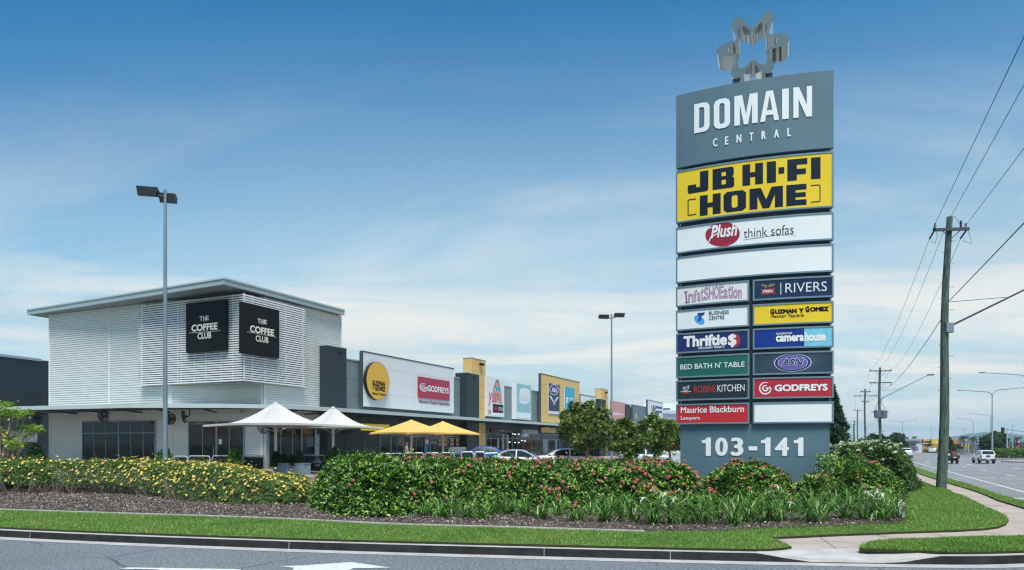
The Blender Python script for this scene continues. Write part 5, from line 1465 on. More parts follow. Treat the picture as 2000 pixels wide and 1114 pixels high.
for bx, by in L_BASE + L_BACK:
    row = 0 if (bx, by) in L_BASE else 1
    p = gp(bx, by, ZV + .02)
    n = random.randint(34, 48)
    big = .92 if bx > 1200 else .74
    if 905 < bx < 985 or bx in (1056, 795): big = .66
    V = []
    for _ in range(n):
        a = random.uniform(0, 2 * math.pi); l = big * random.uniform(.8, 1.45); e0_ = R(random.uniform(42, 84)); bend = random.uniform(1.2, 2.7)
        h = np.array([math.cos(a), math.sin(a), 0]); s = np.array([-math.sin(a), math.cos(a), 0]); q = np.array([p.x, p.y, p.z]) + h * random.uniform(0, .10) + s * random.uniform(-.09, .09)
        wd = random.uniform(.024, .040); prev = None; seg = 6
        for k in range(seg + 1):
            t_ = k / seg; w_ = wd * (1 - t_ ** 2.2) + .002
            c = (q + s * w_ / 2, q - s * w_ / 2)
            if prev is not None: V.append([prev[0], c[0], c[1], prev[1]])
            prev = c
            e = e0_ - bend * t_ ** 1.3
            q = q + (h * math.cos(e) + np.array([0, 0, 1]) * math.sin(e)) * l / seg
    r_ = 'front' if row == 0 else 'back'
    nth = nl_[row]; nl_[row] += 1
    side = 'from the left' if row == 0 else 'from the left, against the shrubs'
    fl = (bx, by) in FLW
    nm_ = ['first', 'second', 'third', 'fourth', 'fifth', 'sixth', 'seventh', 'eighth', 'ninth', 'tenth', 'eleventh', 'twelfth', 'thirteenth', 'fourteenth', 'fifteenth', 'sixteenth', 'seventeenth', 'eighteenth', 'nineteenth', 'twentieth', 'twenty-first', 'twenty-second', 'twenty-third', 'twenty-fourth', 'twenty-fifth', 'twenty-sixth', 'twenty-seventh'][nth]
    t = thing('lily_clump', f'{nm_} strap-leaved lily clump of the {r_} row {side}' + (', white flowered' if fl else ''), 'lily', (p.x, p.y, ZV), 'lily clumps along the front of the bed')
    quads('leaves', V, L_LI, t)
    if fl:
        for j in range(random.randint(1, 3)):
            e = Vector((p.x + random.uniform(-.35, .35), p.y - random.uniform(.05, .3), p.z + random.uniform(.42, .75)))
            mb = MB(); mb.tube([p, (p + e) / 2 + Vector((0, 0, .12)), e], .009, 4); st = mb.build('flower_stalk', L_LI, t)
            W_ = []
            for k in range(8):
                a = random.uniform(0, 6.28); h = np.array([math.cos(a), math.sin(a), 0]); s = np.array([-math.sin(a), math.cos(a), 0]); q = np.array(e); prev = None; el_ = R(random.uniform(10, 80))
                for i in range(6):
                    w_ = .015 * (1 - i / 6) + .003; c = (q + s * w_, q - s * w_)
                    if prev is not None: W_.append([prev[0], c[0], c[1], prev[1]])
                    prev = c; q = q + (h * math.cos(el_) + np.array([0, 0, math.sin(el_)])) * .034; el_ -= R(28)
            quads('petals', W_, F_WH, st)
# rock and bits at the bed corner
mb = MB(); c_ = gp(1757, 1014, ZV)
mb.lathe((c_.x, c_.y, ZV), [(.10, 0), (.12, .1), (.09, .24), (.03, .33), (.001, .34)], 9)
o = mb.build('garden_stone', mat('pale_stone', (.5, .48, .45), .8, var=.2, scale=6), smooth=True); tag(o, 'small pale upright stone at the right corner of the bed', 'stone')
# bark mulch: loose chips
bpoly = [(p[0], p[1]) for p in bed]
def scatter(poly, n, ymax, xr=None):
    xs, ys = np.array(poly).T
    x = rng.uniform(max(xs.min(), -22), min(xs.max(), 22), n * 3); y = rng.uniform(ys.min(), min(ys.max(), ymax), n * 3)
    m = inside(poly, x, y) & (np.abs(x / y) < .74)
    return x[m][:n], y[m][:n]
x, y = scatter(bpoly, 60000, 27.5)
Q = np.stack([x, y, np.full(len(x), ZG + .02) + rng.uniform(0, .03, len(x))], 1)
CH = leafmat('bark_chip', [(0, '#2a2320'), (.3, '#55483f'), (.7, '#85776e'), (.95, '#aba096'), (1, '#d8d0c4')], .9, 0.0)
tag(quads('bark_mulch', rosettes(Q, np.tile([0, 0, 1.], (len(Q), 1)), 1, .075, .035, (-15, 35), .35, .6), CH), kind='stuff')
# grass blades on the near lawns
GB = leafmat('grass_blade', [(0, '#547a30'), (.4, '#6a923a'), (.8, '#86a74c'), (.96, '#a5b76a'), (1, '#bdb47c')], .55, .3, patch=.55)
def blades(name, poly, n, ymax, h=.034):
    x, y = scatter([(p[0], p[1]) for p in poly], n, ymax)
    m = ~inside(bpoly, x, y) & ((y < 24) | (x > 14)); x, y = x[m], y[m]
    k = len(x)
    a = rng.uniform(0, 6.28, k); ln = h * rng.uniform(.6, 1.3, k) * (1 + .25 * wob(x, y, 4, 3)); w_ = rng.uniform(.0045, .009, k)
    s = np.stack([np.cos(a), np.sin(a), 0 * a], 1) * w_[:, None]; tl = np.stack([rng.normal(0, .5, k), rng.normal(0, .5, k), np.ones(k)], 1) * ln[:, None]
    b = np.stack([x, y, np.full(k, ZG)], 1)
    tag(quads(name, np.stack([b - s, b + s, b + s * .3 + tl, b - s * .3 + tl], 1), GB), kind='stuff')
blades('grass', lawn1, 640000, 50); blades('grass', lawn2, 60000, 26, .045); blades('grass', lawn3, 60000, 60, .05)
# ---- trees
def tree(name, label, x, ybase, Y, ytop, x0, x1, ycb, n, leaf, Ls, seed, grp=None, zb=.3, tr=.09, trunk_m=M_STEM, k=5, ncl=60, loose=.30, lean=0):
    random.seed(seed)
    r = np.random.default_rng(seed)
    p = px(x, HY, Y); zt = EYE + (HY - ytop) / F * Y; zc = EYE + (HY - ycb) / F * Y
    cxm = px((x0 + x1) / 2, HY, Y).x; rx = (x1 - x0) / 2 / F * Y; rz = (zt - zc) / 2; cz = (zt + zc) / 2
    t = thing(name, label, 'tree', (p.x, p.y, zb), grp)
    d = unit(r.normal(0, 1, (ncl, 3))); rad = r.uniform(.35, 1.08, ncl) ** .6
    cc = np.array([cxm, p.y, cz]) + d * rad[:, None] * np.array([rx, rx * .85, rz]) * .88
    m = n // ncl
    c3 = np.repeat(cc, m, 0); o3 = r.normal(0, 1, (ncl * m, 3)); o3 = unit(o3) * (r.uniform(0, 1, ncl * m) ** .45)[:, None] * loose * np.array([rx, rx, rz * .8]) * np.repeat(r.uniform(.6, 1.25, ncl), m)[:, None]
    Q = c3 + o3
    quads('crown', rosettes(Q, unit(o3) + .5 * unit(Q - np.array([cxm, p.y, cz])), k, Ls, Ls * .45, (-10, 50), .4, .3), leaf, t)
    mb = MB()
    fork = Vector((p.x + lean, p.y, zc + rz * .35))
    mb.tube([(p.x, p.y, zb - .05), (p.x + lean * .4, p.y + .03, (zb + fork.z) / 2), fork], [tr * 1.25, tr, tr * .75], 8)
    for i in range(12):
        c = Vector(cc[i * ncl // 12]); md = fork.lerp(c, .5) + Vector((0, 0, -.1 * rz))
        mb.tube([fork + Vector((0, 0, -random.uniform(0, .5) * rz * .5)), md, c], [tr * .5, tr * .3, tr * .12], 5, False)
    mb.build('trunk', trunk_m, t, smooth=True)
    return t
TG = 'small car park trees'
tree('street_tree', 'largest round-crowned tree in the car park, left of the lamp post', 1147, 893, 44, 783, 1089, 1196, 884, 3400, L_TR, .28, 61, TG, tr=.13, ncl=85, loose=.24)
tree('street_tree', 'dark round tree just right of the car park lamp post', 1221, 895, 47, 819, 1190, 1254, 896, 2100, L_TR, .30, 62, TG, tr=.08, ncl=55)
tree('street_tree', 'taller open-crowned tree in front of the pale blue car', 1277, 900, 42, 809, 1245, 1312, 889, 1700, L_TR, .29, 63, TG, tr=.07, ncl=48, loose=.34)
tree('street_tree', 'slim tree partly behind the left edge of the pylon', 1313, 900, 45, 820, 1284, 1338, 882, 1500, L_TR, .29, 64, TG, tr=.07, ncl=45, lean=-.25)
# sparse yellow flowering shrub at far left
t = thing('sparse_shrub', 'straggly bare-stemmed shrub with lime leaf tufts and a few yellow flowers at far left', 'shrub', tuple(px(8, HY, 29.5).xy) + (ZV,))
mb = MB(); lf, fl_ = [], []
b0 = px(6, HY, 29.5)
for tx_, ty_ in ((10, 802), (20, 806), (30, 803), (38, 806), (44, 808), (26, 812), (52, 806), (34, 814), (4, 792), (12, 790), (43, 834), (58, 836), (68, 834), (40, 845), (52, 850), (32, 854), (62, 842), (2, 812), (-6, 820), (72, 842), (8, 845), (16, 858), (22, 866), (2, 860), (36, 866), (44, 872), (28, 876), (-20, 815), (-30, 830), (-40, 850)):
    e = px(tx_, ty_, 29.5 + random.uniform(-.8, .8)); k = b0.lerp(e, .5) + Vector((random.uniform(-.2, .2), 0, -.15)); k.z -= .1
    mb.tube([(b0.x + random.uniform(-.1, .1), b0.y, ZV), (k.x, k.y, k.z), e], [.03, .02, .007], 5, False)
    for _ in range(26): lf.append([e.x + random.gauss(0, .14), e.y + random.gauss(0, .14), e.z + random.gauss(0, .055)])
for fx, fy in ((17, 820), (5, 848), (9, 852), (12, 871), (7, 888), (3, 836), (14, 846), (44, 874), (8, 860), (24, 890)):
    e = px(fx, fy, 29); fl_.append(list(e))
mb.build('stems', M_STEM2, t)
quads('foliage', rosettes(np.array(lf), np.tile([0, 0, 1.], (len(lf), 1)), 5, .12, .05, (0, 40), .5, .5), L_DY, t)
tag(quads('flowers', flowers(np.array(fl_), np.tile([0, -1., .3], (len(fl_), 1)), .075), F_YE, t), kind='stuff')
bush('low green shrub under the straggly one at far left', -40, 50, 880, 30.6, 1500, L_YE, 48, zb=.15)
# pine behind the pylon
def pine(label, x, Y, ytop, xr, seed):
    r = np.random.default_rng(seed)
    p = px(x, HY, Y); zt = EYE + (HY - ytop) / F * Y; Rm = (xr - x) / F * Y
    t = thing('pine_tree', label, 'tree', (p.x, p.y, 0.1))
    mb = MB(); mb.tube([(p.x, p.y, 0), (p.x, p.y, zt)], [.22, .03], 8); mb.build('trunk', M_STEM, t)
    P_, N_ = [], []
    nl = 26
    for i in range(nl):
        z = .6 + (zt - .8) * (i / (nl - 1)); rad = Rm * (1 - (i / (nl - 1)) ** 1.25) + .12
        nb = 9
        for j in range(nb):
            a = 2 * math.pi * (j + .5 * (i % 2)) / nb + r.normal(0, .12); rr = rad * r.uniform(.85, 1.08)
            m = int(14 + rr * 22)
            u = r.uniform(.15, 1, m); up = .28 * rr * u ** 2 - .05
            sd_ = r.normal(0, .13 * rr + .05, m) * (1 - .6 * u)
            P_.append(np.stack([p.x + math.cos(a) * rr * u - math.sin(a) * sd_, p.y + math.sin(a) * rr * u + math.cos(a) * sd_, z + up + r.normal(0, .05, m)], 1))
            N_.append(np.tile([math.cos(a) * .8, math.sin(a) * .8, .6], (m, 1)))
    quads('crown', rosettes(np.concatenate(P_), np.concatenate(N_), 4, .30, .07, (20, 75), .25, .2), leafmat('pine_needle', [(0, '#12291a'), (.5, '#1d3a24'), (1, '#355636')], .5, .15), t)
pine('dark green conical pine standing just behind the right edge of the pylon', 1622, 46, 752, 1662, 71)
# ------------------------------------------------------------------ car park lamp posts
M_GALV = mat('galvanised_steel', (.22, .29, .34), .5, .35, var=.2, scale=2, stretch=(8, 8, .6))
M_LAMPB = mat('lamp_black', (.012, .014, .016), .5)
M_LENS = mat('lamp_lens', (.07, .085, .085), .25)
def head_box(mb, c, rz, tilt, L_=1.05, W_=.62, H_=.33):
    """flood head: a flat box with a sloped lens underneath"""
    M = Matrix.Translation(c) @ Matrix.Rotation(rz, 4, 'Z') @ Matrix.Rotation(tilt, 4, 'X')
    mb.hexa([M @ Vector(q) for q in ((-L_ / 2 + .06, -W_ / 2 + .05, -H_ / 2), (L_ / 2 - .06, -W_ / 2 + .05, -H_ / 2), (L_ / 2, W_ / 2, -H_ / 2 + .1), (-L_ / 2, W_ / 2, -H_ / 2 + .1),
                                     (-L_ / 2, -W_ / 2, H_ / 2), (L_ / 2, -W_ / 2, H_ / 2), (L_ / 2, W_ / 2, H_ / 2), (-L_ / 2, W_ / 2, H_ / 2))])
    mb.m = 1
    mb.face([M @ Vector(q) for q in ((-L_ / 2 + .16, -W_ / 2 + .12, -H_ / 2 - .002), (L_ / 2 - .16, -W_ / 2 + .12, -H_ / 2 - .002), (L_ / 2 - .12, W_ / 2 - .1, -H_ / 2 + .08), (-L_ / 2 + .12, W_ / 2 - .1, -H_ / 2 + .08))])
    mb.m = 0
def lamp_post(label, x, Y, ytop, heads, zb, r0, r1, arm_rz):
    p = px(x, HY, Y); zt = EYE + (HY - ytop) / F * Y
    t = thing('lamp_post', label, 'lamp post', (p.x, p.y, zb), 'flood lamp posts of the car park')
    mb = MB(); mb.tube([(p.x, p.y, zb), (p.x, p.y, (zb + zt) / 2), (p.x, p.y, zt)], [r0, (r0 + r1) / 2, r1], 12); mb.lathe((p.x, p.y, zt), [(r1 * 1.1, -.05), (r1 * 1.1, .08), (.001, .10)], 10); mb.box((p.x, p.y, zb + .02), (.4, .4, .04))
    mb.build('pole', M_GALV, t, smooth=True)
    for hx, hy, dY, L_, H_ in heads:
        c = px(hx, hy, Y + dY)
        mb = MB(); head_box(mb, c, R(arm_rz), R(-8), L_, .42, H_); h = mb.build('lamp_head', [M_LAMPB, M_LENS], t)
        mb = MB(); mb.tube([(p.x, p.y, zt - .25), (c.x, c.y, c.z)], .045, 6); mb.build('arm', M_LAMPB, h)
lamp_post('tall grey lamp post with two black flood heads in front of the café', 322.7, 31, 375, ((288.5, 376.5, -.2, .84, .36), (327.5, 389.5, .5, .70, .38)), .3, .105, .062, 14)
lamp_post('farther grey lamp post with two black flood heads, beside the largest car park tree', 1194.5, 59.5, 616, ((1179.5, 620, 0, .85, .34), (1210, 617, 0, .85, .34)), .3, .10, .062, 5)

# ------------------------------------------------------------------ timber power poles and wires
M_POLEW = mat('weathered_pole', (.075, .112, .09), .9, var=.9, scale=5, bump=1.0, bscale=10, stretch=(3, 3, .35))
M_XARM = mat('crossarm_timber', (.07, .08, .08), .8, var=.2, scale=3)
M_ARM = mat('arm_dark', (.05, .07, .085), .5, .3)
M_WIRE = mat('wire_dark', (.02, .025, .03), .6)
M_INS = mat('insulator_grey', (.09, .10, .11), .4)
dX = Vector((-NV.x, -NV.y, 0))       # across the road, to the right
def pole(label, x, yb, Y, ytop, r0, r1, arms, lean=0.0, pegs=0, lamp=None, dist=None):
    b = px(x, HY, Y); zt = EYE + (HY - ytop) / F * Y
    t = thing('power_pole', label, 'power pole', (b.x, b.y, ZV if Y < 40 else .1), 'timber power poles along the road')
    zb = ZV - .05 if Y < 40 else 0
    n = 9; pts = []
    for k in range(n):
        f = k / (n - 1); pts.append((b.x + lean * f + .05 * math.sin(f * 7) * (r0 / .17), b.y, zb + (zt - zb) * f))
    mb = MB(); mb.tube(pts, [r0 + (r1 - r0) * k / (n - 1) for k in range(n)], 12); mb.build('pole', M_POLEW, t, smooth=True)
    top = Vector((b.x + lean, b.y, zt))
    for dz, hl, ins, up in arms:
        c = top + Vector((0, -r1 - .05, dz)); mb = MB()
        mb.box((0, 0, 0), (2 * hl, .10, .12), M=Matrix.Translation(c) @ Matrix.Rotation(math.atan2(dX.y, dX.x) * .25, 4, 'Z')); a_ = mb.build('crossarm', M_XARM, t)
        mb = MB()
        for s in (-1, 1): mb.tube([c + Vector((s * hl * .55, 0, -.04)), c + Vector((0, 0, -hl * .55))], .018, 4)
        mb.build('brace', M_XARM, a_)
        for q in ins:
            z0, z1 = (0.05, .28) if up else (-.30, -.05)
            mb = MB(); mb.lathe(c + Vector((q * hl, 0, 0)), [(.02, z0), (.05, z0 + .03), (.03, z0 + .07), (.055, z0 + .1), (.03, z0 + .14), (.05, z0 + .18), (.015, z1)], 8); mb.build('insulator', M_INS, a_)
    if pegs:
        mb = MB()
        for k in range(pegs):
            f = .995 - .042 * (k + 2); s = -1 if k % 2 else 1; z = zb + (zt - zb) * f; xx = b.x + lean * f
            mb.tube([(xx, b.y - .05, z), (xx + s * (r1 + .16 + (r0 - r1) * (1 - f)), b.y - .05, z)], .009, 4)
        mb.build('step_pegs', M_INS, t)
    if lamp:
        z0, a, rise, strut = lamp
        xx = b.x + lean * .6
        A_, E_ = Vector((xx, b.y, z0)), Vector((xx, b.y, z0)) + dX * a + Vector((0, 0, rise))
        mb = MB(); mb.tube([A_, E_], [.042, .028], 8); am = mb.build('lamp_arm', M_ARM, t, smooth=True)
        mb = MB(); mb.tube([Vector((xx, b.y, z0 + strut)), A_.lerp(E_, .42) + Vector((0, 0, .06))], .025, 6); mb.build('strut', M_GALV, am)
        mb = MB(); mb.box((0, 0, 0), (.75, .28, .14), M=Matrix.Translation(E_ + dX * .3 + Vector((0, 0, .04))) @ Matrix.Rotation(math.atan2(dX.y, dX.x), 4, 'Z')); mb.build('lamp_head', M_LAMPB, am, bevel=.03)
        mb = MB(); mb.box(A_ + Vector((.05, -.1, .0)), (.3, .3, .4)); mb.build('bracket', M_GALV, am)
    return t, top
T1, top1 = pole('big weathered timber power pole on the lawn at right, with a crossarm and step pegs', 1838, 955, 30.6, 424, .205, .115, ((-.58, .72, (-.95, .85), True),), lean=.33, pegs=14, lamp=(7.0, 5.2, 2.6, 1.12))
mb = MB()
for s in (-.66, .70):      # strain insulators and hanging loops
    a = top1 + Vector((s, -.15, -.55)); mb.tube([a, a + Vector((-.08 if s < 0 else -.12, .3, -.35))], .035, 6)
    mb.tube([a, a + Vector((.10, 0, -.30)), a + Vector((.02 if s < 0 else .25, .1, -.62)), a + Vector((-.08, .2, -.45))], .010, 4)
mb.tube([top1 + Vector((0, 0, -.02)), top1 + Vector((.25, 0, .02)), top1 + Vector((.42, 0, -.18)), top1 + Vector((.42, 0, -.30))], .010, 4)
mb.lathe(top1 + Vector((.42, -.15, -.52)), [(.03, 0), (.06, .04), (.035, .08), (.06, .12), (.035, .16), (.06, .2), (.035, .24), (.05, .28), (.02, .32)], 8)
mb.build('strain_fittings', M_WIRE, T1)
T2, top2 = pole('timber power pole with two crossarms, a drum transformer and a long lamp arm', 1718.3, 870, 91, 718, .20, .13, ((-.45, 1.35, (-.95, .95), True), (-1.95, 1.35, (-.9, .95), False)), lamp=(EYE + 87.5 / F * 91, 5.3, 2.85, 1.1))
mb = MB()
c = px(1717, 817, 90.6)
mb.lathe((c.x - .35, c.y - .3, c.z), [(.30, 0), (.42, .1), (.42, .85), (.44, .9), (.40, 1.0), (.001, 1.02)], 12); mb.lathe((c.x + .42, c.y - .3, c.z - .05), [(.30, 0), (.42, .1), (.42, .85), (.44, .9), (.40, 1.0), (.001, 1.02)], 12)
mb.box((c.x, c.y - .2, c.z + .75), (2.1, .12, .12)); mb.build('transformer', mat('transformer_grey', (.10, .13, .16), .5), T2)
mb = MB()
for s in (-.55, .5): mb.tube([(c.x + s, c.y - .3, c.z + 1.0), (c.x + s, c.y - .3, c.z + 1.35), (c.x + s * .5, c.y - .1, c.z + 1.9), (c.x, c.y, c.z + 2.3)], .03, 5)
mb.tube([(c.x - .5, c.y - .4, c.z + .1), (c.x - .3, c.y - .3, c.z - .5), (c.x, c.y - .2, c.z - .7)], .03, 5)
mb.build('cable', M_WIRE, T2)
T3, top3 = pole('third timber power pole down the road, with a wide low crossarm', 1689.5, 870, 128, 760, .19, .13, ((-.5, .9, (-.8, .8), True), (-1.25, 2.05, (-.95, -.5, .95), False), (-2.3, .7, (-.8, .8), True)))
T4, top4 = pole('fourth timber power pole down the road, slim with a short crossarm', 1674.7, 870, 205, 800, .20, .14, ((-.3, 1.1, (-.9, .9), True),))
pole('fifth timber power pole down the road, near the traffic lights', 1668.7, 870, 290, 821, .24, .16, ((-.5, 1.2, (-.9, .9), True),))
pole('farthest thin timber power pole, half lost behind the fifth', 1666.6, 870, 330, 828, .22, .15, ((-.5, 1.0, (-.9, .9), True),))
def wire(label, a, b, sag, r=.010, n=14):
    mb = MB()
    a, b = Vector(a), Vector(b)
    mb.tube([a.lerp(b, k / n) + Vector((0, 0, -4 * sag * (k / n) * (1 - k / n))) for k in range(n + 1)], r, 5)
    return tag(mb.build('power_line', M_WIRE), label, 'power line', 'overhead wires on the power poles')
u3 = Vector((U.x, U.y, 0))
def ext(x0, y0, x1, y1, tt, zsag):    # the span that passes overhead behind the camera's right shoulder
    Y0 = 30.4; a = px(x0, y0, Y0); e = a - u3 * tt
    X_ = CX + F * e.x / e.y; y_ = y0 + (y1 - y0) * (X_ - x0) / (x1 - x0)
    e.z = EYE + (HY - y_) / F * e.y
    return a, e
for lab, q in (('left wire rising from the big pole crossarm to the top right corner', (1822, 447, 2000, 72)), ('middle wire rising from the top of the big pole', (1857, 424, 2000, 166)), ('right wire rising from the big pole crossarm', (1884, 444, 2000, 290))):
    a, e = ext(*q, 24.5, 0); wire(lab, a, e, -.0, .0095)
a, e = ext(1854, 588, 2000, 436, 22, 0); wire('thicker black cable climbing right from the middle of the big pole', a, e, .0, .016)
for lab, p0, q, sg in (('leftmost thin wire sagging from the big pole to the next pole', (1818, 460), (-1.28, -.40), 1.0), ('second thin wire sagging left from the big pole', (1846, 445), (0.0, .10), 1.0), ('third thin wire sagging left, crossing behind the big pole', (1878, 462), (1.28, -.40), 1.1)):
    wire(lab, px(*p0, 30.7), top2 + Vector((q[0], -.1, q[1])), sg, .009)
wire('dark lower cable sagging from the big pole to the lamp arm pole', px(1846, 612, 30.7), px(1722, 761, 91), .75, .016)
for k, q in enumerate((-1.2, 0, 1.2)):
    wire(f'{ordinal(k)} wire from the left between the transformer pole and the third pole', top2 + Vector((q, 0, -.3)), top3 + Vector((q * 1.2, 0, -1.1 if q else .1)), .9, .011)
for k, q in enumerate((-1.0, 1.0)):
    wire(f'{ordinal(k)} wire from the left between the third and fourth poles', top3 + Vector((q * 1.6, 0, -1.2)), top4 + Vector((q, 0, -.2)), 1.2, .014)
wire('low cable from the lamp arm pole down to the third pole', px(1722, 800, 91), px(1690, 838, 128), .5, .014)

# ------------------------------------------------------------------ street lights and signals down the road
M_SL = mat('street_light_steel', (.33, .38, .42), .45, .3)
def street_light(label, x, Y, yj, arms, zb=0.0, r=.10):
    """arms: (tip column, tip row) pairs on either side of the bend"""
    p = px(x, HY, Y); zj = EYE + (HY - yj) / F * Y
    t = thing('street_light', label, 'street light', (p.x, p.y, zb), 'curved arm street lights along the road')
    mb = MB(); mb.tube([(p.x, p.y, zb), (p.x, p.y, zj)], [r, r * .6], 8); mb.lathe((p.x, p.y, zb), [(r * 2, 0), (r * 2, .05), (r * 1.3, .08), (r * 1.2, 1.2), (r, 1.3)], 8); mb.build('pole', M_SL, t, smooth=True)
    for tx_, ty_ in arms:
        e = px(tx_, ty_, Y); d = Vector((e.x - p.x, 0, 0)); ln = d.length; s = 1 if d.x > 0 else -1; hz = e.z - zj
        bend = min(1.3, ln * .35)
        pts = [(p.x, p.y, zj - .1)] + [(p.x + s * bend * (1 - math.cos(R(q))), p.y, zj + hz * .75 * math.sin(R(q))) for q in (15, 30, 45, 60, 75, 90)] + [(p.x + s * ln * .7, p.y, zj + hz * .93), (e.x, e.y, e.z)]
        mb = MB(); mb.tube(pts, [r * .6] * 7 + [r * .5, r * .4], 6); a_ = mb.build('arm', M_SL, t, smooth=True)
        mb = MB(); mb.lathe((0, 0, 0), [(.001, -.45), (.09, -.40), (.15, 0), (.12, .35), (.04, .5)], 8, M=Matrix.Translation(e) @ Matrix.Rotation(R(90 * s), 4, 'Y') @ Matrix.Scale(.5, 4, (1, 0, 0))); mb.build('lamp_head', M_LAMPB, a_, smooth=True)
street_light('tall double-arm street light directly behind the white pickup', 1938, 128, 774, ((1874, 762.5), (2002, 757.5)), .0, .16)
street_light('single-arm street light at the right edge, its long arm reaching in from the right', 2007, 96, 744, ((1918, 728.3),), .0, .12)
street_light('slim single-arm street light left of the pickup, before the orange building', 1901, 250, 826, ((1871, 817),), .1, .14)
street_light('slim single-arm street light behind the tall double-arm one', 1935, 225, 816, ((1896, 808.6),), .1, .14)
street_light('distant double-arm street light above the dark trees', 1762.3, 285, 826.5, ((1738.5, 822.5), (1789, 821.3)), .1, .13)
street_light('very distant small double-arm street light in front of the hills', 1884, 420, 842, ((1880, 838), (1888.5, 837.8)), .1, .12)
street_light('distant short-arm street light beside the distant double-arm one', 1763.5, 330, 843, ((1772.5, 838),), .1, .10)
M_SIG = mat('signal_black', (.012, .013, .014), .6)
M_REDL = mat('signal_red', (1.0, .06, .05), .4, emit=2.2)
M_OFFL = mat('signal_off', (.10, .06, .03), .3)
M_WSG = mat('signal_plate', (.6, .62, .62), .5)
def signal(t, c, w_=.62, h=1.25, lit=True, par=None, back=False):
    mb = MB(); mb.box(c, (w_, .08, h)); mb.box(c + Vector((0, -.08, 0)), (w_ * .6, .14, h * .86)); s = mb.build('signal_head', M_SIG, par or t, bevel=.03)
    if back: return
    for k, z in enumerate((.33, 0, -.33)):
        mb = MB(); mb.lathe((0, 0, 0), [(.001, .0), (.10, .0), (.11, .02), (.11, -.02)], 12, M=Matrix.Translation(c + Vector((0, -.19, z * h * .85))) @ Matrix.Rotation(R(90), 4, 'X')); mb.build('lens', M_REDL if (lit and k == 0) else M_OFFL, s)
def signal_post(label, x, yb, Y, ytop, heads, arm=None, zb=0.0, r=.07):
    p = px(x, HY, Y); zt = EYE + (HY - ytop) / F * Y
    t = thing('traffic_light', label, 'traffic light', (p.x, p.y, zb), 'traffic lights at the junction')
    mb = MB(); mb.tube([(p.x, p.y, zb), (p.x, p.y, zt)], r, 8); mb.lathe((p.x, p.y, zb), [(r * 2.2, 0), (r * 2.2, .04), (r * 1.2, .06), (r, .3)], 8); po = mb.build('post', M_SL, t)
    if arm:
        pts = [px(ax, ay, Y) for ax, ay in arm]; mb = MB(); mb.tube(pts, r * .8, 6); mb.build('mast_arm', M_SL, t, smooth=True)
    for hx, hy, hh, lit in heads: signal(t, px(hx, hy, Y - .2), hh * .5, hh, lit)
    return t
signal_post('mast arm traffic light reaching in from the right edge, seen dark from behind', 2036, 890, 76, 850, ((1958, 840.5, .58, False),), [(2036, 851), (2000, 843.5), (1961, 837.5)])
signal_post('short traffic light post on the far right with a red light lit', 1985, 893, 112, 862, ((1987.5, 866, .72, True), (1981, 868, .6, False)), zb=0)
signal_post('median traffic light showing red left of the big timber pole', 1802, 890, 138, 858, ((1802.5, 861.5, .75, True),), zb=.1)
signal_post('mast arm traffic light beyond the white shrub', 1681.5, 890, 118, 864, ((1683, 865, .8, False), (1703, 865, .8, False)), [(1681.6, 872), (1681.6, 862), (1683, 855), (1687, 850.5), (1693, 847.8), (1710, 844.8), (1730, 842.5)])
# fences on the median
M_CAGE = mat('fence_grey', (.22, .25, .30), .5, .3)
for k, x in enumerate((1873.5, 1881, 1890)):
    p = px(x, HY, 128); mb = MB()
    wd = .9
    for z in (.12, 1.0): mb.box((p.x, p.y, z + .14), (wd, .05, .05))
    for j in range(9): mb.box((p.x - wd / 2 + .02 + j * (wd - .04) / 8, p.y, .68), (.035, .035, .98))
    tag(mb.build('median_fence', M_CAGE), f'grey barred fence panel on the far median, {["nearest the dark ute", "middle one of three", "nearest the white pickup"][k]}', 'fence', 'barred fence panels on the median')

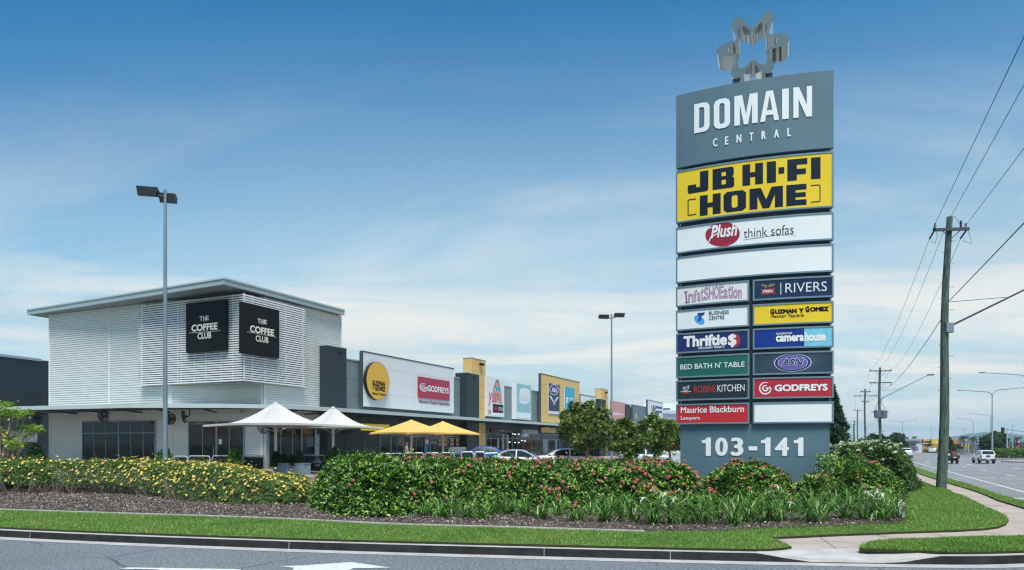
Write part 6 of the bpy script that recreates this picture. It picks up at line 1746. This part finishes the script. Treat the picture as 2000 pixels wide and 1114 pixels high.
# ------------------------------------------------------------------ vehicles
CGL = mat('car_glass', (.012, .015, .018), .05, spec=.6)
M_TYRE = mat('tyre_rubber', (.012, .012, .012), .85)
M_RIM = mat('alloy_rim', (.45, .46, .47), .35, .7)
M_TAIL = mat('tail_lamp', (.35, .012, .012), .25)
M_HEADL = mat('head_lamp', (.5, .55, .58), .15)
M_CTRIM = mat('car_trim', (.015, .016, .017), .6)
M_PLATE = mat('number_plate', (.6, .6, .58), .5)
def vehicle(name, label, pos, rz, paint, S, zc=1.0, grp='cars parked outside the shops', cat='car'):
    """S: dict with lower body stations, cabin stations, side windows; x forward, built round the origin"""
    t = thing(name, label, cat, pos, grp, rz, local=True)
    mb = MB()
    rows = []
    for x, zb, zt, w_ in S['body']:
        rows.append([(x, -w_ * .90, zb), (x, -w_ * .985, zb + .12), (x, -w_, (zb + zt) / 2 + .05), (x, -w_ * .965, zt - .09), (x, -w_ * .90, zt - .02), (x, -w_ * .5, zt + .015), (x, 0, zt + .02)] +
                    [(x, w_ * .5, zt + .015), (x, w_ * .90, zt - .02), (x, w_ * .965, zt - .09), (x, w_, (zb + zt) / 2 + .05), (x, w_ * .985, zb + .12), (x, w_ * .90, zb)])
    mb.grid(rows, True, True)
    b0, b1, h0, h1 = S['wb'], S['wt'], S['belt'], S['roof']
    yw = lambda z: b0 + (b1 - b0) * (z - h0) / (h1 - h0)
    rows = []
    for x, z in S['cabin']:
        z = max(z, h0 + .02)
        ws = yw(z - .05)
        rows.append([(x, -b0, h0 - .05), (x, -ws, z - .05), (x, -ws * .86, z - .008), (x, -ws * .4, z + .012), (x, ws * .4, z + .012), (x, ws * .86, z - .008), (x, ws, z - .05), (x, b0, h0 - .05)])
    mb.grid(rows, True, True)
    body = mb.build('body', paint, t, smooth=True)
    for s in (-1, 1):
        for w_ in S['side']:
            mb = MB(); mb.face([(x, s * (yw(z) + .008), z) for x, z in w_]); mb.build('side_window', CGL, body)
        mb = MB(); mb.box((S['mirror'][0], s * (b0 + .12), S['mirror'][1]), (.14, .2, .13)); mb.build('mirror', paint, body, bevel=.03)
        for x in S['axles']:
            mb = MB(); rr = S['wr']
            M = Matrix.Translation((x, s * (S['hw'] - .10), rr)) @ Matrix.Rotation(R(90), 4, 'X')
            mb.lathe((0, 0, 0), [(rr * .62, -.11), (rr * .93, -.11), (rr, -.07), (rr, .07), (rr * .93, .11), (rr * .62, .11)], 20, M); wh = mb.build('wheel', M_TYRE, t, smooth=True)
            mb = MB(); M2 = Matrix.Translation((x, s * (S['hw'] - .10), rr)) @ Matrix.Rotation(R(-90 * s), 4, 'X')
            mb.lathe((0, 0, 0), [(rr * .62, -.08), (rr * .62, .085), (rr * .52, .07), (rr * .18, .06), (rr * .12, .09), (.001, .09)], 20, M2)
            mb.m = 1
            for k in range(5):
                a = 2 * math.pi * k / 5 + .6
                mb.face([M2 @ Vector((rr * q * math.cos(a + d), rr * q * math.sin(a + d), .082)) for q, d in ((.24, -.25), (.5, -.35), (.5, .35), (.24, .25))])
            mb.build('rim', [M_RIM, M_CTRIM], wh)
            mb = MB(); yy = s * (S['hw'] + .003)
            pts = [(x + rr * 1.16 * math.cos(R(q)), yy, rr + rr * 1.16 * math.sin(R(q))) for q in range(-20, 201, 20)]; mb.face(pts); mb.build('wheel_arch', M_CTRIM, body)
    for nm, m, F_ in S['faces']:
        mb = MB(); mb.face(F_); mb.build(nm, m, body)
    for nm, m, c, d in S['boxes']:
        mb = MB(); mb.box(c, d); mb.build(nm, m, body, bevel=.015)
    return t
SEDAN = dict(body=[(2.36, .34, .62, .62), (2.30, .22, .70, .74), (2.0, .17, .79, .84), (1.45, .16, .88, .885), (.85, .16, .95, .90), (-.4, .17, .97, .90), (-1.3, .18, 1.0, .895), (-1.9, .2, 1.03, .86), (-2.25, .24, 1.0, .78), (-2.36, .36, .86, .68)],
    wb=.84, wt=.60, belt=.94, roof=1.45, cabin=[(1.12, .94), (.72, 1.16), (.30, 1.36), (.02, 1.425), (-.45, 1.45), (-.9, 1.43), (-1.25, 1.33), (-1.7, 1.12), (-1.98, 1.0)],
    side=[[(.86, .99), (-.28, 1.0), (-.28, 1.385), (-.02, 1.37), (.26, 1.29)], [(-.36, 1.0), (-1.36, 1.03), (-1.22, 1.25), (-.98, 1.34), (-.72, 1.38), (-.36, 1.39)]],
    mirror=(.72, 1.03), axles=(1.42, -1.42), wr=.325, hw=.885, faces=[('windscreen', CGL, [(1.05, -.74, 1.0), (1.05, .74, 1.0), (.36, .60, 1.355), (.36, -.60, 1.355)]), ('rear_window', CGL, [(-1.92, .70, 1.045), (-1.92, -.70, 1.045), (-1.32, -.56, 1.325), (-1.32, .56, 1.325)])],
    boxes=[('head_lamp', M_HEADL, (2.16, -.62, .68), (.22, .36, .13)), ('head_lamp', M_HEADL, (2.16, .62, .68), (.22, .36, .13)), ('tail_lamp', M_TAIL, (-2.26, -.62, .86), (.12, .36, .16)), ('tail_lamp', M_TAIL, (-2.26, .62, .86), (.12, .36, .16)), ('grille', M_CTRIM, (2.33, 0, .48), (.06, .9, .16)), ('number_plate', M_PLATE, (-2.37, 0, .6), (.03, .38, .11)), ('door_handle', M_CTRIM, (.0, -.905, .84), (.16, .02, .03)), ('door_handle', M_CTRIM, (-1.0, -.905, .86), (.16, .02, .03)), ('rocker', M_CTRIM, (0, 0, .15), (3.6, 1.7, .06))])
BLUE, SILV, CWH, PALE = mat('paint_blue', (.015, .07, .32), .25, .2, coat=.6), mat('paint_silver', (.46, .48, .54), .28, .5, coat=.5), mat('paint_white', (.66, .66, .65), .25, coat=.6), mat('paint_pale_blue', (.36, .50, .62), .28, .3, coat=.5)
def at(x, Y, z): q = px(x, HY, Y); return (q.x, q.y, z)
vehicle('parked_car', 'bright blue sedan parked under the yellow blade wall', at(937, 55, .46), R(182), BLUE, SEDAN)
vehicle('parked_car', 'silver sedan parked nearest behind the pink hedge', at(1020, 46, .27), R(-5), SILV, SEDAN)
vehicle('parked_car', 'white sedan parked left of the biggest car park tree', at(1121, 45.5, .32), R(0), CWH, SEDAN)
vehicle('parked_car', 'pale blue sedan parked behind the slim trees near the pylon', at(1267, 58, .25), R(-3), PALE, SEDAN)
PICK = dict(body=[(2.55, .45, .80, .70), (2.45, .40, .95, .86), (1.9, .38, 1.05, .92), (1.3, .38, 1.10, .93), (-.6, .38, 1.12, .93), (-2.3, .42, 1.12, .92), (-2.5, .48, 1.08, .90)],
    wb=.90, wt=.68, belt=1.08, roof=1.82, cabin=[(1.25, 1.12), (.8, 1.42), (.45, 1.72), (.2, 1.79), (-.6, 1.82), (-2.0, 1.80), (-2.25, 1.74), (-2.48, 1.16)],
    side=[[(.95, 1.16), (-.05, 1.16), (-.05, 1.70), (.45, 1.64)], [(-.13, 1.16), (-.95, 1.16), (-.95, 1.70), (-.13, 1.72)], [(-1.1, 1.2), (-2.25, 1.2), (-2.1, 1.66), (-1.1, 1.68)]],
    mirror=(.85, 1.22), axles=(1.65, -1.55), wr=.39, hw=.925, faces=[('windscreen', CGL, [(1.22, -.78, 1.17), (1.22, .78, 1.17), (.52, .64, 1.70), (.52, -.64, 1.70)]), ('rear_window', CGL, [(-2.47, .70, 1.32), (-2.47, -.70, 1.32), (-2.31, -.60, 1.70), (-2.31, .60, 1.70)])],
    boxes=[('bumper', M_CTRIM, (-2.56, 0, .56), (.16, 1.7, .20)), ('step_bar', M_RIM, (-2.62, 0, .66), (.10, 1.3, .05)), ('tail_lamp', M_TAIL, (-2.50, -.82, .98), (.08, .14, .42)), ('tail_lamp', M_TAIL, (-2.50, .82, .98), (.08, .14, .42)), ('head_lamp', M_HEADL, (2.42, -.66, .86), (.16, .36, .18)), ('head_lamp', M_HEADL, (2.42, .66, .86), (.16, .36, .18)),
           ('number_plate', M_PLATE, (-2.65, 0, .53), (.02, .38, .11)), ('tailgate_handle', M_CTRIM, (-2.53, 0, 1.04), (.05, .46, .20)), ('grille', M_CTRIM, (2.53, 0, .72), (.06, .9, .2))])
rzr = math.atan2(U.y, U.x)
wp = vehicle('white_pickup', 'white pickup with a canopy driving away on the main road', at(1921, 77, 0), rzr + R(4), CWH, PICK, grp='traffic on the main road', cat='pickup')
DKP = mat('paint_black_green', (.02, .026, .03), .35, coat=.4)
UTE = dict(body=[(2.5, .45, .80, .70), (2.4, .40, .95, .86), (1.9, .38, 1.05, .90), (1.2, .38, 1.10, .91), (-.55, .40, 1.10, .91), (-.6, .45, 1.0, .90)],
    wb=.86, wt=.66, belt=1.08, roof=1.74, cabin=[(1.2, 1.12), (.75, 1.42), (.4, 1.66), (.1, 1.73), (-.45, 1.72), (-.6, 1.1)],
    side=[[(.9, 1.15), (-.4, 1.15), (-.4, 1.62), (.4, 1.58)]], mirror=(.8, 1.22), axles=(1.6, -1.5), wr=.37, hw=.90,
    faces=[('windscreen', CGL, [(1.18, -.74, 1.17), (1.18, .74, 1.17), (.47, .62, 1.63), (.47, -.62, 1.63)]), ('rear_window', CGL, [(-.59, .66, 1.16), (-.59, -.66, 1.16), (-.49, -.58, 1.6), (-.49, .58, 1.6)])],
    boxes=[('tray', DKP, (-1.6, 0, .86), (2.0, 1.9, .12)), ('tray_side', DKP, (-1.6, -.93, 1.04), (2.0, .04, .24)), ('tray_side', DKP, (-1.6, .93, 1.04), (2.0, .04, .24)), ('tailgate', DKP, (-2.58, 0, .92), (.05, 1.86, .42)), ('chassis', M_CTRIM, (-1.5, 0, .62), (2.0, .9, .2)), ('mud_flap', M_CTRIM, (-2.1, -.72, .36), (.03, .34, .4)), ('mud_flap', M_CTRIM, (-2.1, .72, .36), (.03, .34, .4)),
           ('tail_lamp', M_TAIL, (-2.62, -.72, .78), (.04, .3, .1)), ('tail_lamp', M_TAIL, (-2.62, .72, .78), (.04, .3, .1)), ('number_plate', M_PLATE, (-2.62, -.35, .9), (.02, .38, .11)), ('ladder_rack', M_CTRIM, (-.68, 0, 1.4), (.05, 1.7, .6)), ('head_lamp', M_HEADL, (2.36, -.66, .86), (.16, .36, .18)), ('head_lamp', M_HEADL, (2.36, .66, .86), (.16, .36, .18))])
ut = vehicle('flatbed_ute', 'dark flatbed ute carrying a load, half hidden by the big timber pole', at(1851, 76, 0), rzr + R(4), DKP, UTE, grp='traffic on the main road', cat='ute')
for q in (wp, ut): q.scale = (.78, .78, .78)
lo = Matrix.Translation(ut.location) @ Matrix.Rotation(ut.rotation_euler.z, 4, 'Z') @ Matrix.Scale(.78, 4)
mb = MB()
for c, d in (((-1.3, .35, 1.15), (.8, .7, .46)), ((-1.9, .4, 1.06), (.5, .6, .28))): mb.box((0, 0, 0), d, M=lo @ Matrix.Translation(c))
tag(mb.build('toolbox', mat('load_white', (.5, .53, .56), .5, var=.4, scale=3), bevel=.03), 'pale boxes strapped on the left of the ute tray', 'toolbox')
mb = MB(); mb.box((0, 0, 0), (.9, .6, .72), M=lo @ Matrix.Translation((-1.5, -.45, 1.28)))
tag(mb.build('crate', mat('load_rust', (.22, .075, .055), .7, var=.2, scale=3), bevel=.02), 'rust brown crate on the right of the ute tray', 'crate')
vehicle('far_car', 'white hatchback far down the road beyond the white shrub', at(1768, 118, 0), rzr + R(4), CWH, SEDAN, grp='traffic on the main road')
vehicle('far_car', 'white car parked before the yellow building', at(1820, 172, .0), R(62), CWH, SEDAN, grp='cars parked by the far buildings')
# ------------------------------------------------------------------ woman by the umbrella
SKN, GRT, HR, DK_ = mat('skin', (.42, .22, .15), .6), mat('grey_top', (.42, .43, .46), .9), mat('brown_hair', (.10, .045, .025), .7), mat('dark_shorts', (.03, .035, .05), .9)
pp_ = px(794, HY, 52.5)
per = thing('person', 'woman in a grey sleeveless top with brown hair, facing right by the umbrella post', 'person', (pp_.x, pp_.y, FZ), rz=0, local=True)
def skin_mesh(name, verts, edges, rad, m, parent, root=0, sub=2):
    me = bpy.data.meshes.new(name); me.from_pydata(verts, edges, []); me.materials.append(m)
    o = link(bpy.data.objects.new(name, me), parent)
    o.modifiers.new('skin', 'SKIN')
    me.skin_vertices.new() if not me.skin_vertices else None
    for k, r_ in enumerate(rad):
        me.skin_vertices[0].data[k].radius = r_ if isinstance(r_, tuple) else (r_, r_)
        me.skin_vertices[0].data[k].use_root = (k == root)
    s_ = o.modifiers.new('sub', 'SUBSURF'); s_.levels = s_.render_levels = sub
    me.polygons.foreach_set('use_smooth', [True] * len(me.polygons))
    return o
V_, E_, R_ = [], [], []
def ch(pts, start=None):
    k = start
    for p, r_ in pts:
        V_.append(p); R_.append(r_)
        if k is not None: E_.append((k, len(V_) - 1))
        k = len(V_) - 1
    return k
pel = ch([((0, 0, .93), (.15, .12))])
wst = ch([((.01, 0, 1.08), (.125, .10)), ((.02, 0, 1.25), (.145, .11)), ((0, 0, 1.36), (.12, .09)), ((.0, 0, 1.43), (.05, .05)), ((.03, 0, 1.50), (.052, .052)), ((.05, 0, 1.58), (.085, .075)), ((.05, 0, 1.66), (.07, .065))], pel)
ch([((.13, 0, 1.57), (.022, .022))], len(V_) - 2)      # nose ridge
for s in (-1, 1):
    ch([((.02, s * .09, .86), .105), ((.04 * (1 if s > 0 else -1), s * .10, .5), .06), ((.0, s * .10, .10), .036), ((.0, s * .10, .05), .034), ((.15, s * .11, .03), .028)], pel)
    h_ = ch([((0, s * .17, 1.36), .05), ((.02, s * .22, 1.12), .038), ((.20, s * .20, 1.00), .030), ((.27, s * .18, 1.02), (.030, .016))], 3)
    for j, (dy, l_) in enumerate(((-.024, .065), (-.008, .078), (.008, .074), (.024, .058))):
        ch([((.30, s * .18 + dy, 1.025), .010), ((.30 + l_ * .5, s * .18 + dy, 1.02), .009), ((.30 + l_, s * .18 + dy, 1.0), .008)], h_)
    ch([((.27, s * .18 - s * .035, 1.04), .011), ((.31, s * .18 - s * .045, 1.05), .009)], h_)
skin_mesh('body', V_, E_, R_, SKN, per)
skin_mesh('top', [(0, 0, .90), (.01, 0, 1.08), (.02, 0, 1.25), (0, 0, 1.36), (0, 0, 1.40)], [(0, 1), (1, 2), (2, 3), (3, 4)], [(.185, .15), (.15, .125), (.17, .135), (.15, .11), (.09, .07)], GRT, per)
skin_mesh('shorts', [(0, 0, .95), (.02, .09, .80), (.03, .10, .62), (.0, -.09, .80), (-.01, -.10, .62)], [(0, 1), (1, 2), (0, 3), (3, 4)], [(.165, .14), .125, .095, .125, .095], DK_, per)
skin_mesh('hair', [(.03, 0, 1.68), (-.02, 0, 1.62), (-.06, 0, 1.56), (-.10, 0, 1.58), (-.13, 0, 1.50)], [(0, 1), (1, 2), (2, 3), (3, 4)], [.075, .085, .06, .04, .025], HR, per)
# ------------------------------------------------------------------ far side of the junction
def shed(name, label, x0, x1, yt, Y, dep, m, yb=None, roof=None, parts=()):
    a, b = px(x0, HY, Y), px(x1, HY, Y); zt = EYE + (HY - yt) / F * Y
    t = thing(name, label, 'building', ((a.x + b.x) / 2, Y, 0))
    mb = MB(); mb.prism([(a.x, a.y), (b.x, b.y), (b.x + dep * .4, b.y + dep), (a.x + dep * .4, a.y + dep)], -.05, zt); wl = mb.build('wall', m, t)
    S = Flat((a.x, a.y), (1, 0))
    if roof:
        mb = MB(); slab(mb, S, -.3, (b.x - a.x) + .3, zt + .01, zt + .35, -dep, .5); mb.build('roof', roof, t)
    for nm, x0_, x1_, y0_, y1_, pm, o in parts:
        mb = MB(); pslab(mb, S, x0_, y0_, x1_, y1_, 0.0, o); mb.build(nm, pm, wl)
    return t
FY, FO, FW_ = mat('far_yellow', (.52, .42, .06), .6, var=.05), mat('far_orange', (.50, .22, .03), .6, var=.06), mat('far_white', (.55, .58, .60), .6, var=.06)
FD, FB_, FP = mat('far_dark', (.05, .05, .045), .6), mat('far_blue', (.03, .10, .2), .5), mat('far_purple', (.28, .20, .32), .6)
shed('far_shop', 'low white shop with a purple base wall far beyond the junction', 1768, 1800, 861, 176, 12, FW_, roof=mat('far_roof', (.30, .33, .35), .6), parts=(('base_wall', 1781, 1794, 873.5, 880, FP, .1), ('awning', 1774, 1795, 864, 865.5, FD, 1.2), ('window', 1779, 1787, 867, 871, mat('far_glass', (.15, .2, .25), .3), .1), ('shutter', 1788, 1794, 868, 872, FW_, .15), ('window', 1770, 1776, 868, 876, FD, .1)))
shed('far_shop', 'yellow framed building with dark louvred windows far beyond the junction', 1797, 1819, 858.5, 180, 12, FY, parts=(('window', 1806, 1818, 862, 865.5, FD, .1), ('window', 1806, 1818, 868, 871, FD, .1), ('sill', 1804, 1818.5, 866, 867.4, FW_, .3), ('shopfront', 1806, 1814, 872.5, 877, FO, .15), ('planter_strip', 1803, 1819, 878, 880, mat('far_brown', (.2, .1, .05), .7), .4)))
shed('far_shop', 'bright yellow wall with an orange lower box left of the big timber pole', 1819.5, 1836, 858, 178, 12, FY, parts=(('lower_box', 1823, 1836, 868, 877.5, FO, .8), ('sign', 1826, 1832, 862.5, 866.5, FW_, .1)))
shed('far_shop', 'long orange shop with a dark window band right of the big timber pole', 1850, 1881, 859, 175, 14, FO, parts=(('window_band', 1855, 1878, 867, 870.5, FD, .3), ('base_wall', 1851, 1880, 872.5, 876, mat('far_amber', (.55, .32, .04), .6), .15)))
shed('far_shop', 'yellow sign wall between the palms', 1881.5, 1893, 858, 178, 4, FY, parts=(('base', 1881.5, 1888, 872, 879, FO, .2),))
shed('far_shop', 'blue shopfront under the white canopy behind the palms', 1887, 1930, 868, 182, 10, FB_, parts=(('window', 1889, 1900, 870, 877, FD, .1), ('window', 1905, 1925, 870, 878, mat('far_glass2', (.06, .11, .16), .2), .1)))
t = thing('petrol_canopy', 'flat white canopy on posts behind the palms', 'canopy', tuple(px(1915, HY, 168).xy) + (0,))
S = Flat(px(1902, HY, 168).xy, (1, 0)); wd = px(1926, HY, 168).x - px(1902, HY, 168).x
zt = EYE + (HY - 860.5) / F * 168
mb = MB(); slab(mb, S, 0, wd, zt - .75, zt, -6, 0); mb.build('roof', FW_, t)
mb = MB()
for u in (.15, .5, .85): slab(mb, S, wd * u - .12, wd * u + .12, 0, zt - .76, -3.2, -2.9)
mb.build('posts', FW_, t)
shed('far_shop', 'green roofed shop at the far right edge', 1968, 2040, 866, 150, 10, mat('far_stone', (.4, .42, .42), .6), roof=mat('far_green', (.02, .13, .09), .5), parts=(('window', 1970, 1984, 870, 878, FD, .1), ('sign', 1986, 1999, 868.5, 871.5, mat('far_sign_red', (.4, .06, .05), .5), .15), ('window', 1988, 2010, 872.5, 879, FD, .1)))
shed('far_shop', 'small grey shelter behind the far hedge', 1962.5, 1972, 867, 140, 4, mat('far_grey', (.2, .22, .24), .6), parts=(('window', 1964, 1970, 870, 877, FD, .1),))
# hedges and trees over there
def fhedge(lab, x0, x1, yt, Y, n, dep=3):
    a, b = px(x0, HY, Y), px(x1, HY, Y); zt = EYE + (HY - yt) / F * Y
    shrub('clipped_hedge', lab, 'hedge', [(a.x, a.y), (b.x, b.y), (b.x + 1, b.y + dep), (a.x + 1, a.y + dep)], lambda x: zt + 0 * x, n, L_DK if n < 900 else L_YE, 5, .42, .2, None, 'hedges beyond the junction', ew=.8, bump=.12, seed=int(x0))
fhedge('clipped green hedge right of the white pickup', 1941, 2080, 880, 104, 1700)
fhedge('low dark hedge before the orange building', 1852, 1886, 874.5, 165, 500)
mb = MB()
for (xa, xb, y0, y1) in ((1940, 2100, 888.5, 892.5), (1800, 1884, 881.5, 884.5)):
    p = [gp(xa, y1, .02), gp(xb, y1, .02), gp(xb, y0, .02), gp(xa, y0, .02)]; mb.face(p)
tag(mb.build('far_lawn', M_GRASS), kind='structure')
FT = 'trees beyond the junction'
tree('broad_tree', 'broad dark green tree behind the tall double street light', 1941, 885, 138, 845, 1915, 1966, 880, 2600, L_DK, .6, 81, FT, zb=0, tr=.25, ncl=50)
tree('broad_tree', 'left part of the dark tree mass beyond the traffic lights', 1712, 890, 135, 849, 1692, 1733, 888, 2400, L_DK, .6, 82, FT, zb=0, tr=.25, ncl=50)
tree('broad_tree', 'right part of the dark tree mass, left of the white shop', 1746, 890, 132, 848, 1724, 1767, 888, 2400, L_DK, .6, 83, FT, zb=0, tr=.25, ncl=50)
tree('broad_tree', 'small dark tree just right of the big timber pole', 1852, 885, 150, 854, 1844, 1858, 876, 900, L_DK, .55, 84, FT, zb=0, tr=.2, ncl=24)
tree('broad_tree', 'small dim tree low between the far power poles', 1676, 888, 190, 859, 1668, 1688, 880, 800, L_DK, .7, 85, FT, zb=0, tr=.2, ncl=24)
L_PALM = leafmat('palm_leaf', [(0, '#16261a'), (.6, '#26402a'), (1, '#48633c')], .5, .15)
def palm(lab, x, Y, ycr, ytip, seed, span):
    r = np.random.default_rng(seed)
    p = px(x, HY, Y); zc = EYE + (HY - ycr) / F * Y; Ln = span / F * Y
    t = thing('palm_tree', lab, 'palm tree', (p.x, p.y, 0), 'palms beyond the junction')
    mb = MB(); mb.tube([(p.x, p.y, 0), (p.x + .15, p.y, zc * .5), (p.x, p.y, zc)], [.26, .2, .15], 8); mb.build('trunk', mat('palm_trunk', (.22, .19, .15), .9, var=.3, scale=4), t)
    V = []
    for k in range(12):
        a = 2 * math.pi * k / 12 + r.normal(0, .15); e0_ = R(r.uniform(5, 78)); h = np.array([math.cos(a), math.sin(a), 0]); s = np.array([-math.sin(a), math.cos(a), 0]); q = np.array([p.x, p.y, zc])
        l = Ln * r.uniform(.85, 1.15)
        for i in range(10):
            tt = i / 9; e = e0_ - 2.0 * tt
            q2 = q + (h * math.cos(e) + np.array([0, 0, 1]) * math.sin(e)) * l / 10
            lw = l * .34 * math.sin(math.pi * (.15 + .8 * tt))
            for sg in (-1, 1):
                for f_ in (0, .5):
                    b = q + (q2 - q) * f_
                    tip = b + s * sg * lw + (q2 - q) * .9 + np.array([0, 0, -.45 * lw]); V.append([b, b + (q2 - q) * .35, tip, tip - (q2 - q) * .05])
            V.append([q - s * .03, q + s * .03, q2 + s * .03, q2 - s * .03]); q = q2
    quads('crown', V, L_PALM, t)
palm('palm tree before the end of the orange building', 1882, 152, 857, 850, 91, 14)
palm('palm tree just left of the white canopy', 1901.5, 152, 857, 850, 92, 13)
palm('palm tree near the right edge behind the far hedge', 1986, 120, 857, 848, 93, 13)
palm('tiny palm above the white shop roof', 1786, 215, 855, 850, 94, 8)
palm('tiny ragged palm left of the white shop roof', 1771, 200, 856, 850, 95, 7)
M_THIN = mat('thin_mast', (.4, .43, .46), .5)
for lab, x, Y, yt in (('thin bare mast behind the yellow building', 1819, 190, 833), ('white pole behind the hedge at far right', 1978, 118, 832), ('thin grey post left of the white pole at far right', 1967, 118, 840)):
    p = px(x, HY, Y); mb = MB(); mb.tube([(p.x, p.y, 0), (p.x, p.y, EYE + (HY - yt) / F * Y)], [.11, .07], 6); mb.lathe((p.x, p.y, 0), [(.25, 0), (.25, .1), (.1, .15)], 8); tag(mb.build('mast', M_THIN), lab, 'pole')
# ------------------------------------------------------------------ haze
hm = bpy.data.materials.new('haze_air'); hm.use_nodes = True
t_ = hm.node_tree; t_.nodes.clear()
vo = nd(t_, 'ShaderNodeVolumePrincipled'); vo.inputs['Color'].default_value = (.66, .87, 1, 1); vo.inputs['Density'].default_value = HAZE = 0.00028
t_.links.new(vo.outputs[0], nd(t_, 'ShaderNodeOutputMaterial').inputs['Volume'])
mb = MB(); mb.box((0, 1500, 47), (7000, 3800, 96.5))
hz = tag(mb.build('haze', hm), kind='stuff')
